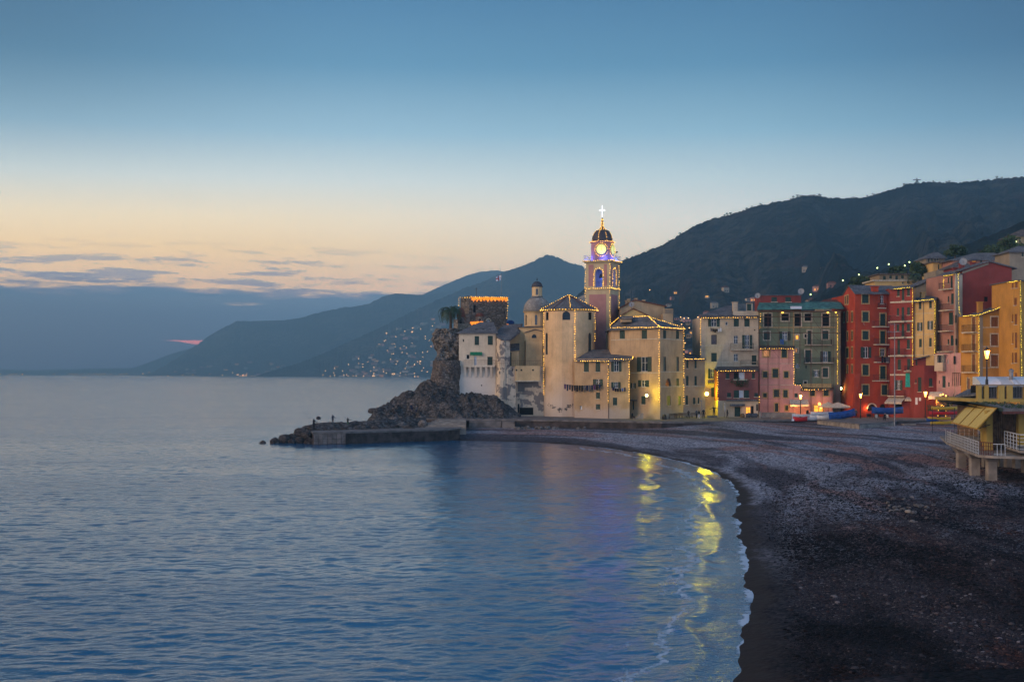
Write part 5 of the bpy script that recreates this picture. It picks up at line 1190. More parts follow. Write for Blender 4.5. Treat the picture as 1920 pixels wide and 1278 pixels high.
lw = Bld('house', 'low ochre house in the gap between corner house and cream block', 'house', [(1278,237),(1322,238)], 2.5, Zy(674,237), 'ochre', depth=8)
lw.win(0, cC, [('s',722,660,742,738),('s',797,660,817,738),('s',719,808,742,898),('s',797,810,818,895),('s',715,990,738,1073),('s',783,1008,805,1068),('s',828,1008,842,1065)]); lw.course(0, cC, [905], t=.1); lw.done()
lw.roof([[P(1276,674,236), P(1324,673,237), P(1322,668,246), P(1280,661,246)]], 'slate', .2)
string('bulbs along the eaves of the low ochre house in the gap', [P(1284,672,235.7), P(1321,671.5,236.7)], .22)

cr = Bld('apartment_block', 'tall cream apartment block with bulbs round its roof edge', 'building', [(1313.5,241),(1422,240)], 2.5, Zy(594.5,240.5), 'cream', depth=11)
cr.win(0, cD, [('o',137,282,242,354),('gw',295,310,318,342),('s',372,282,420,354),('s',470,282,519,354),('b',165,430,216,517),('g',373,438,412,512),('o',450,432,542,555),
               ('s',165,597,216,676),('g',373,606,412,674),('D',538,618,582,706),('o',137,744,212,832),('s',165,915,210,1003),('d',560,380,572,392)])
cr.balc(0, cD, [(342,508,553,572)]); cr.balc(0, cD, [(435,665,592,714)], depth=.5)
cr.course(0, cD, [362, 530, 682], t=.12); cr.done()
MB().slab([P(1311,594,239.9), P(1423,593,239.2), P(1422,590.5,244), P(1316,590,244)], .2).build('eaves', M['tile'], cr.root)
MB().slab([P(1316,590,243), P(1376,589,243), P(1374,573,250), P(1362,573,250)], .2).build('roof', M['slate'], cr.root)
b = MB().prism([XY(1374,243), XY(1423,243), XY(1423,250), XY(1374,250)], cr.zt, Zy(583,243)); b.build('roof_terrace', M['cream'], cr.root)
b = MB(); p, q = P(1376,571,243.5), P(1400,571,243.5); b.bar(p, q, .04); b.bar(p-Vector((0,0,.5)), q-Vector((0,0,.5)), .03)
for k in range(12): w = p.lerp(q, k/11); b.bar(w, w-Vector((0,0,1.2)), .02)
b.build('railing', M['steel'], cr.root)
tb = MB().prism([XY(1399,244), XY(1411.5,244), XY(1411.5,248), XY(1399,248)], cr.zt, Zy(568,244)); tb.build('stair_cabin', M['cream'], cr.root)
ff = Face(XY(1399,243.99), XY(1411.5,243.99), 20, 24); R = ff.rect(cD, 495, 145, 533, 207); b = MB(); ff.box(b, R[0], R[2], R[1], R[3], .004, .06); b.build('cabin_door', M['shutter'], cr.root)
MB().prism([XY(1397.5,243.7), XY(1413,243.7), XY(1413,248.4), XY(1397.5,248.4)], Zy(568,244)+.003, Zy(566.5,244)).build('cabin_roof', M['slate'], cr.root)
chimney(cr.root, *P(1378,0,245).xy, Zy(583,245), .9, 1.6, 'cream')
string('bulbs along the eaves of the cream apartment block', [P(1313,594.8,239.5), P(1420,593.8,238.9)])
string('bulbs down the left corner of the cream apartment block', fpts(cr.f[0], cD, [(66,275),(66,612)], .2))
laundry(cr.f[0], cD, 155, 260, 366, 6, 'small line of black and white washing on the cream block', ['cloth_dark','cloth_white','cloth_dark','cloth_grey'], (.35,.8), .4)
f = cr.f[0]; R = f.rect(cD, 132, 868, 216, 882); b = MB(); f.box(b, R[0], R[2], R[1], R[3], .004, .6); b.build('canopy', M['slate'], cr.root)

rs = Bld('house', 'small worn red house in front of the cream block', 'house', [(1345,237),(1421.5,236)], Zy(751,236), Zy(693.5,236.5), 'brickred', depth=5)
rs.win(0, cD, [('s',300,782,332,833),('d',372,778,418,838),('w',420,775,472,838),('s',540,780,566,832),('s',311,963,347,1005),('s',373,940,420,1010),('w',422,940,464,1010),('s',466,940,514,1010),('s',562,965,602,1000)]); rs.done()
base = Bld('x', '', '', [(1346,236.95),(1421.5,235.95)], 2.5, Zy(751,236)-.002, 'cream', depth=5, parent=rs.root)
base.win(0, cD, [('D',380,1092,433,1182),('l',484,1094,526,1180),('d',530,1085,556,1180),('d',580,1068,600,1130)]); base.done()
f = rs.f[0]; b = MB(); f.box(b, f.L*.22, f.L, rs.zb-.05, rs.zb+.2, .004, .5); b.build('ledge', M['slate'], rs.root)
R = f.rect(cD, 338, 1066, 475, 1086); b = MB(); f.box(b, R[0], R[2], R[1], R[3], .004, 1.0); b.build('door_canopy', M['slate'], rs.root)
rs.roof([[P(1343,694.5,236.2), P(1423,693.5,235.4), P(1423,685.5,241), P(1345,686.5,241)]], 'tile', .2)
R = f.rect(cD, 368, 838, 495, 850); b = MB(); f.box(b, R[0], R[2], R[1], R[3], .004, .8); bb_ = b.build('balcony', M['trim'], rs.root)
b = MB(); rnd = random.Random(9)
for k in range(26): crown(b, f.p(rnd.uniform(R[0]-.3, R[2]+.2), R[1]+rnd.uniform(-.9,.3), rnd.uniform(.5,1.0)), .4, .5, 10, .16, rnd)
b.build('hanging_plants', M['leaf'], bb_)
string('bulbs along the eaves of the small worn red house', [P(1345,694.5,235.9), P(1421,693.8,235.2)])
string('bulbs down the left corner of the small worn red house', fpts(f, cD, [(224,760),(224,1042)], .2))
string('single drop of bulbs between the small red house and the pink house', fpts(f, cD, [(606,985),(606,1060)], .3))

gr = Bld('apartment_block', 'green apartment block behind scaffolding with a tarpaulin roof', 'building', [(1423,242.5),(1566,241.5),(1576,241.4)], 2.5, Zy(583,242), 'green', depth=12)
gr.win(0, cE, [('d',62,235,130,353),('d',222,235,290,300),('d',342,235,402,350),('d',435,235,497,302),('d',600,235,662,350),
               ('s',60,402,115,475),('o-',203,400,306,480),('l',353,432,382,472),('d',435,425,455,455),('D',462,392,497,518),('s',600,392,655,470),('i',348,555,372,592),
               ('s',442,570,495,683),('ol-',580,582,676,678),('g-',355,698,388,735),('d-',443,710,455,738),('o',510,760,578,815),('s',603,735,652,820),('d',430,858,455,900)], trim='trim')
gr.balc(0, cE, [(435,475,680,528),(430,640,700,692)]); gr.course(0, cE, [362], t=.2, mat='trim2'); gr.done()
R = gr.f[0].rect(cE, 328, 215, 340, 545); b = MB(); gr.f[0].box(b, R[0], R[2], R[1], R[3], .004, .07); b.build('pilaster', M['trim2'], gr.root)
MB().box(gr.f[1].p(gr.f[1].L/2, (2.5+gr.zt)/2, .04), gr.f[1].u3*gr.f[1].L/2, gr.f[1].n3*.035, (0,0,(gr.zt-2.5)/2)).build('end_pilaster', M['tan'], gr.root)
pe = Bld('x', '', '', [(1426,246),(1502,246)], gr.zt-.5, Zy(554,246), 'red3', depth=6, parent=gr.root); pe.win(0, cE, [('s',130,82,182,125),('s',258,82,312,125)]); pe.done(); pe.eaves(.25, .12, 'slate')
MB().slab([P(1419,579.5,240), P(1582,577.5,240), P(1576,566,247), P(1424,565,247)], .15).build('tarpaulin_roof', M['tarp'], gr.root)
MB().slab([P(1535,568,247), P(1577,568,247), P(1572,562,250), P(1545,561,250)], .2).build('roof', M['redtile'], gr.root)
f = Face(XY(1482,239.3), XY(1503,239.3), 20, 24); b = MB(); f.box(b, 0, f.L, Zy(579,239.3), Zy(574,239.3), 0, .04); b.build('white_banner', M['boatwhite'], gr.root)
dish(P(1502,546.5,247), .62, 'large white satellite dish on the right of the green block roof', 2.0); dish(P(1420.5,554.5,246), .55, 'white satellite dish above the cabin of the cream block', 1.6)
laundry(gr.f[0], cE, 206, 242, 462, 2, 'light blue towel hanging from the green block window', ['cloth_blue'], (.9,1.0), .35)

pk = Bld('house', 'pink house in front of the green block, wrapped in thin scaffolding', 'house', [(1424,239.5),(1489,239)], 2.5, Zy(652.5,239), 'pink', depth=5)
pk.win(0, cE, [('i',55,570,112,630),('s',225,560,272,638),('s',53,768,92,823),('s',140,744,192,822),('s',247,768,287,825),('s',55,968,87,1005),('s',152,935,203,1003),('s',240,938,280,1005),('D',162,1062,192,1136),('s',258,1083,285,1125)], trim='trim2'); pk.done(); pk.course(0, cE, [695, 890], t=.1)
MB().slab([P(1422,653,238.7), P(1490,652.5,238.3), P(1490,648,242), P(1422,648,242)], .15).build('roof', M['tile'], pk.root)
p2 = Bld('house', 'lower pink restaurant house with awnings under the green block', 'house', [(1489,238.6),(1503.5,238.4),(1561,238.2)], 2.5, Zy(730,238.4), 'pink', depth=4)
p2.win(0, cE, [('s',343,968,373,1005)]); p2.win(1, cE, [('s',485,938,530,992),('s',612,938,658,992),('l',522,1078,608,1140)], trim='trim2'); p2.done()
MB().prism([XY(1489.2,238.7), XY(1502.5,238.5), XY(1502.5,241), XY(1489.2,241)], p2.zt+.002, Zy(721.5,238.5)).build('upper_wall', M['pink'], p2.root)
MB().slab([P(1501,731,237.6), P(1564,730,237.4), P(1564,726.5,241), P(1501,727,241)], .15).build('roof', M['tile'], p2.root)
MB().prism([XY(1504,240), XY(1559,240), XY(1559,241.9), XY(1504,241.9)], p2.zt+.3, Zy(719,240)).build('upper_wall', M['trim2'], p2.root)
string('bulbs along the pink roof and down to the restaurant', [P(1424,652.5,238.2), P(1488.5,652.5,238.0), P(1488.5,720,238.0), P(1502.5,721.5,237.5), P(1502.5,729.5,237.4), P(1550,729.6,237.2)])
string('bulbs down the right edge of the green block', fpts(gr.f[1], cE, [(737,225),(737,880)], .3)[:2], .26, 'bulbr')
string('bulbs down the left edge of the green block', fpts(gr.f[0], cE, [(30,225),(18,400)], .3))
for x, y in ((228,225),(645,225),(718,222)):
    q = fpts(gr.f[0], cE, [(x,y)], .6)[0]; tag(MB().octa(q, .22).build('work_lamp', M['bulb'], org=q), 'small yellow lamp on the top scaffold board of the green block, '+{228:'left',645:'middle',718:'right'}[x]+' one', 'lamp')
sc_t = thing('scaffolding', 'thin steel scaffolding with plank levels in front of the green and pink houses', 'scaffolding', (*XY(1424,238.4), ZB))
S0, S1 = 238.0, 236.8
for x in (22, 104, 202, 300, 400, 500, 600, 700):
    px, _ = cE(x, 0); low = 1140 if x < 210 else 700 if x < 500 else 1140; _, yb = cE(0, low); a_ = XY(px, 237.0)
    for d in (0, 1.0): MB().bar((a_.x, a_.y+d, ZB if low == 1140 else Zy(yb, 237)), (a_.x, a_.y+d, Zy(582.5,237)), .035).build('pole', M['rust'], sc_t)
for y in (215, 262, 320, 410, 525, 640):
    xa, xb = XY(cE(10,0)[0], 237), XY(cE(775,0)[0], 237); z = Zy(cE(0,y)[1], 237)
    MB().bar((xa.x, 236.95, z), (xb.x, 236.95, z), .03).build('ledger', M['rust'], sc_t)
    if y in (215, 262, 410): MB().abox(xa.x, xb.x, 237.05, 237.95, z-.06, z-.01 if y != 215 else z+.12).build('plank', M['wood'], sc_t)
for y in (695, 790, 890, 1018):
    xa, xb = XY(cE(10,0)[0], 237), XY(cE(215,0)[0], 237); z = Zy(cE(0,y)[1], 237); MB().bar((xa.x, 236.95, z), (xb.x, 236.95, z), .03).build('ledger', M['rust'], sc_t)
for xs in ((22,104),(104,202),(500,600)):
    for y0, y1 in ((262,410),(410,525),(525,640)): MB().bar((*XY(cE(xs[0],0)[0],236.9), Zy(cE(0,y0)[1],237)), (*XY(cE(xs[1],0)[0],236.9), Zy(cE(0,y1)[1],237)), .025).build('brace', M['rust'], sc_t)
MB().prism([XY(1428,235.4), XY(1492,235.2), XY(1492,236.2), XY(1428,236.4)], ZB, Zy(773,235.4)).build('low_wall', M['concrete2']); tag(bpy.data.objects['low_wall'], 'pale low wall along the promenade under the pink house', 'wall')
tag(MB().prism([XY(1492,235), XY(1580,235), XY(1580,238), XY(1492,238)], ZB+.002, Zy(779,236)).build('restaurant_terrace', M['concrete']), kind='structure')

# red towers
rt = Bld('tower_house', 'tall vermilion tower house with flared base and gabled end', 'house', [(1581,245),(1603,236),(1669,238)], 2.5, Zy(548.5,236.5), 'red', depth=9)
rt.win(0, cF, [('s',103,235,113,297),('s',121,228,132,296),('s',92,367,103,440),('s',119,357,130,437),('s',155,360,167,437),('s',119,518,130,586),('s',155,513,167,583),('s',112,648,134,725),('s',155,642,167,727),('s',119,785,130,865),('s',155,783,167,865),('f',107,935,120,980)], trim='trim2')
rt.win(1, cF, [('s',240,222,292,290),('g-',385,228,412,295),('s',243,360,292,435),('s',385,375,428,470),('s',243,513,292,580),('D',385,513,428,612),('o-',228,640,312,727),('g',385,655,422,712),('s',243,783,292,865),('s',385,793,428,895),('s',243,943,292,1022),('s',397,943,442,1022),('a-',285,1095,350,1150),('a-',383,1092,426,1150)], trim='trim2')
rt.balc(1, cF, [(318,436,480,484),(330,576,480,626),(333,715,480,766),(320,862,480,914)], depth=1.0); rt.balc(1, cF, [(362,290,420,335)], depth=.6); rt.done()
g0, g1, gA = P(1580,550.5,245.4), P(1603.5,548.5,235.5), P(1590.5,534.5,240.5); r1_ = P(1672,536,243.5)
f = rt.f[0]; b = MB().poly([f.p(0,f.z1+.002), f.p(f.L,f.z1+.002), f.p(f.L*.5, Zy(535.5,240.4))]); b.build('gable', M['red'], rt.root)
MB().slab([P(1602.5,549.3,235.3), P(1672,549.5,237.0), P(1673,535.5,243.5), P(1590.5,534.0,240.3)], .2).build('roof', M['slate'], rt.root)
MB().slab([P(1590.5,534.0,240.3), P(1673,535.5,243.5), P(1666,548,250), P(1579.5,551.5,245.8)], .2).build('roof', M['slate'], rt.root)
chimney(rt.root, *P(1640,0,237.6).xy, Zy(547,237.5), 1.1, .9, 'red')
b = MB(); bt = [XY(1603,236)+Vector((-.05,-.1)), XY(1581,245)+Vector((-.05,0))]; bb2 = [XY(1597,232.8), XY(1573,244)]; cr2 = [XY(1614,236.2)+Vector((0,-.05)), XY(1612,233.8)]
zt2 = Zy(700,236); b.add([(bt[0].x,bt[0].y,zt2),(bt[1].x,bt[1].y,zt2),(bb2[1].x,bb2[1].y,2.5),(bb2[0].x,bb2[0].y,2.5),(cr2[0].x,cr2[0].y,zt2),(cr2[1].x,cr2[1].y,2.5)], [(0,1,2,3),(4,0,3,5)]); b.build('flared_base', M['red'], rt.root)
laundry(rt.f[1], cF, 366, 445, 712, 4, 'grey washing drying on a red tower balcony', ['cloth_grey','cloth_grey','cloth_dark'], (.8,1.3), 1.1)
for (x0, x1) in ((283,352),(380,429)):
    f = rt.f[1]; R = f.rect(cF, x0, 1095, x1, 1150); uc, r_ = (R[0]+R[2])/2, (R[2]-R[0])/2; b = MB()
    for i in range(8):
        a0, a1 = math.pi*i/8, math.pi*(i+1)/8; b.add([f.p(uc-math.cos(a)*q, R[3]-r_+math.sin(a)*q, d) for a in (a0, a1) for q in (r_*.98, r_*1.22) for d in (.004, .1)], [(0,1,3,2),(4,6,7,5),(0,4,5,1),(2,3,7,6),(1,5,7,3)])
    b.build('arch_surround', M['trim'] if x0 < 300 else M['red2'], rt.root)

r2 = Bld('tower_house', 'second tall red house with cream bands, balconies and a bulb-lit edge', 'house', [(1669.2,236.5),(1712.6,233.5)], 2.5, Zy(539.5,235), 'red2', depth=10)
r2.win(0, cF, [('s',520,178,540,235),('s',558,172,578,268),('s',600,172,622,232),('s',518,330,536,388),('s',556,323,577,428),('s',600,323,622,385),('s',516,458,538,515),('s',556,455,577,555),('s',598,455,622,515),('s',522,583,543,700),('s',598,580,622,655),('s',524,740,550,822),('s',600,735,627,822),('o',503,905,562,982),('D',620,1065,642,1150),('d',500,1095,560,1150)])
r2.balc(0, cF, [(466,390,592,446),(466,515,592,573),(466,655,592,717),(590,790,650,838),(457,985,590,1036)], depth=.9)
r2.course(0, cF, [281, 436, 565, 710, 862], t=.28); r2.done()
MB().slab([P(1667,541,235.7), P(1713,537.5,232.8), P(1714,534,238), P(1668,537,240)], .2).build('roof', M['slate'], r2.root)
string('bright bulbs along the top of the second red house', [P(1676,541,234.9), P(1707,537.5,232.6)], .2, 'bulbr'); string('bright bulbs down the corner of the second red house', [P(1711,538,232.4), P(1711,684,232.6)], .27, 'bulbr')
f = r2.f[0]; R = f.rect(cF, 590, 848, 638, 960); b = MB(); n = 8
for i in range(n): u = R[0]+(R[2]-R[0])*i/n; b.poly([f.p(u,R[1],.25+.05*(i % 2)), f.p(u+(R[2]-R[0])/n,R[1],.25+.05*((i+1) % 2)), f.p(u+(R[2]-R[0])/n,R[3],.1), f.p(u,R[3],.1)])
b.build('window_cloth', M['teal'], r2.root)
awning(f, cF, (455,1040,590), 1.8, 1078, 3, 'wide cream shop awning at the foot of the second red house'); awning(f, cF, (596,1040,650), .8, 1056, 2, 'small cream awning beside the wide shop awning')

ye = Bld('house', 'narrow yellow house with dark green shutters above the small red house', 'house', [(1712.8,234),(1751.5,231),(1770,238)], 2.5, Zy(563.5,232.5), 'yellow', depth=8)
ye.win(0, cF, [('s',694,273,714,338),('s',776,265,797,330),('o',682,445,722,510),('o',764,432,806,500),('s',696,575,717,642),('s',776,568,796,637)]); ye.course(0, cF, [372, 540, 705], t=.08); ye.done()
ye.roof([[P(1711,564.5,233), P(1752.5,562,230.2), P(1772,548,240), P(1718,558,241)]], 'slate', .2); chimney(ye.root, *P(1730,0,236).xy, Zy(560,236), .7, 1.1, 'yellow')
R = ye.f[0].rect(cF, 729, 262, 734, 705); b = MB(); ye.f[0].box(b, R[0], R[2], R[1], R[3], .004, .1); b.build('drainpipe', M['tan'], ye.root)
string('bright bulbs along the eaves of the narrow yellow house', [P(1712,563.5,232.3), P(1749,560,230.0), P(1752.8,564,230.0)], .2, 'bulbr'); string('bright bulbs down the corner of the narrow yellow house', [P(1752.8,564,230), P(1752.8,662,230.2)], .27, 'bulbr')
tn = Bld('house', 'long tan wall of a house rising between the red and yellow towers', 'house', [(1717,244),(1769,243)], 3, Zy(541,243.5), 'tan', depth=8)
tn.win(0, cQ, [('s',1050,1060,1075,1100),('s',1070,1160,1095,1185)]); tn.done()
f = tn.f[0]; tp = [f.p(0,f.z1+.002), f.p(0,f.z1+.3), f.p(f.L*.72,Zy(520,243)), f.p(f.L*.72,Zy(507,243)), f.p(f.L,Zy(507,243)), f.p(f.L,f.z1+.002)]; b = MB().poly(tp); b.add(tp+[p+Vector((0,7,0)) for p in tp], [(i,i+1,i+7,i+6) for i in range(5)]); b.build('upper_wall', M['tan'], tn.root)
MB().slab([tp[1]+Vector((-.5,-.4,.2)), tp[2]+Vector((0,-.4,.2)), tp[2]+Vector((0,7,.2)), tp[1]+Vector((-.5,7,.2))], .2).build('roof', M['slate'], tn.root)
sr = Bld('house', 'small dark red house with a roof terrace below the yellow house', 'house', [(1713.5,231.5),(1733,229.5),(1762,230.5)], 2.5, Zy(687.5,230.5), 'red3', depth=4)
sr.win(0, cF, [('s',686,882,714,997),('s',665,898,675,928)]); sr.win(1, cF, [('s',775,890,803,955)]); sr.done()
up = Bld('x', '', '', [(1714,233),(1741,232)], sr.zt-.002, Zy(670,232.5), 'red3', depth=2.2, parent=sr.root); up.win(0, cF, [('s',668,748,682,795)]); up.done(); MB().slab([P(1711,673,232.2), P(1742,666,231.3), P(1743,665,235), P(1713,671,235)], .15).build('roof', M['slate'], sr.root)
ff = Face(XY(1741.2,232.6), XY(1760,232), 2.5, 12); R = ff.rect(cF, 775, 730, 798, 798); b = MB(); ff.box(b, R[0], R[2], R[1], R[3], 0, .1); b.build('terrace_door', M['shutter'], sr.root)
b = MB(); f = sr.f[1]; 
for fx in sr.f: fx.box(b, 0, fx.L, sr.zt+.002, sr.zt+.25, -.2, .06)
b.build('parapet', M['red3'], sr.root)

# pink and cream towers, great red gable, orange and yellow blocks
pt = Bld('tower_house', 'thin pink and cream tower house with stacked balconies and bulbs', 'house', [(1767,231),(1790,227.5),(1803.5,229)], 2.5, Zy(514.5,229), 'salmon', depth=9)
pt.win(0, cG, [('s',221,348,235,425),('s',202,355,212,395),('s',225,462,242,532),('s',203,480,212,520),('s2',210,588,238,668),('s',222,740,240,806),('s',202,765,212,800)]); pt.win(1, cG, [('s',258,345,266,370),('s',247,605,254,658),('s',248,763,260,805),('s',233,877,250,932)])
pt.balc(0, cG, [(172,392,240,438),(172,532,240,578),(168,670,240,716),(160,808,240,852)], depth=1.0); pt.done()
f = pt.f[1]; b = MB(); f.box(b, .02, f.L, 2.5, pt.zt-.05, .004, .12); bb3 = b.build('cream_strip', M['cream'], pt.root)
MB().slab([P(1765,516,230.3), P(1791,511.5,226.7), P(1806,513,228.5), P(1790,510,238), P(1770,510,238)], .18).build('roof', M['slate'], pt.root)
for k, yy in enumerate((605, 763, 877)):
    R = f.rect(cG, *((247,605,256,658),(248,763,260,805),(236,877,250,932))[k]); b = MB(); f.box(b, R[0], R[2], R[1], R[3], .124, .17); b.build('shutter', M['shutter'], pt.root)
string('bright bulbs along the top of the thin pink tower house', [P(1768.5,516.5,229.5), P(1800,511.5,226.8)], .2, 'bulbr')
string('short bright bulbs down the left edge of the thin pink tower house', [P(1769.3,517,229.8), P(1769.3,539,229.9)], .26, 'bulbr')
string('bright bulbs down the seam between pink tower and great red gable', [P(1796.5,514,226.6), P(1797.5,560,226.6), P(1799,585,226.6), P(1804,592,226)], .27, 'bulbr')
lp = Bld('house', 'pink house with an enclosed balcony at the foot of the thin tower', 'house', [(1757,230),(1804,226.5)], 2.5, Zy(661.5,228), 'pink', depth=2)
lp.win(0, cG, [('s',167,1010,188,1087),('s',205,1052,215,1080),('d',142,1040,149,1062),('w',200,900,208,930),('s',285,1018,297,1075)]); lp.done()
R = lp.f[0].rect(cG, 117, 872, 188, 978); b = MB(); f = lp.f[0]; f.box(b, 0.02, R[2], R[1], R[1]+1.5, .004, 1.0); f.box(b, 0.02, R[2]*.35, R[1]+1.502, R[3]-.05, .004, 1.0); f.box(b, 0.02, R[2]+.2, R[3]-.047, R[3]+.12, .004, 1.2); e_ = b.build('enclosed_balcony', M['cream'], lp.root)
b = MB(); f.box(b, R[2]*.36, R[2]-.03, R[1]+1.503, R[3]-.06, .3, .34); b.build('pane', M['glass'], e_)
b = MB(); rr = f.rect(cG, 233, 990, 285, 1078); 
for k in range(5):
    u = rr[0]+(rr[2]-rr[0])*k/4; b.bar(f.p(u, rr[1], .06), f.p(u+.15, rr[3], .06), .05)
b.bar(f.p(rr[0], rr[3], .08), f.p(rr[2], rr[3], .08), .07); b.build('trellis', M['wood'], lp.root)
gg = Bld('house', 'huge dark red windowless gable wall above the orange block', 'house', [(1804,229),(1897,229)], 3, Zy(505,229), 'red3', depth=12)
gg.win(0, cG, [('d',445,483,470,515)]); gg.done(); f = gg.f[0]
tp = [f.p(0,f.z1+.002), f.p(0,Zy(508,229)), f.p(f.L*.53,Zy(490.5,229)), f.p(f.L,Zy(502,229)), f.p(f.L,f.z1+.002)]
b = MB().poly([tp[0]]+[f.p(0,f.z1+.003)]+tp[2:]); b.add(tp+[p+Vector((0,12,0)) for p in tp], [(1,2,7,6),(2,3,8,7)]); b.build('gable', M['red3'], gg.root)
for p, q in ((f.p(-.6,Zy(508.5,229)), tp[2]), (tp[2], f.p(f.L+.8,Zy(504.5,229)))): MB().slab([p+Vector((0,-.5,.2)), q+Vector((0,-.5,.2)), q+Vector((0,12,.2)), p+Vector((0,12,.2))], .22).build('roof', M['slate'], gg.root)
p, q = tp[1], tp[2]; b = MB(); b.box((f.p(0,Zy(507,229),.06)+f.p(f.L*.53,Zy(491,229),.06))/2-Vector((0,0,.35)), (tp[2]-f.p(0,Zy(507.5,229)))/2, (0,.05,0), (0,0,.18)); b.build('verge_board', M['tan'], gg.root)
R = f.rect(cG, 495, 490, 605, 530); b = MB(); f.box(b, R[0], R[2], R[1], R[1]+.15, .004, 1.4); s9 = b.build('balcony', M['slate'], gg.root); b = MB()
for k in range(20): u = R[0]+(R[2]-R[0])*k/19; b.bar(f.p(u,R[1]+.15,1.35), f.p(u,R[3],1.35), .03)
b.bar(f.p(R[0],R[3],1.35), f.p(R[2],R[3],1.35), .04); b.build('railing', M['rust'], s9)
dish(P(1806,491,232), .7, 'big white satellite dish left of the great red gable', 1.5)
for px, py, lab in ((1803,497,1), (1824,494,1), (1790,505,1)): q = P(px, py, 236); chimney(gg.root, q.x, q.y, q.z-1.8, .8, 2.0, 'red3')

ob = Bld('apartment_block', 'orange apartment block with pale window frames and loggias', 'building', [(1804,226),(1836,222.5),(1896.5,223)], 2.5, Zy(592,223), 'orange', depth=6)
ob.win(0, cG, [('sB',366,620,385,715),('sB',366,735,385,842),('sB',366,865,385,980),('sB',333,1028,350,1095),('sB',368,1028,383,1090)], sh='brown', trim='trim2')
ob.win(1, cG, [('sB',491,618,537,682),('sB',585,620,622,682),('sB',490,733,537,808),('sB',490,870,537,947)], sh='brown', trim='trim')
ob.balc(0, cG, [(313,672,397,724),(313,800,397,850),(313,940,397,990)], depth=.8)
ob.course(1, cG, [688, 815, 955], t=.12); ob.course(0, cG, [725, 850, 990], t=.12); ob.done()
f = ob.f[1]; tp = [f.p(0,f.z1+.002), f.p(f.L,Zy(570,223)), f.p(f.L,f.z1+.002)]; b = MB().poly(tp); b.add(tp+[p+Vector((0,6,0)) for p in tp], [(0,1,4,3),(3,5,4)]); b.build('raked_wall', M['orange'], ob.root)
MB().slab([f.p(-.3,f.z1+.15,.5), f.p(f.L+.3,Zy(568.5,223),.5), f.p(f.L+.3,Zy(568.5,223),-6), f.p(-.3,f.z1+.15,-6)], .18).build('roof', M['slate'], ob.root)
MB().slab([ob.f[0].p(-.3,ob.zt+.2,.5), ob.f[0].p(ob.f[0].L,ob.zt+.2,.5), ob.f[0].p(ob.f[0].L,ob.zt+.5,-5), ob.f[0].p(0,ob.zt+.5,-5)], .16).build('roof', M['slate'], ob.root)
R = f.rect(cG, 411, 605, 435, 1080); b = MB(); f.box(b, 0.02, R[2], 2.6, ob.zt-.02, .004, .06); b.build('corner_pilaster', M['tan'], ob.root)
chimney(ob.root, *P(1837,0,226).xy, ob.zt+.3, .8, 2.2, 'orange')
string('bright bulbs along the eaves and raked roof edge of the orange block', [P(1803,591.5,225), P(1835,589.5,221.6), P(1896,568,222)], .2, 'bulbr'); string('bright bulbs down the corner of the orange block', [P(1835.5,590,221.8), P(1835.5,721,221.8)], .27, 'bulbr')
yb = Bld('apartment_block', 'yellow apartment block with brown shutters at the right edge of the photo', 'building', [(1896.8,217),(1912,215),(1945,222)], 2.5, Zy(527,216), 'yellow', depth=9); yb.mat = M['orange']
yb.win(0, cG, [('sB',645,490,662,540),('sB',648,598,664,668),('sB',650,722,664,825),('sB',648,855,664,922),('sB',650,990,664,1020),('sB',630,600,639,650),('sB',632,722,640,795),('sB',630,855,640,925),('sB',628,392,640,426),('sB',652,388,667,425)], sh='brown'); yb.done(); yb.eaves(.4, .15, 'slate')
string('bright bulbs along the eaves of the yellow block at the right edge', [P(1888,529,216), P(1909,525,214.3)], .2, 'bulbr'); string('bright bulbs down the corner of the yellow block at the right edge', [P(1913,525,214.2), P(1916,706,214.2)], .27, 'bulbr')

# houses up the hill
def hill_house(name, label, px0, px1, y0, y1, D, mat, wins=(), c=cQ, ridge=None, roofm='slate', depth=8, flat=False, turn=0):
    h = Bld(name, label, 'house', [(px0,D+turn),(px1,D)], Zy(y1,D)-6, Zy(y0,D), mat, depth=depth)
    h.win(0, c, [(w[0] if isinstance(w[0], str) else 's',)+tuple(w[1:] if isinstance(w[0], str) else w) for w in wins]); h.done()
    if flat: h.eaves(.5, .25, roofm)
    else: h.hip(XY(px0+(px1-px0)*.35, D+depth/2), XY(px1-(px1-px0)*.35, D+depth/2), Zy(ridge or y0-6, D+depth/2), .6, roofm)
    return h
hill_house('villa', 'flat-roofed ochre villa beside a palm above the red towers', 1649, 1710, 514.5, 532, 300, 'villa', [(510,1050,537,1092),(573,1047,598,1080),(633,1048,658,1088),(690,1045,718,1078)], flat=True, roofm='tile')
hill_house('terrace_house', 'low pale terrace wall building under the flat-roofed ochre villa', 1640, 1742, 527, 545, 285, 'yellow', [(700,1110,715,1130),(750,1105,765,1125),(800,1100,815,1120)], flat=True, roofm='trim')
hill_house('villa', 'tall stone villa with a hipped slate roof and chimney on the hill', 1736.5, 1771, 484, 515, 305, 'tan', [(958,880,972,915),(990,875,1005,910),(1022,870,1037,905),(1048,865,1060,900),(960,970,972,1000)], ridge=473)
hill_house('house', 'small yellow house with a terrace in front of the hipped stone villa', 1750, 1795, 492, 515, 285, 'yellow', [(1058,935,1072,985),(1095,925,1115,960),(1130,930,1140,960)], flat=True, roofm='tile')
hill_house('long_house', 'long low red and ochre house with lit windows under a grey roof', 1787, 1907, 487, 512, 278, 'salmon', [('l',1400,900,1440,930),(1480,890,1500,925),('i',1560,890,1580,920),(1650,875,1675,915),(1740,880,1755,915)], ridge=474)
hill_house('house', 'square tan house with a slate roof at the right edge above the red gable', 1893, 1940, 472, 520, 262, 'tan', [(1895,820,1912,860)], ridge=461)
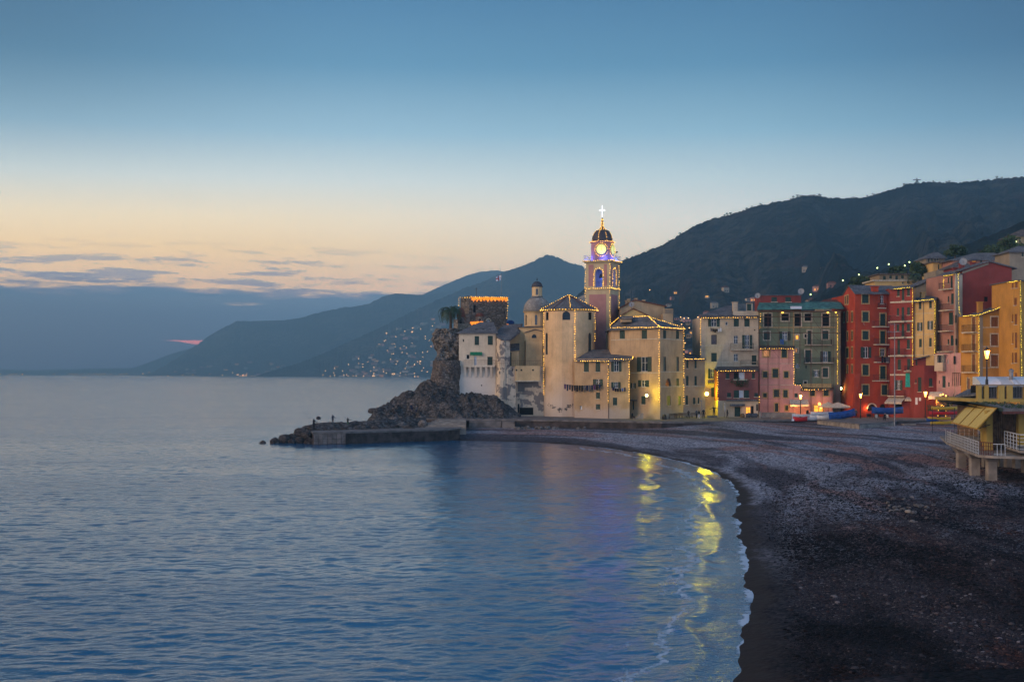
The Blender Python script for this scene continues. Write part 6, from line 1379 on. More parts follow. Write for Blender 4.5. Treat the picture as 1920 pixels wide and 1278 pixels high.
hill_house('house', 'topmost pale villa with a tiled roof among dark trees at the right edge', 1899, 1945, 443, 462, 320, 'villa', [(1870,665,1885,690)], ridge=430, roofm='tile')
hill_house('house', 'small dark red house with chimneys left of the great red gable', 1783, 1822, 502, 520, 245, 'red3', [], ridge=490, roofm='tile')
hill_house('house', 'dim red-roofed house between the green block and the red tower', 1545, 1578, 566, 600, 262, 'tan', [], ridge=559, roofm='redtile')
hill_house('house', 'dark narrow rear house glimpsed between green block and red tower', 1574, 1592, 600, 740, 262, 'tan', [('d',1,2,3,4)], ridge=594, roofm='slate')
rnd = random.Random(14)
for k, (px, py, D, rx, rz_, lab) in enumerate([(1791,470,300,2.6,1.3,'dark flat-topped umbrella pine on the hill above the villas'), (1890,456,300,3.0,2.0,'dark bushy tree below the topmost villa'), (1874,472,295,3.0,1.5,'dark spreading tree right of the long low house'),
    (1910,468,290,2.6,1.8,'dark tree at the right edge under the topmost villa'), (1850,472,310,3.5,1.8,'dark bushy tree behind the ridge of the long low house'), (1775,500,290,2.2,1.6,'small dark tree between the yellow house and the long house'),
    (1728,505,290,2.4,1.7,'bushy tree on the terrace left of the stone villa'), (1680,508,310,2.5,1.6,'dark tree behind the flat-roofed ochre villa'), (1612,535,310,4,2.4,'dark tree above the vermilion tower roof'), (1630,531,320,3.4,2.4,'dark tree left of the ochre villa')]):
    tree(px, py, D, rx, rz_, lab, 420, .55, 'leaf', 3.5, None, 'umbrella_pine' if k == 0 else 'tree', k)
palm(1715, 517, 284, 2.8, 3.2, 'palm tree beside the flat-roofed ochre villa', 30, 8)
for k in range(60):     # dark scrub that covers the slope round the villas
    px = rnd.uniform(1600, 1935); T_ = rnd.uniform(.25, .98); q = h_t(px, T_)
    b = MB(); crown(b, q+Vector((0,0,.8)), 2.6, 1.6, 130, .5, rnd); tag(b.build('shrub', M['leaf'], org=q), 'dark shrub on the slope between the hill houses', 'shrub', 'shrubs on the town slope')
# ------------------------------------------------------------------ lamps
def lantern(root, c, s, glow, iron='iron'):
    """four-sided tapering street lantern centred at c"""
    c = Vector(c); b = MB()
    b.lathe(c, [(.14*s,-.62*s),(.30*s,.20*s)], 4, math.pi/4); g = b.build('lamp_glass', M[glow], root)
    b = MB(); b.lathe(c, [(.36*s,.205*s),(.30*s,.30*s),(.12*s,.46*s),(.05*s,.60*s)], 4, math.pi/4); b.lathe(c, [(.05*s,-.80*s),(.17*s,-.63*s)], 4, math.pi/4)
    for k in range(4):
        a = math.pi/4+k*math.pi/2; b.bar(c+Vector((.15*s*math.cos(a),.15*s*math.sin(a),-.62*s)), c+Vector((.32*s*math.cos(a),.32*s*math.sin(a),.2*s)), .022*s)
    b.build('lantern_frame', M[iron], root)
def street_lamp(px, py, D, zb, s, label, power, col=(1,.50,.16), glow='lamp', group='street lamps'):
    c = P(px, py, D); root = thing('street_lamp', label, 'street lamp', (c.x, c.y, zb), group)
    h = c.z-.8*s-zb; MB().lathe((c.x,c.y,zb), [(.16,0),(.15,.5),(.09,.6),(.075,h*.95),(.11,h*.96),(.05,h)], 10).build('post', M['iron'], root)
    lantern(root, c, s, glow); point('lamp_light', c+Vector((0,-.5*s,0)), col, power, .12, root); return root
street_lamp(1501, 742, 234.5, ZB, 1.0, 'lit street lamp between the two cream awnings of the pink restaurant', 420)
street_lamp(1613.5, 740, 231, ZB, 1.0, 'lit street lamp in front of the vermilion tower house', 300)
street_lamp(1735, 736.5, 224, ZB, 1.1, 'lit street lamp in front of the dark red houses with notice boards', 300)
def wall_lamp(px, py, D, arm, label, power, col, glow='lampy', r=.27):
    c = P(px, py, D); root = thing('wall_lamp', label, 'wall lamp', c); MB().lathe(c, [(r*math.cos(a), r*math.sin(a)) for a in np.linspace(-1.5,1.5,8)], 12).build('globe', M[glow], root)
    e = c+Vector(arm); MB().bar(c+Vector((0,0,-r)), c+Vector((0,0,-r-.3)), .04).bar(c+Vector((0,0,-r-.3)), e+Vector((0,0,-r-.3)), .04).bar(e+Vector((0,0,-r-.8)), e+Vector((0,0,-r)), .04).build('bracket', M['iron'], root)
    if power: point('lamp_light', c+Vector((0,-.45,.1)), col, power, .15, root)
YG = (1.0,.84,.0)
wall_lamp(1212.5, 741, 225.2, (.5,.9,0), 'yellow wall lamp beside a shuttered window of the big ochre corner house', 380, YG)
wall_lamp(1325.3, 738, 238.6, (-1.0,.6,0), 'brilliant yellow lamp on a bracket at the foot of the cream block', 1500, YG, r=.36)
wall_lamp(1576.3, 728, 243, (-.3,.6,0), 'pale green lamp in the gap between green block and red tower', 60, (.6,1,.3), 'lampg', r=.3)
point('shop_light', P(1541, 762, 237.2), (1,.42,.08), 260, .2); point('shop_light', P(1488, 763, 236.2), (1,.42,.08), 180, .2); point('shop_light', P(1510, 766, 236.2), (1,.40,.08), 110, .2)
point('shop_light', P(1626, 765, 236.2), (1,.5,.2), 60, .2); point('shop_light', P(1683, 763, 231.5), (1,.5,.2), 70, .2)
point('shop_light', P(1403, 768, 235.4), (1,.45,.12), 25, .1)
for (px, py, lab) in ((1536.5,757,'left of the two glowing lamps in the restaurant opening'), (1540,763,'right and lower of the two glowing lamps in the restaurant opening')):
    q = P(px, py, 237.3); tag(MB().lathe(q, [(.28*math.cos(a), .28*math.sin(a)) for a in np.linspace(-1.5,1.5,8)], 10).build('restaurant_lamp', M['lamp'], org=q), lab, 'lamp')
F_ = Face(XY(1478,238.9), XY(1516,238.4), ZB, 8)
awning(F_, lambda x, y: (x, y), (1480.5,748.5,1500), 1.9, 758, 1, 'left cream awning of the pink restaurant, before the lit lamp'); awning(F_, lambda x, y: (x, y), (1500.5,748.5,1515), 1.9, 757.5, 1, 'right cream awning of the pink restaurant, beside the lit lamp')

# ------------------------------------------------------------------ the house on stilts
BA, BB, BC = XY(1775,131), XY(1834,110.8), XY(1863,109.4); BD = XY(2040,106.5)
zf = 3.72
sh = thing('stilt_house', 'yellow beach house on concrete stilts with railed decks at the right edge', 'house', (BB.x, BB.y, 1))
MB().prism([BA, BB, BC, BD, BD+Vector((6,40)), BA+Vector((4,14))], 3.50, zf).build('deck', M['concrete2'], sh)
ye2 = plaster('faded_yellow_render', (.40,.27,.07), .4); M['stilt'] = ye2
for k, (px, D) in enumerate(((1802,124.5),(1827,116.5),(1858.5,112.5),(1892,124),(1908,122),(1925,118),(1950,113),(1880,128),(1850,127))):
    p = XY(px, D); w = .38; b = MB().abox(p.x-w, p.x+w, p.y-w, p.y+w, 0, 3.05)
    pl = b.build('pillar', M['concrete2'], sh)
    b = MB(); b.add([(p.x+a*w, p.y+c*w, 3.052) for a, c in ((-1,-1),(1,-1),(1,1),(-1,1))]+[(p.x+a*w*1.9, p.y+c*w*1.9, 3.497) for a, c in ((-1,-1),(1,-1),(1,1),(-1,1))], [(0,1,5,4),(1,2,6,5),(2,3,7,6),(3,0,4,7),(3,2,1,0),(4,5,6,7)]); b.build('bracket', M['concrete2'], pl)
def grid_rail(a, e, z0, h, mat, nv, nh, parent, r=.028):
    b = MB(); a, e = Vector((a[0],a[1])), Vector((e[0],e[1]))
    for i in range(nv+1): w = a.lerp(e, i/nv); b.bar((w.x,w.y,z0), (w.x,w.y,z0+h), r)
    for j in range(nh+1): z = z0+.12+(h-.12)*j/nh; b.bar((a.x,a.y,z), (e.x,e.y,z), r*.9)
    b.bar((a.x,a.y,z0+h), (e.x,e.y,z0+h), r*1.5); b.build('railing', M[mat], parent)
dn = Vector((1.2,.9))*.05
grid_rail(BA+dn, BB+dn, zf, 1.12, 'whitemetal', 22, 4, sh); grid_rail(BB+Vector((.1,.1)), BC+Vector((0,.1)), zf, 1.1, 'rust', 6, 3, sh, .035)
grid_rail(BC+Vector((0,.1)), BC+Vector((0,.1))+(BD-BC)*.13, zf, 1.0, 'whitemetal', 3, 1, sh); grid_rail(BA+Vector((.3,1.2)), BA+Vector((9.5,8)), zf, 1.3, 'whitemetal', 14, 3, sh)
# body
W0, W1 = XY(1857,116.5), XY(1990,116.5); body_ = Face(W0, W1, zf, 7.4)
MB().prism([XY(1860,121), W0+Vector((4.6,4.4)), W0+Vector((26,4.4)), W0+Vector((26,16)), XY(1846,135)], zf+.002, 7.38).build('back_wall', M['wood'], sh)
for (px, D, w, lab) in ((1853.5,117.0,.28,0),(1914,116.6,.32,0),(1848,124,.25,0)):
    p = XY(px, D); MB().abox(p.x-w, p.x+w, p.y-w, p.y+w, zf+.002, 7.40).build('column', M['stilt'], sh)
MB().prism([XY(1847.5,118.6), XY(1852,117.8), XY(1850,131), XY(1838,136)], zf+.002, 4.9).build('low_wall', M['stilt'], sh)
MB().prism([XY(1834,133), XY(1853,119), XY(1857,121), XY(1840,137)], 4.902, 7.38).build('side_wall', M['stilt'], sh)
b = MB(); 
for k in range(16):
    p = XY(1861+4*k, 120.6); b.abox(p.x-.07, p.x+.07, p.y-.12, p.y-.02, zf, 7.38)
b.build('shutter_boards', M['wood'], sh)
RA, RB = XY(1814,139), XY(1880,112.6); RBb = XY(2040,112.6)
MB().prism([RA, RB, RBb, RBb+Vector((0,40)), XY(1808,156)], 7.42, 7.66).build('roof', M['concrete'], sh)
b = MB(); d_ = (RB-RA).normalized(); b.prism([RA+Vector((-.12,0)), RB+Vector((-.08,-.12)), RB+Vector((.05,.1)), RA+Vector((.1,.1))], 7.44, 7.72); b.build('roof_gutter', M['shutter'], sh)
b = MB(); b.prism([RB+Vector((0,-.1)), RBb+Vector((0,-.1)), RBb+Vector((0,.1)), RB+Vector((0,.1))], 7.2, 7.419); b.build('fascia_board', M['rust'], sh)
rnd = random.Random(3); b = MB()
for k in range(60):
    t = rnd.random(); q = RA.lerp(RB, t)+Vector((rnd.uniform(.3,4),rnd.uniform(0,2))); crown(b, Vector((q.x,q.y,7.72)), .35, .14, 12, .09, rnd)
tag(b.build('roof_weeds', M['leaf']), 'weeds growing on the flat roof of the stilt house', 'weeds', kind='stuff')
# yellow awning in three panels
T0, T1, A0, A1 = P(1817,757,136.5), P(1869,765.5,114.8), P(1784,791.5,127.5), P(1832,804,112)
aw = thing('awning', 'big faded yellow three-panel awning sloping over the stilt house deck', 'awning', (T0+A1)/2)
for k in range(3):
    a, e = k/3+.006, (k+1)/3-.006; MB().slab([A0.lerp(A1,a), A0.lerp(A1,e), T0.lerp(T1,e), T0.lerp(T1,a)], .05).build('awning_panel', M['awny'], aw)
b = MB()
for k in range(4): b.bar(A0.lerp(A1,k/3)+Vector((0,0,.02)), T0.lerp(T1,k/3)+Vector((0,0,.02)), .06)
b.bar(A0, A1, .07); b.bar(T0, T1, .07); b.build('binding', M['awny2'], aw)
MB().bar(A1, P(1858,795,117), .04).bar(A0, P(1812,775,135), .04).build('arm', M['iron'], aw)
# raised balcony on the right
Gx = [XY(1883.5,115.5), XY(1912,108.5), XY(2010,107)]
MB().prism([Gx[0], Gx[1], Gx[2], Gx[2]+Vector((0,10)), Gx[0]+Vector((2,4))], 4.02, 4.22).build('balcony', M['concrete2'], sh)
grid_rail(Gx[0], Gx[1], 4.22, 1.35, 'whitemetal', 5, 4, sh, .035); grid_rail(Gx[1], Gx[2], 4.22, 1.35, 'whitemetal', 8, 4, sh, .035)
# upper terrace
ut = thing('terrace_building', 'upper yellow terrace with square columns and white canopies above the stilt house', 'building', (*XY(1834,138), 7.67))
UD = 138; zu = 7.67; zt3 = Zy(723, UD)
cc_ = lambda x: XY(1740+x/4.567, UD)
MB().prism([cc_(428), cc_(1400), cc_(1400)+Vector((0,14)), cc_(428)+Vector((0,14))], zu, zu+.35).build('plinth', M['stilt'], ut)
for x0, x1 in ((430,461),(485,521),(603,656),(676,726),(826,880),(1000,1060),(1200,1260)):
    p, q = cc_(x0), cc_(x1); MB().prism([p, q, q+Vector((0,.7)), p+Vector((0,.7))], zu+.352, zt3).build('column', M['stilt'], ut)
p, q = cc_(428), cc_(1400); MB().prism([p+Vector((0,.05)), q+Vector((0,.05)), q+Vector((0,.75)), p+Vector((0,.75))], zt3+.002, zt3+.14).build('beam', M['tan'], ut)
MB().prism([cc_(620)+Vector((0,5)), cc_(1400)+Vector((0,5)), cc_(1400)+Vector((0,9)), cc_(620)+Vector((0,9))], zu+.352, zt3-.05).build('back_wall', M['darkin'], ut)
grid_rail(cc_(461)+Vector((0,.3)), cc_(1390)+Vector((0,.3)), zu+.352, 1.3, 'steel', 70, 1, ut, .022)
rr0 = XY(1790,152); MB().slab([P(1790,742,150), P(1833,738,141), P(1833,728,156), P(1815,729,160)], .2).build('low_roof', M['slate']); tag(bpy.data.objects['low_roof'], 'low dark shed roof left of the upper terrace', 'roof')
MB().prism([XY(1795,152), XY(1833,143), XY(1833,156), XY(1800,158)], 2.7, Zy(744,150)).build('shed_wall', M['wood']); tag(bpy.data.objects['shed_wall'], 'wooden shed wall with posts under the low dark roof', 'shed')
for k, (x0, x1, pk_) in enumerate(((460,640,575),(640,800,740),(745,1000,860),(1000,1300,1150))):
    a, e, m_ = cc_(x0), cc_(x1), cc_(pk_); z0, z1 = zt3+.16, zt3+.98; root = thing('canopy', ('white canvas canopy on the upper terrace, leftmost of the row', 'white canvas canopy on the upper terrace, second from the left', 'white canvas canopy on the upper terrace, third from the left', 'white canvas canopy on the upper terrace, last at the edge')[k], 'canopy', (a.x, a.y, z0), 'white canopies over the terrace')
    b = MB(); n = 6; rows = []
    for j in range(n+1):
        t = j/n; yv = .2+4.2*t; zz = z0+(z1-z0)*math.sin(t*math.pi*.5)**.9
        rows.append([Vector((a.x+(e.x-a.x)*s_+.6*t, a.y+yv, zz-(.0 if i in (0,4) else .10*math.sin(s_*math.pi))*(1-t))) for i, s_ in enumerate((0,.25,.5,.75,1))])
    for j in range(n):
        for i in range(4): b.poly([rows[j][i], rows[j][i+1], rows[j+1][i+1], rows[j+1][i]])
    for i in range(4): b.poly([rows[0][i], rows[0][i+1], rows[0][i+1]-Vector((0,0,.18)), rows[0][i]-Vector((0,0,.18))])
    b.poly([rows[j][0] for j in range(n+1)]+[rows[n][0]-Vector((0,0,.9))]); b.poly([rows[j][4] for j in range(n+1)]+[rows[n][4]-Vector((0,0,.9))])
    b.build('canvas', M['boatwhite' if k % 2 == 0 else 'whitemetal'], root); b = MB()
    for q in (a, e): b.bar((q.x,q.y+.25,zt3+.14), (q.x,q.y+.25,z0+.05), .04); b.bar((q.x,q.y+4.2,zt3-1), (q.x,q.y+4.2,z1), .04)
    b.build('frame', M['steel'], root)
street_lamp(1850.3, 661, 137, zt3+.14, 1.05, 'tall lit street lamp standing on the upper terrace wall at the right', 260)
tag(MB().bar((*XY(1896,140),9.4), (*XY(1896,140),11.0), .22, 10).lathe((*XY(1896,140),11.0), [(.28,0),(.28,.12),(.05,.3)], 10).build('flue', M['steel'], org=(*XY(1896,140),9.4)), 'round metal flue behind the white canopies', 'flue')
point('lamp_light', P(1752,752,226), (1,.45,.10), 420, .2)
for k, (x, y, lab) in enumerate(((1735.5+28,740.5,'left small bulb of the three over the restaurant arch'),(1768,739,'middle small bulb of the three over the restaurant arch'),(1773.5,741.5,'right small bulb of the three over the restaurant arch'))):
    q = P(x, y, 224); tag(MB().lathe(q, [(.16*math.cos(a), .16*math.sin(a)) for a in np.linspace(-1.5,1.5,6)], 8).build('restaurant_lamp', M['lamp'], org=q), lab, 'lamp')
F2 = Face(XY(1741,226.2), XY(1800,224), ZB, 8); awning(F2, lambda x, y: (x, y), (1743,734,1768), 2.2, 744, 3, 'pale awning of the glowing restaurant behind the kayak rack')
rs2 = thing('restaurant_kiosk', 'glowing timber restaurant front with arched door behind the kayaks', 'kiosk', (*XY(1765,225.5), ZB))
MB().prism([XY(1755,226), XY(1779,225), XY(1779,227.5), XY(1755,228)], ZB+.002, Zy(741,225.5)).build('wall', M['wood'], rs2)
Fk = Face(XY(1755,225.9), XY(1779,224.9), ZB, 7); b = MB(); Fk.box(b, .5, 1.6, ZB+.01, ZB+2.2, .004, .06); b.build('door', M['black'], rs2)
string('bulbs round the arched door of the glowing restaurant', [Fk.p(.4,ZB+.1,.2), Fk.p(.4,ZB+2.0,.2), Fk.p(1.0,ZB+2.6,.2), Fk.p(1.7,ZB+2.0,.2), Fk.p(1.7,ZB+.1,.2)], .22)
# agave / young palm by the restaurant
b = MB(); q = P(1780, 768, 222); rnd = random.Random(2)
for k in range(14):
    a = rnd.uniform(0,6.28); e_ = rnd.uniform(.5,1.3); L_ = rnd.uniform(1.8,4.0); tip = q+Vector((math.cos(a)*math.cos(e_), math.sin(a)*math.cos(e_), math.sin(e_)))*L_; s_ = Vector((-math.sin(a), math.cos(a), 0))*.16
    m_ = q.lerp(tip,.5)+Vector((0,0,.2)); b.poly([q-s_*.5, m_-s_, tip, m_+s_, q+s_*.5])
tag(b.build('yucca', M['palm'], org=q), 'spiky dark yucca plant right of the glowing restaurant', 'plant')
b = MB(); q = P(1748,766,223)
for k in range(12): crown(b, q+Vector((rnd.uniform(-1,1.2),0,rnd.uniform(-.3,.5))), .4, .35, 24, .12, rnd)
tag(b.build('flower_bush', M['leaf'], org=q), 'leafy potted bush lit yellow in front of the restaurant', 'plant')

# ------------------------------------------------------------------ slipways, platforms, mast
def platform(name, label, poly, z0, z1, mat, top):
    r_ = thing(name, label, 'platform', (poly[0].x, poly[0].y, z0)); MB().prism(poly, z0, z1-.18).build('wall', M[mat], r_)
    c = sum(poly, Vector((0,0)))/len(poly); MB().prism([p+(p-c).normalized()*.08 for p in poly], z1-.178, z1).build('top_slab', M[top], r_); return r_
pa_ = [XY(1533,217), XY(1611.5,200), XY(1677,209.5), XY(1672,224), XY(1600,226)]
pl1 = platform('platform', 'pale concrete boat platform standing out onto the shingle', pa_, 0, 2.92, 'concrete2', 'concrete')
d_ = (pa_[1]-pa_[0]); n_ = Vector((d_.y,-d_.x)).normalized()
for k in range(9):
    p = pa_[0]+d_*(k/9)+n_*.004; q = pa_[0]+d_*((k+1)/9)+n_*.004; u = (q-p).normalized()*.05
    MB().prism([p+u+n_*.06, q-u+n_*.06, q-u, p+u], 1.2, 2.70).build('wall_panel', M['concrete2'], pl1)
platform('platform', 'second lower concrete platform behind the tall mast', [XY(1681,214), XY(1750,216), XY(1760,224), XY(1685,226)], 0, 3.0, 'darkquay', 'concrete')
tag(MB().abox(XY(1695,208).x, XY(1718,208).x, 208, 209.6, 1, 2.6).build('concrete_block', M['concrete2']), 'rough concrete block on the shingle beside the mast', 'block')
tag(MB().abox(XY(1666,206).x, XY(1677,206).x, 205.4, 206.6, 1, 2.35).build('concrete_block', M['concrete2']), 'small flat concrete block at the foot of the mast', 'block')
ms = thing('mast', 'tall thin pole with cross yards in front of the red towers', 'mast', (*XY(1677.5,206), 1.5)); x, y = XY(1677.5,206); zt4 = Zy(606,206)
MB().bar((x,y,1.5), (x,y,zt4), .11, 8, .06).build('pole', M['steel'], ms)
for py, w in ((622,1.3),(592.5,1.0)): MB().bar((x-w,y,Zy(max(py,608),206)), (x+w*.8,y,Zy(max(py,608),206)), .035).build('yard', M['steel'], ms)

# ------------------------------------------------------------------ boats and kayaks
def hull(name, label, c, L_, W_, Ht, head, mat, inner=None, cat='boat', group=None, pointed=2, sheer=.25, cover=False, roll=0):
    root = thing(name, label, cat, c, group); b = MB(); n = 13; m = 8; R_ = Matrix.Rotation(head, 3, 'Z') @ Matrix.Rotation(roll, 3, 'X'); c = Vector(c); rows = []
    for i in range(n):
        t = -1+2*i/(n-1); w = W_/2*max(.02, (1-abs(t)**2.4) if pointed == 2 or t > 0 else (1-.25*abs(t)**2)); sh_ = sheer*Ht*t*t; row = []
        for j in range(m+1):
            a = math.pi*j/m; row.append(c+R_ @ Vector((t*L_/2, -w*math.cos(a), Ht*(1-math.sin(a)**.8)+sh_)))
        rows.append(row)
    vs = [p for r in rows for p in r]; fs = [(i*(m+1)+j, i*(m+1)+j+1, (i+1)*(m+1)+j+1, (i+1)*(m+1)+j) for i in range(n-1) for j in range(m)]; fs.append(tuple(range(m, -1, -1)))
    b.add(vs, fs); b.build('hull', M[mat], root, smooth_=False)
    b = MB()
    for i in range(n-1):
        p, q, r_, s_ = rows[i][0], rows[i+1][0], rows[i+1][m], rows[i][m]
        if cover or cat == 'kayak':
            k = .45 if cover else .25; mid0, mid1 = (p+s_)/2+Vector((0,0,Ht*k)), (q+r_)/2+Vector((0,0,Ht*k)); b.poly([p,q,mid1,mid0]); b.poly([mid0,mid1,r_,s_])
        else: d = Vector((0,0,-.12*Ht)); b.poly([p+d,q+d,r_+d,s_+d])
    b.build('cover' if cover else 'deck', M[inner or mat], root)
    if not cover:
        b = MB(); b.path([r[0] for r in rows], .03, 3); b.path([r[m] for r in rows], .03, 3); b.build('gunwale', M[mat], root)
        if cat == 'boat':
            for t in (4, 8): p, q = rows[t][0], rows[t][m]; MB().box((p+q)/2-Vector((0,0,.05)), (q-p)/2*.9, R_ @ Vector((.14,0,0)), (0,0,.025)).build('seat', M['wood'], root)
        else: cc2 = (rows[6][0]+rows[6][m])/2+Vector((0,0,Ht*.24)); MB().lathe(cc2, [(W_*.22,0),(W_*.26,.05),(W_*.2,.06)], 10).build('cockpit', M['black'], root)
    return root
def on(px, py, D): return P(px, py, D)
hull('kayak', 'bright red kayak lying on the shingle left of the boats', on(1500.5,790,223.5), 2.6, .95, .62, .12, 'redboat', cat='kayak')
hull('dinghy', 'low white dinghy just right of the red kayak', on(1521,789,224.5), 2.9, 1.2, .6, .05, 'boatwhite', group='boats drawn up by the platform')
hull('dinghy', 'white dinghy behind, in the middle of the boats by the platform', on(1536,786,227), 3.6, 1.3, .65, .2, 'boatwhite', group='boats drawn up by the platform')
hull('dinghy', 'white upturned-looking boat in front of the blue covered boat', on(1549,787,224), 3.2, 1.3, .7, -.1, 'boatwhite', group='boats drawn up by the platform')
hull('dinghy', 'long pale boat at the back under the restaurant awnings', on(1510,783,230), 5.0, 1.3, .6, .14, 'boatwhite', 'concrete', group='boats drawn up by the platform')
hull('dinghy', 'pale boat at the back between umbrellas and blue covered boat', on(1541,779,231), 4.2, 1.2, .6, .1, 'boatwhite', 'bluecover', group='boats drawn up by the platform')
hull('boat', 'long boat under a royal blue cover tilted up to the right', on(1580,785,222), 5.4, 1.6, .9, .34, 'bluecover', 'bluecover', cover=True).rotation_euler = (0, -.13, 0)
hull('boat', 'second blue covered boat behind the tall mast', on(1664,776.5,226), 5.8, 1.6, .8, .1, 'bluecover', 'bluecover', cover=True)
tag(MB().slab([on(1484,788,223), on(1489,788,223), on(1489,779,224), on(1487,776,224)], .1).build('folded_sail', M['boatwhite']), 'small upright pale sail left of the boats', 'sail')
rk = thing('kayak_rack', 'steel rack holding stacked kayaks behind the stilt house', 'rack', (*XY(1768,186), 2.2)); b = MB()
for px in (1748, 1790):
    for d in (0, .9):
        x, y = XY(px, 186+d); b.bar((x,y,1.2), (x,y,Zy(764,186)), .05)
    for py in (770, 779, 789, 797): x, y = XY(px, 186); b.bar((x,y-.2,Zy(py,186)), (x,y+1.1,Zy(py,186)), .04)
b.build('frame', M['iron'], rk)
for px0, px1, py, mat, lab in ((1746,1796,768.5,'yelboat','yellow kayak on the top arm of the rack'), (1742,1798,777.5,'redboat','long dark red kayak on the second arm of the rack'), (1739,1783,787,'yelboat','yellow and red kayak on the third arm of the rack'), (1737,1760,790.5,'bluecover','short blue kayak under the yellow and red one'), (1744,1786,795.5,'yelboat','lowest yellow kayak at the bottom of the rack')):
    L_ = (px1-px0)*186/F; hull('kayak', lab, P((px0+px1)/2, py, 186.4), L_, .75, .38, .02, mat, 'redboat' if py == 787 else mat, cat='kayak', group='kayaks stacked on the rack')

# ------------------------------------------------------------------ umbrellas, tables, chairs
def parasol(px, py, D, w, label, zb=ZB):
    c = P(px, py, D); root = thing('parasol', label, 'parasol', (c.x,c.y,zb), 'cream parasols of the restaurant'); MB().bar((c.x,c.y,zb), (c.x,c.y,c.z+.15), .05, 8).build('pole', M['wood'], root); b = MB(); n = 8
    ring = [c+Vector((w*math.cos(2*math.pi*i/n), w*math.sin(2*math.pi*i/n), -.75)) for i in range(n)]
    for i in range(n): b.poly([c, ring[i], ring[(i+1) % n]]); p, q = ring[i], ring[(i+1) % n]; b.poly([p, q, q-Vector((0,0,.25)), p-Vector((0,0,.25))])
    b.build('canopy', M['canvas'], root)
parasol(1553, 753, 234, 1.9, 'left cream parasol beside the glowing restaurant door'); parasol(1571, 753.5, 232, 2.3, 'right and larger cream parasol in front of the red tower base')
def closed_parasol(px, D):
    x, y = XY(px, D); root = thing('closed_parasol', 'tall furled cream parasol in front of the small red house', 'parasol', (x,y,ZB)); MB().bar((x,y,ZB), (x,y,ZB+2.9), .04).build('pole', M['wood'], root)
    MB().lathe((x,y,ZB), [(.10,1.0),(.22,1.2),(.20,2.2),(.06,2.8)], 8).build('canopy', M['canvas'], root)
closed_parasol(1358.5, 234)
def chair(x, y, z, a, label, mat='canvas', group='chairs on the platforms'):
    root = thing('chair', label, 'chair', (x,y,z), group); R_ = Matrix.Rotation(a, 3, 'Z'); o = Vector((x,y,z)); T_ = lambda *v: o+R_ @ Vector(v)
    MB().box(T_(0,0,.45), R_ @ Vector((.24,0,0)), R_ @ Vector((0,.24,0)), (0,0,.02)).build('seat', M[mat], root); MB().box(T_(0,.26,.75), R_ @ Vector((.24,0,0)), R_ @ Vector((0,.02,0)), (0,.04,.25)).build('backrest', M[mat], root)
    for sx_ in (-.22,.22):
        for sy_ in (-.22,.22): MB().bar(T_(sx_,sy_,0), T_(sx_,sy_,.44), .02).build('leg', M['iron'], root)
x, y = XY(1645, 215); chair(x, y, 2.925, .4, 'left pale chair standing on the pale platform', 'canvas'); x, y = XY(1663, 215); chair(x, y, 2.925, -.3, 'right pale chair standing on the pale platform')
for k in range(5): x, y = XY(1628+5*k, 224); chair(x, y, ZB+.002, .5*k, 'dark chair %s on the promenade below the red arches' % ('at the left end of the row','second from the left','in the middle of the row','second from the right','at the right end of the row')[k], 'iron', 'dark cafe chairs below the red arches')
def bench(px, D, label, w=1.6):
    x, y = XY(px, D); root = thing('bench', label, 'bench', (x,y,ZB), 'benches along the house fronts')
    for j in range(3): MB().abox(x-w/2, x+w/2, y-.3+.15*j, y-.18+.15*j, ZB+.42, ZB+.46).build('seat_slat', M['wood'], root)
    for j in range(2): MB().abox(x-w/2, x+w/2, y+.16, y+.2, ZB+.55+.2*j, ZB+.68+.2*j).build('back_slat', M['wood'], root)
    for s_ in (-.4,.4): MB().abox(x+s_*w-.04, x+s_*w+.04, y-.3, y+.2, ZB, ZB+.418).build('leg', M['iron'], root)
for k, (px, D, lab) in enumerate(((1262,229,'brown bench under the right face of the corner house, leftmost of three'),(1272,231,'brown bench under the right face of the corner house, middle of three'),(1280,232.5,'brown bench under the right face of the corner house, rightmost of three'),(1304,234.5,'brown bench before the low ochre house in the gap'))): bench(px, D, lab)
for k, (px, D, w, h, mat, lab) in enumerate(((1245.5,223.5,.45,.9,'black','dark bin bags heaped at the front corner of the corner house'),(1404,234,.5,.9,'cloth_grey','grey covered table stack by the lit doorway'),(1414,234,.7,.8,'cloth_grey','grey covered crates right of the lit doorway'),(1392,234,.4,.8,'wood','tilted wooden menu stand left of the lit doorway'))):
    x, y = XY(px, D); boulder((x,y,ZB+h*.4), w, mat, None, None, 400+k, name='covered_heap', sq=(1.2,.8,h/w*.6)); tag(bpy.data.objects['covered_heap' if k == 0 else 'covered_heap.%03d' % k], lab, 'covered heap')
for k, (px, lab) in enumerate(((1718.5,'left white notice board on the dark red house wall'),(1725,'right white notice board on the dark red house wall'))):
    ff = Face(XY(px-2,229), XY(px+2,228.8), ZB, 8); b = MB(); ff.box(b, 0, ff.L, Zy(758,229) if k == 0 else Zy(751,229), Zy(745,229), .0, .06); root = b.build('notice_board', M['boatwhite'], org=ff.p(0,ZB,0)); tag(root, lab, 'notice board')
tag(MB().bar((*XY(1315.5,229),ZB), (*XY(1315.5,229),ZB+3.1), .05, 6).bar((*XY(1315.5,229),ZB+3.1), (XY(1315.5,229).x-.3,229,ZB+3.3), .1, 6).build('post', M['steel'], org=(*XY(1315.5,229),ZB)), 'thin grey post with small heads in front of the yellow light', 'post')
for k in range(2):
    px, D = ((1425,231),(1448,229))[k]; tag(MB().abox(XY(px,D).x-.15, XY(px,D).x+.15, D, D+.3, 2.2, ZB+.55+(.6 if k == 0 else 0)).build('bollard', M['concrete2'], org=(*XY(px,D),2.2)), ('taller pale post at the left end of the low wall','short pale bollard on the shingle before the low wall')[k], 'bollard')

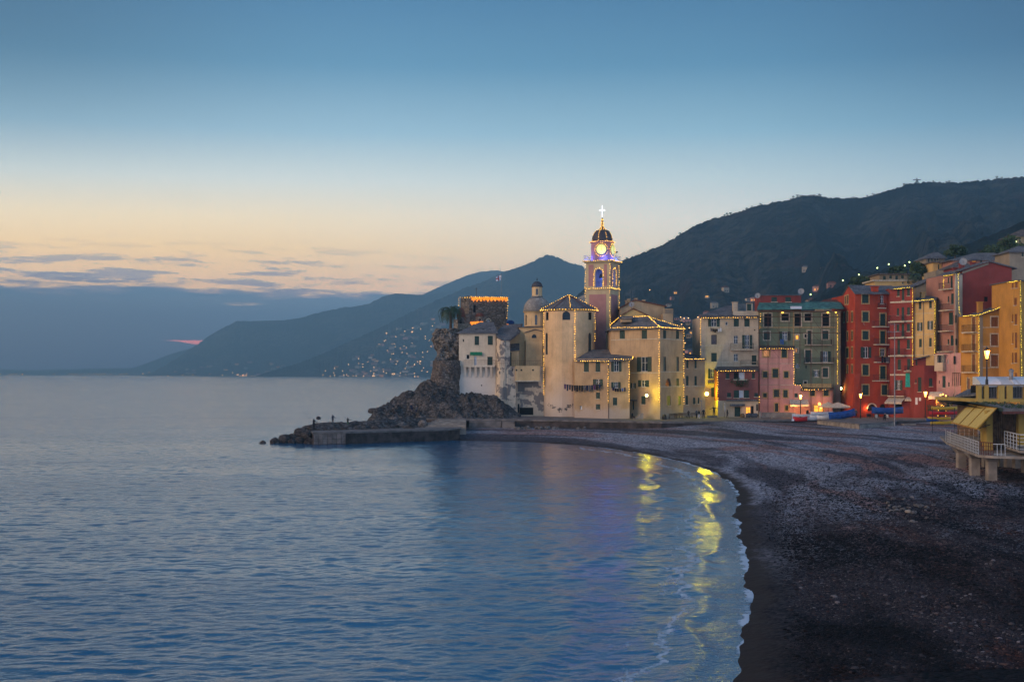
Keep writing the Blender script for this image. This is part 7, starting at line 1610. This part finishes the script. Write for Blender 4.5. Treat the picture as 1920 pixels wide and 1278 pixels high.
# ------------------------------------------------------------------ people
def person(loc, yaw, label, jacket, trousers, arms=((.25,-.1,.2),(.25,-.1,.2)), lean=0.0, stride=.12, sit=False, hgt=1.72, group='people along the promenade', cap=None):
    """arms: per side (outward angle, forward angle, elbow bend) in radians from hanging down"""
    me = bpy.data.meshes.new('skeleton'); S = hgt/1.72; V = []; E_ = []; Rr = []
    def v(p, r, par=None):
        V.append(Vector(p)*S); Rr.append(r*S); 
        if par is not None: E_.append((par, len(V)-1))
        return len(V)-1
    hz_ = .92 if not sit else .48
    pel = v((0,0,hz_), .135); wa = v((0,-lean*.25,hz_+.18), .125, pel); chs = v((0,-lean*.5,hz_+.40), .155, wa); nk = v((0,-lean*.62,hz_+.56), .06, chs); hd0 = v((0,-lean*.66-.01,hz_+.64), .085, nk); v((0,-lean*.7-.01,hz_+.76), .10, hd0)
    for s_, (o_, f_, bnd) in ((-1, arms[0]), (1, arms[1])):
        sh0 = v((s_*.17,-lean*.52,hz_+.46), .065, chs); d = Vector((s_*math.sin(o_), -math.sin(f_)*math.cos(o_), -math.cos(o_)*math.cos(f_))); e = Vector((s_*.19,-lean*.52,hz_+.45))+d*.29; el_ = v(e, .048, sh0)
        f2_ = f_+bnd; d2 = Vector((s_*math.sin(o_), -math.sin(f2_)*math.cos(o_), -math.cos(o_)*math.cos(f2_))); w = v(e+d2*.26, .034, el_); hnd = v(e+d2*.34, .036, w); v(e+d2*.42, .02, hnd)
    for s_ in (-1, 1):
        hp = v((s_*.09,0,hz_-.06), .105, pel)
        if sit: k_ = v((s_*.11,-.42,hz_-.02), .07, hp); a_ = v((s_*.11,-.45,.09), .045, k_)
        else: k_ = v((s_*.10,-.03-s_*stride*.5,.50), .07, hp); a_ = v((s_*.11,.02-s_*stride,.09), .045, k_)
        p = V[a_]/S; v((p.x, p.y-.14, .045), .04, a_)
    me.from_pydata([tuple(p) for p in V], E_, []); ob = bpy.data.objects.new('skeleton', me); COL.objects.link(ob)
    mod = ob.modifiers.new('skin', 'SKIN'); mod.use_smooth_shade = True
    for i, d in enumerate(me.skin_vertices[0].data): d.radius = (Rr[i], Rr[i]); d.use_root = (i == 0)
    sb = ob.modifiers.new('sub', 'SUBSURF'); sb.levels = 1; sb.render_levels = 1
    dg = bpy.context.evaluated_depsgraph_get(); body = bpy.data.meshes.new_from_object(ob.evaluated_get(dg)); bpy.data.objects.remove(ob)
    body.materials.clear()
    for m_ in ('skin', jacket, trousers, 'black'): body.materials.append(M[m_])
    for pl in body.polygons:
        c = pl.center; z = c.z/S; mi = 1
        if z > hz_+.60: mi = 0 if c.y < -lean*.66*S-.01 and z < hz_+.78 else 3
        elif z < .08: mi = 3
        elif z < hz_-.02 and abs(c.x) < .2*S: mi = 2
        pl.material_index = mi
    o = bpy.data.objects.new('person', body); COL.objects.link(o); o.location = loc; o.rotation_euler = (0,0,yaw); tag(o, label, 'person', group); return o
up_ = ((.25,.15,.3),(.25,.15,.3))
def ppl(px, D, z=ZB): q = XY(px, D); return (q.x, q.y, z)
person(ppl(588.5,204.5,1.85), 2.6, 'man in dark clothes fishing from the breakwater tip, leftmost of the three', 'cloth_dark', 'cloth_dark', ((.2,.6,.9),(.2,.7,.9)), group='people fishing from the breakwater', hgt=1.8)
person(ppl(624,211,2.35), 2.9, 'person with a white and blue jacket fishing, middle of the three', 'cloth_navy', 'cloth_grey', ((.3,.6,.9),(.2,.8,.8)), group='people fishing from the breakwater')
person(ppl(652,211,1.9), 2.4, 'person in green trousers holding a rod, rightmost of the three', 'cloth_dark', 'cloth_green', ((.2,1.0,.7),(.2,1.0,.7)), group='people fishing from the breakwater')
for px, D, z, dx, lab in ((589,204.5,3.1,-2.2,'long thin fishing rod held by the leftmost fisherman'),(652,211,3.2,-1.4,'thin fishing rod raised by the rightmost fisherman')):
    q = XY(px, D); tag(MB().bar((q.x-.15,q.y+.3,z-.3), (q.x+dx,q.y+1.5,z+1.7), .018, 3).build('fishing_rod', M['iron'], org=(q.x,q.y,z)), lab, 'fishing rod')
person(ppl(771,234,4.0), .3, 'person in blue sitting on the headland rocks above the quay steps', 'cloth_navy', 'cloth_navy', sit=True, group='people on the headland rocks')
person(ppl(781,233,3.7), -.3, 'dark figure crouching beside the seated person on the rocks', 'cloth_grey', 'cloth_navy', sit=True, group='people on the headland rocks')
person(ppl(1291,228.5), .4, 'small figure in dark clothes walking before the low ochre house', 'cloth_brown', 'cloth_dark', up_, hgt=1.6)
person(ppl(1306,230), -.6, 'grey figure near the bench by the low ochre house', 'cloth_grey', 'cloth_dark', up_, hgt=1.6)
person(ppl(1310.5,226.5), .9, 'person in dark jacket and white trousers standing by a pale bag', 'cloth_dark', 'cloth_white', up_, hgt=1.7)
person(ppl(1319,228.5), .1, 'broad dark man standing left of the yellow lamplight', 'cloth_dark', 'cloth_dark', ((.3,.1,.2),(.3,.1,.2)), hgt=1.8)
person(ppl(1338.5,233.5,ZB+.35), 0, 'dark figure with arms stretched wide against the yellow lamplit wall', 'cloth_dark', 'cloth_dark', ((1.15,.1,.1),(1.35,.1,.1)), hgt=1.8)
person(ppl(1363.5,231.5), 1.2, 'dark figure standing right of the furled parasol', 'cloth_dark', 'cloth_brown', up_)
person(ppl(1185.5,226.3), 1.0, 'dark figure sitting by the door of the narrow ochre house', 'cloth_dark', 'cloth_brown', sit=True)
person(ppl(1514,235.5,ZB+.25), .5, 'dark figure seated under the right cream awning', 'cloth_dark', 'cloth_dark', sit=True)
person(ppl(1659.5,213.8,2.925), -.5, 'person in black sitting on the pale platform behind the mast', 'cloth_dark', 'cloth_dark', sit=True)
person(ppl(1605,229), .5, 'person in grey near the lit lamp before the vermilion tower', 'cloth_grey', 'cloth_dark', up_)
tag(MB().prism([XY(1326,232.8), XY(1345,233), XY(1345,236.5), XY(1326,236.5)], ZB+.002, ZB+.35).build('raised_step', M['concrete']), 'low raised stone landing under the yellow lamp', 'step')

# ------------------------------------------------------------------ stones on the beach
def on_beach(px, py):
    D = 9.6*F/(py-HY)
    for _ in range(6):
        X = (px-CX)*D/F; d, al = shore_xy(np.array([X]), np.array([D])); z = float(beach_z(d, al, np.array([X]), np.array([D]))[0]); D = (H-z)*F/(py-HY)
    return Vector(((px-CX)*D/F, D, z))
rnd = random.Random(21)
for k in range(34):
    px, py = rnd.gauss(1692, 28), rnd.gauss(952, 12)
    if k < 6: px, py = ((1703,960),(1713,962),(1690,955),(1722,950),(1676,958),(1735,957))[k]
    boulder(on_beach(px, py)+Vector((0,0,.03)), rnd.uniform(.10,.22)*(1.35 if k < 2 else 1), 'boulder2' if k else 'concrete2', 'pale loose stone on the dark shingle below the stilt house' if k else 'biggest, sandy-coloured stone of the loose group on the shingle', 'pale stones lying loose on the shingle' if k else None, 500+k, name='stone', sub=2)
def pebbles():
    n = 260000; r = np.random.default_rng(5)
    D = 43*(150/43)**r.random(n); t = r.uniform(.08, .47, n); X = t*D; d, al = shore_xy(X, D); keep = (d > 1.5+r.random(n)*1.5) & (r.random(n) < np.clip((150-D)/75, 0, 1)+.02)
    X, D, d, al = X[keep], D[keep], d[keep], al[keep]; Z = beach_z(d, al, X, D)
    me = bpy.data.meshes.new('pebbles'); me.vertices.add(len(X)); me.vertices.foreach_set('co', np.stack([X, D, Z], -1).ravel())
    a = me.attributes.new('size', 'FLOAT', 'POINT'); a.data.foreach_set('value', (r.uniform(.018,.046,len(X))*(1+2.2*r.random(len(X))**10)).astype(np.float32))
    o = bpy.data.objects.new('pebbles', me); COL.objects.link(o); tag(o, kind='stuff')
    g = bpy.data.node_groups.new('pebble_scatter', 'GeometryNodeTree'); g.interface.new_socket('Geometry', in_out='INPUT', socket_type='NodeSocketGeometry'); g.interface.new_socket('Geometry', in_out='OUTPUT', socket_type='NodeSocketGeometry')
    N = g.nodes; L = g.links; i = N.new('NodeGroupInput'); out = N.new('NodeGroupOutput'); mp = N.new('GeometryNodeMeshToPoints'); ico = N.new('GeometryNodeMeshIcoSphere'); ico.inputs['Radius'].default_value = 1; ico.inputs['Subdivisions'].default_value = 2
    tr = N.new('GeometryNodeTransform'); tr.inputs['Scale'].default_value = (1.2,.9,.6); sm = N.new('GeometryNodeSetMaterial'); sm.inputs['Material'].default_value = M['pebble']; ip = N.new('GeometryNodeInstanceOnPoints')
    rv = N.new('FunctionNodeRandomValue'); rv.data_type = 'FLOAT_VECTOR'; rv.inputs[0].default_value = (-.4,-.4,0); rv.inputs[1].default_value = (.4,.4,6.28); at = N.new('GeometryNodeInputNamedAttribute'); at.data_type = 'FLOAT'; at.inputs[0].default_value = 'size'
    L.new(i.outputs[0], mp.inputs[0]); L.new(mp.outputs[0], ip.inputs['Points']); L.new(ico.outputs[0], tr.inputs[0]); L.new(tr.outputs[0], sm.inputs[0]); L.new(sm.outputs[0], ip.inputs['Instance']); L.new(rv.outputs[0], ip.inputs['Rotation']); L.new(at.outputs[0], ip.inputs['Scale']); L.new(ip.outputs[0], out.inputs[0])
    m = o.modifiers.new('scatter', 'NODES'); m.node_group = g
def pebble_mat():
    m, nt, b = mat_base('grey_pebble', (.08,.08,.085), .75); n = NT(nt); oi = n.N.new('ShaderNodeObjectInfo'); cr = n.N.new('ShaderNodeValToRGB'); n.L.new(oi.outputs['Random'], cr.inputs[0]); e = cr.color_ramp.elements
    e[0].position = 0; e[0].color = (.009,.008,.010,1); e[1].position = 1; e[1].color = (.16,.15,.15,1)
    for p, c in ((.5,(.020,.018,.022,1)),(.8,(.036,.033,.036,1)),(.88,(.040,.022,.018,1)),(.96,(.07,.065,.065,1))): q = e.new(p); q.color = c
    vm = n.N.new('ShaderNodeMapping'); vm.inputs['Rotation'].default_value = (0,0,-.12); vm.inputs['Scale'].default_value = (.16,.035,0); n.L.new(oi.outputs['Location'], vm.inputs[0])
    bd = n.noise(vm.outputs[0], 1.0, 4, .6, .8); bd2 = n.noise(vm.outputs[0], 2.3, 4, .6, 1.0)
    c = n.mix(1.0, cr.outputs[0], n.mix(n.ss(bd, .38, .62), (1.15,1.04,1.04,1), (.18,.14,.14,1)), 'MULTIPLY')
    c = n.mix(n.m('MULTIPLY', n.ss(bd2, .55, .66), .8), c, n.mix(1.0, c, (1.1,.6,.42,1), 'MULTIPLY'))
    n.L.new(c, b.inputs['Base Color']); return m
M['pebble'] = pebble_mat(); pebbles()
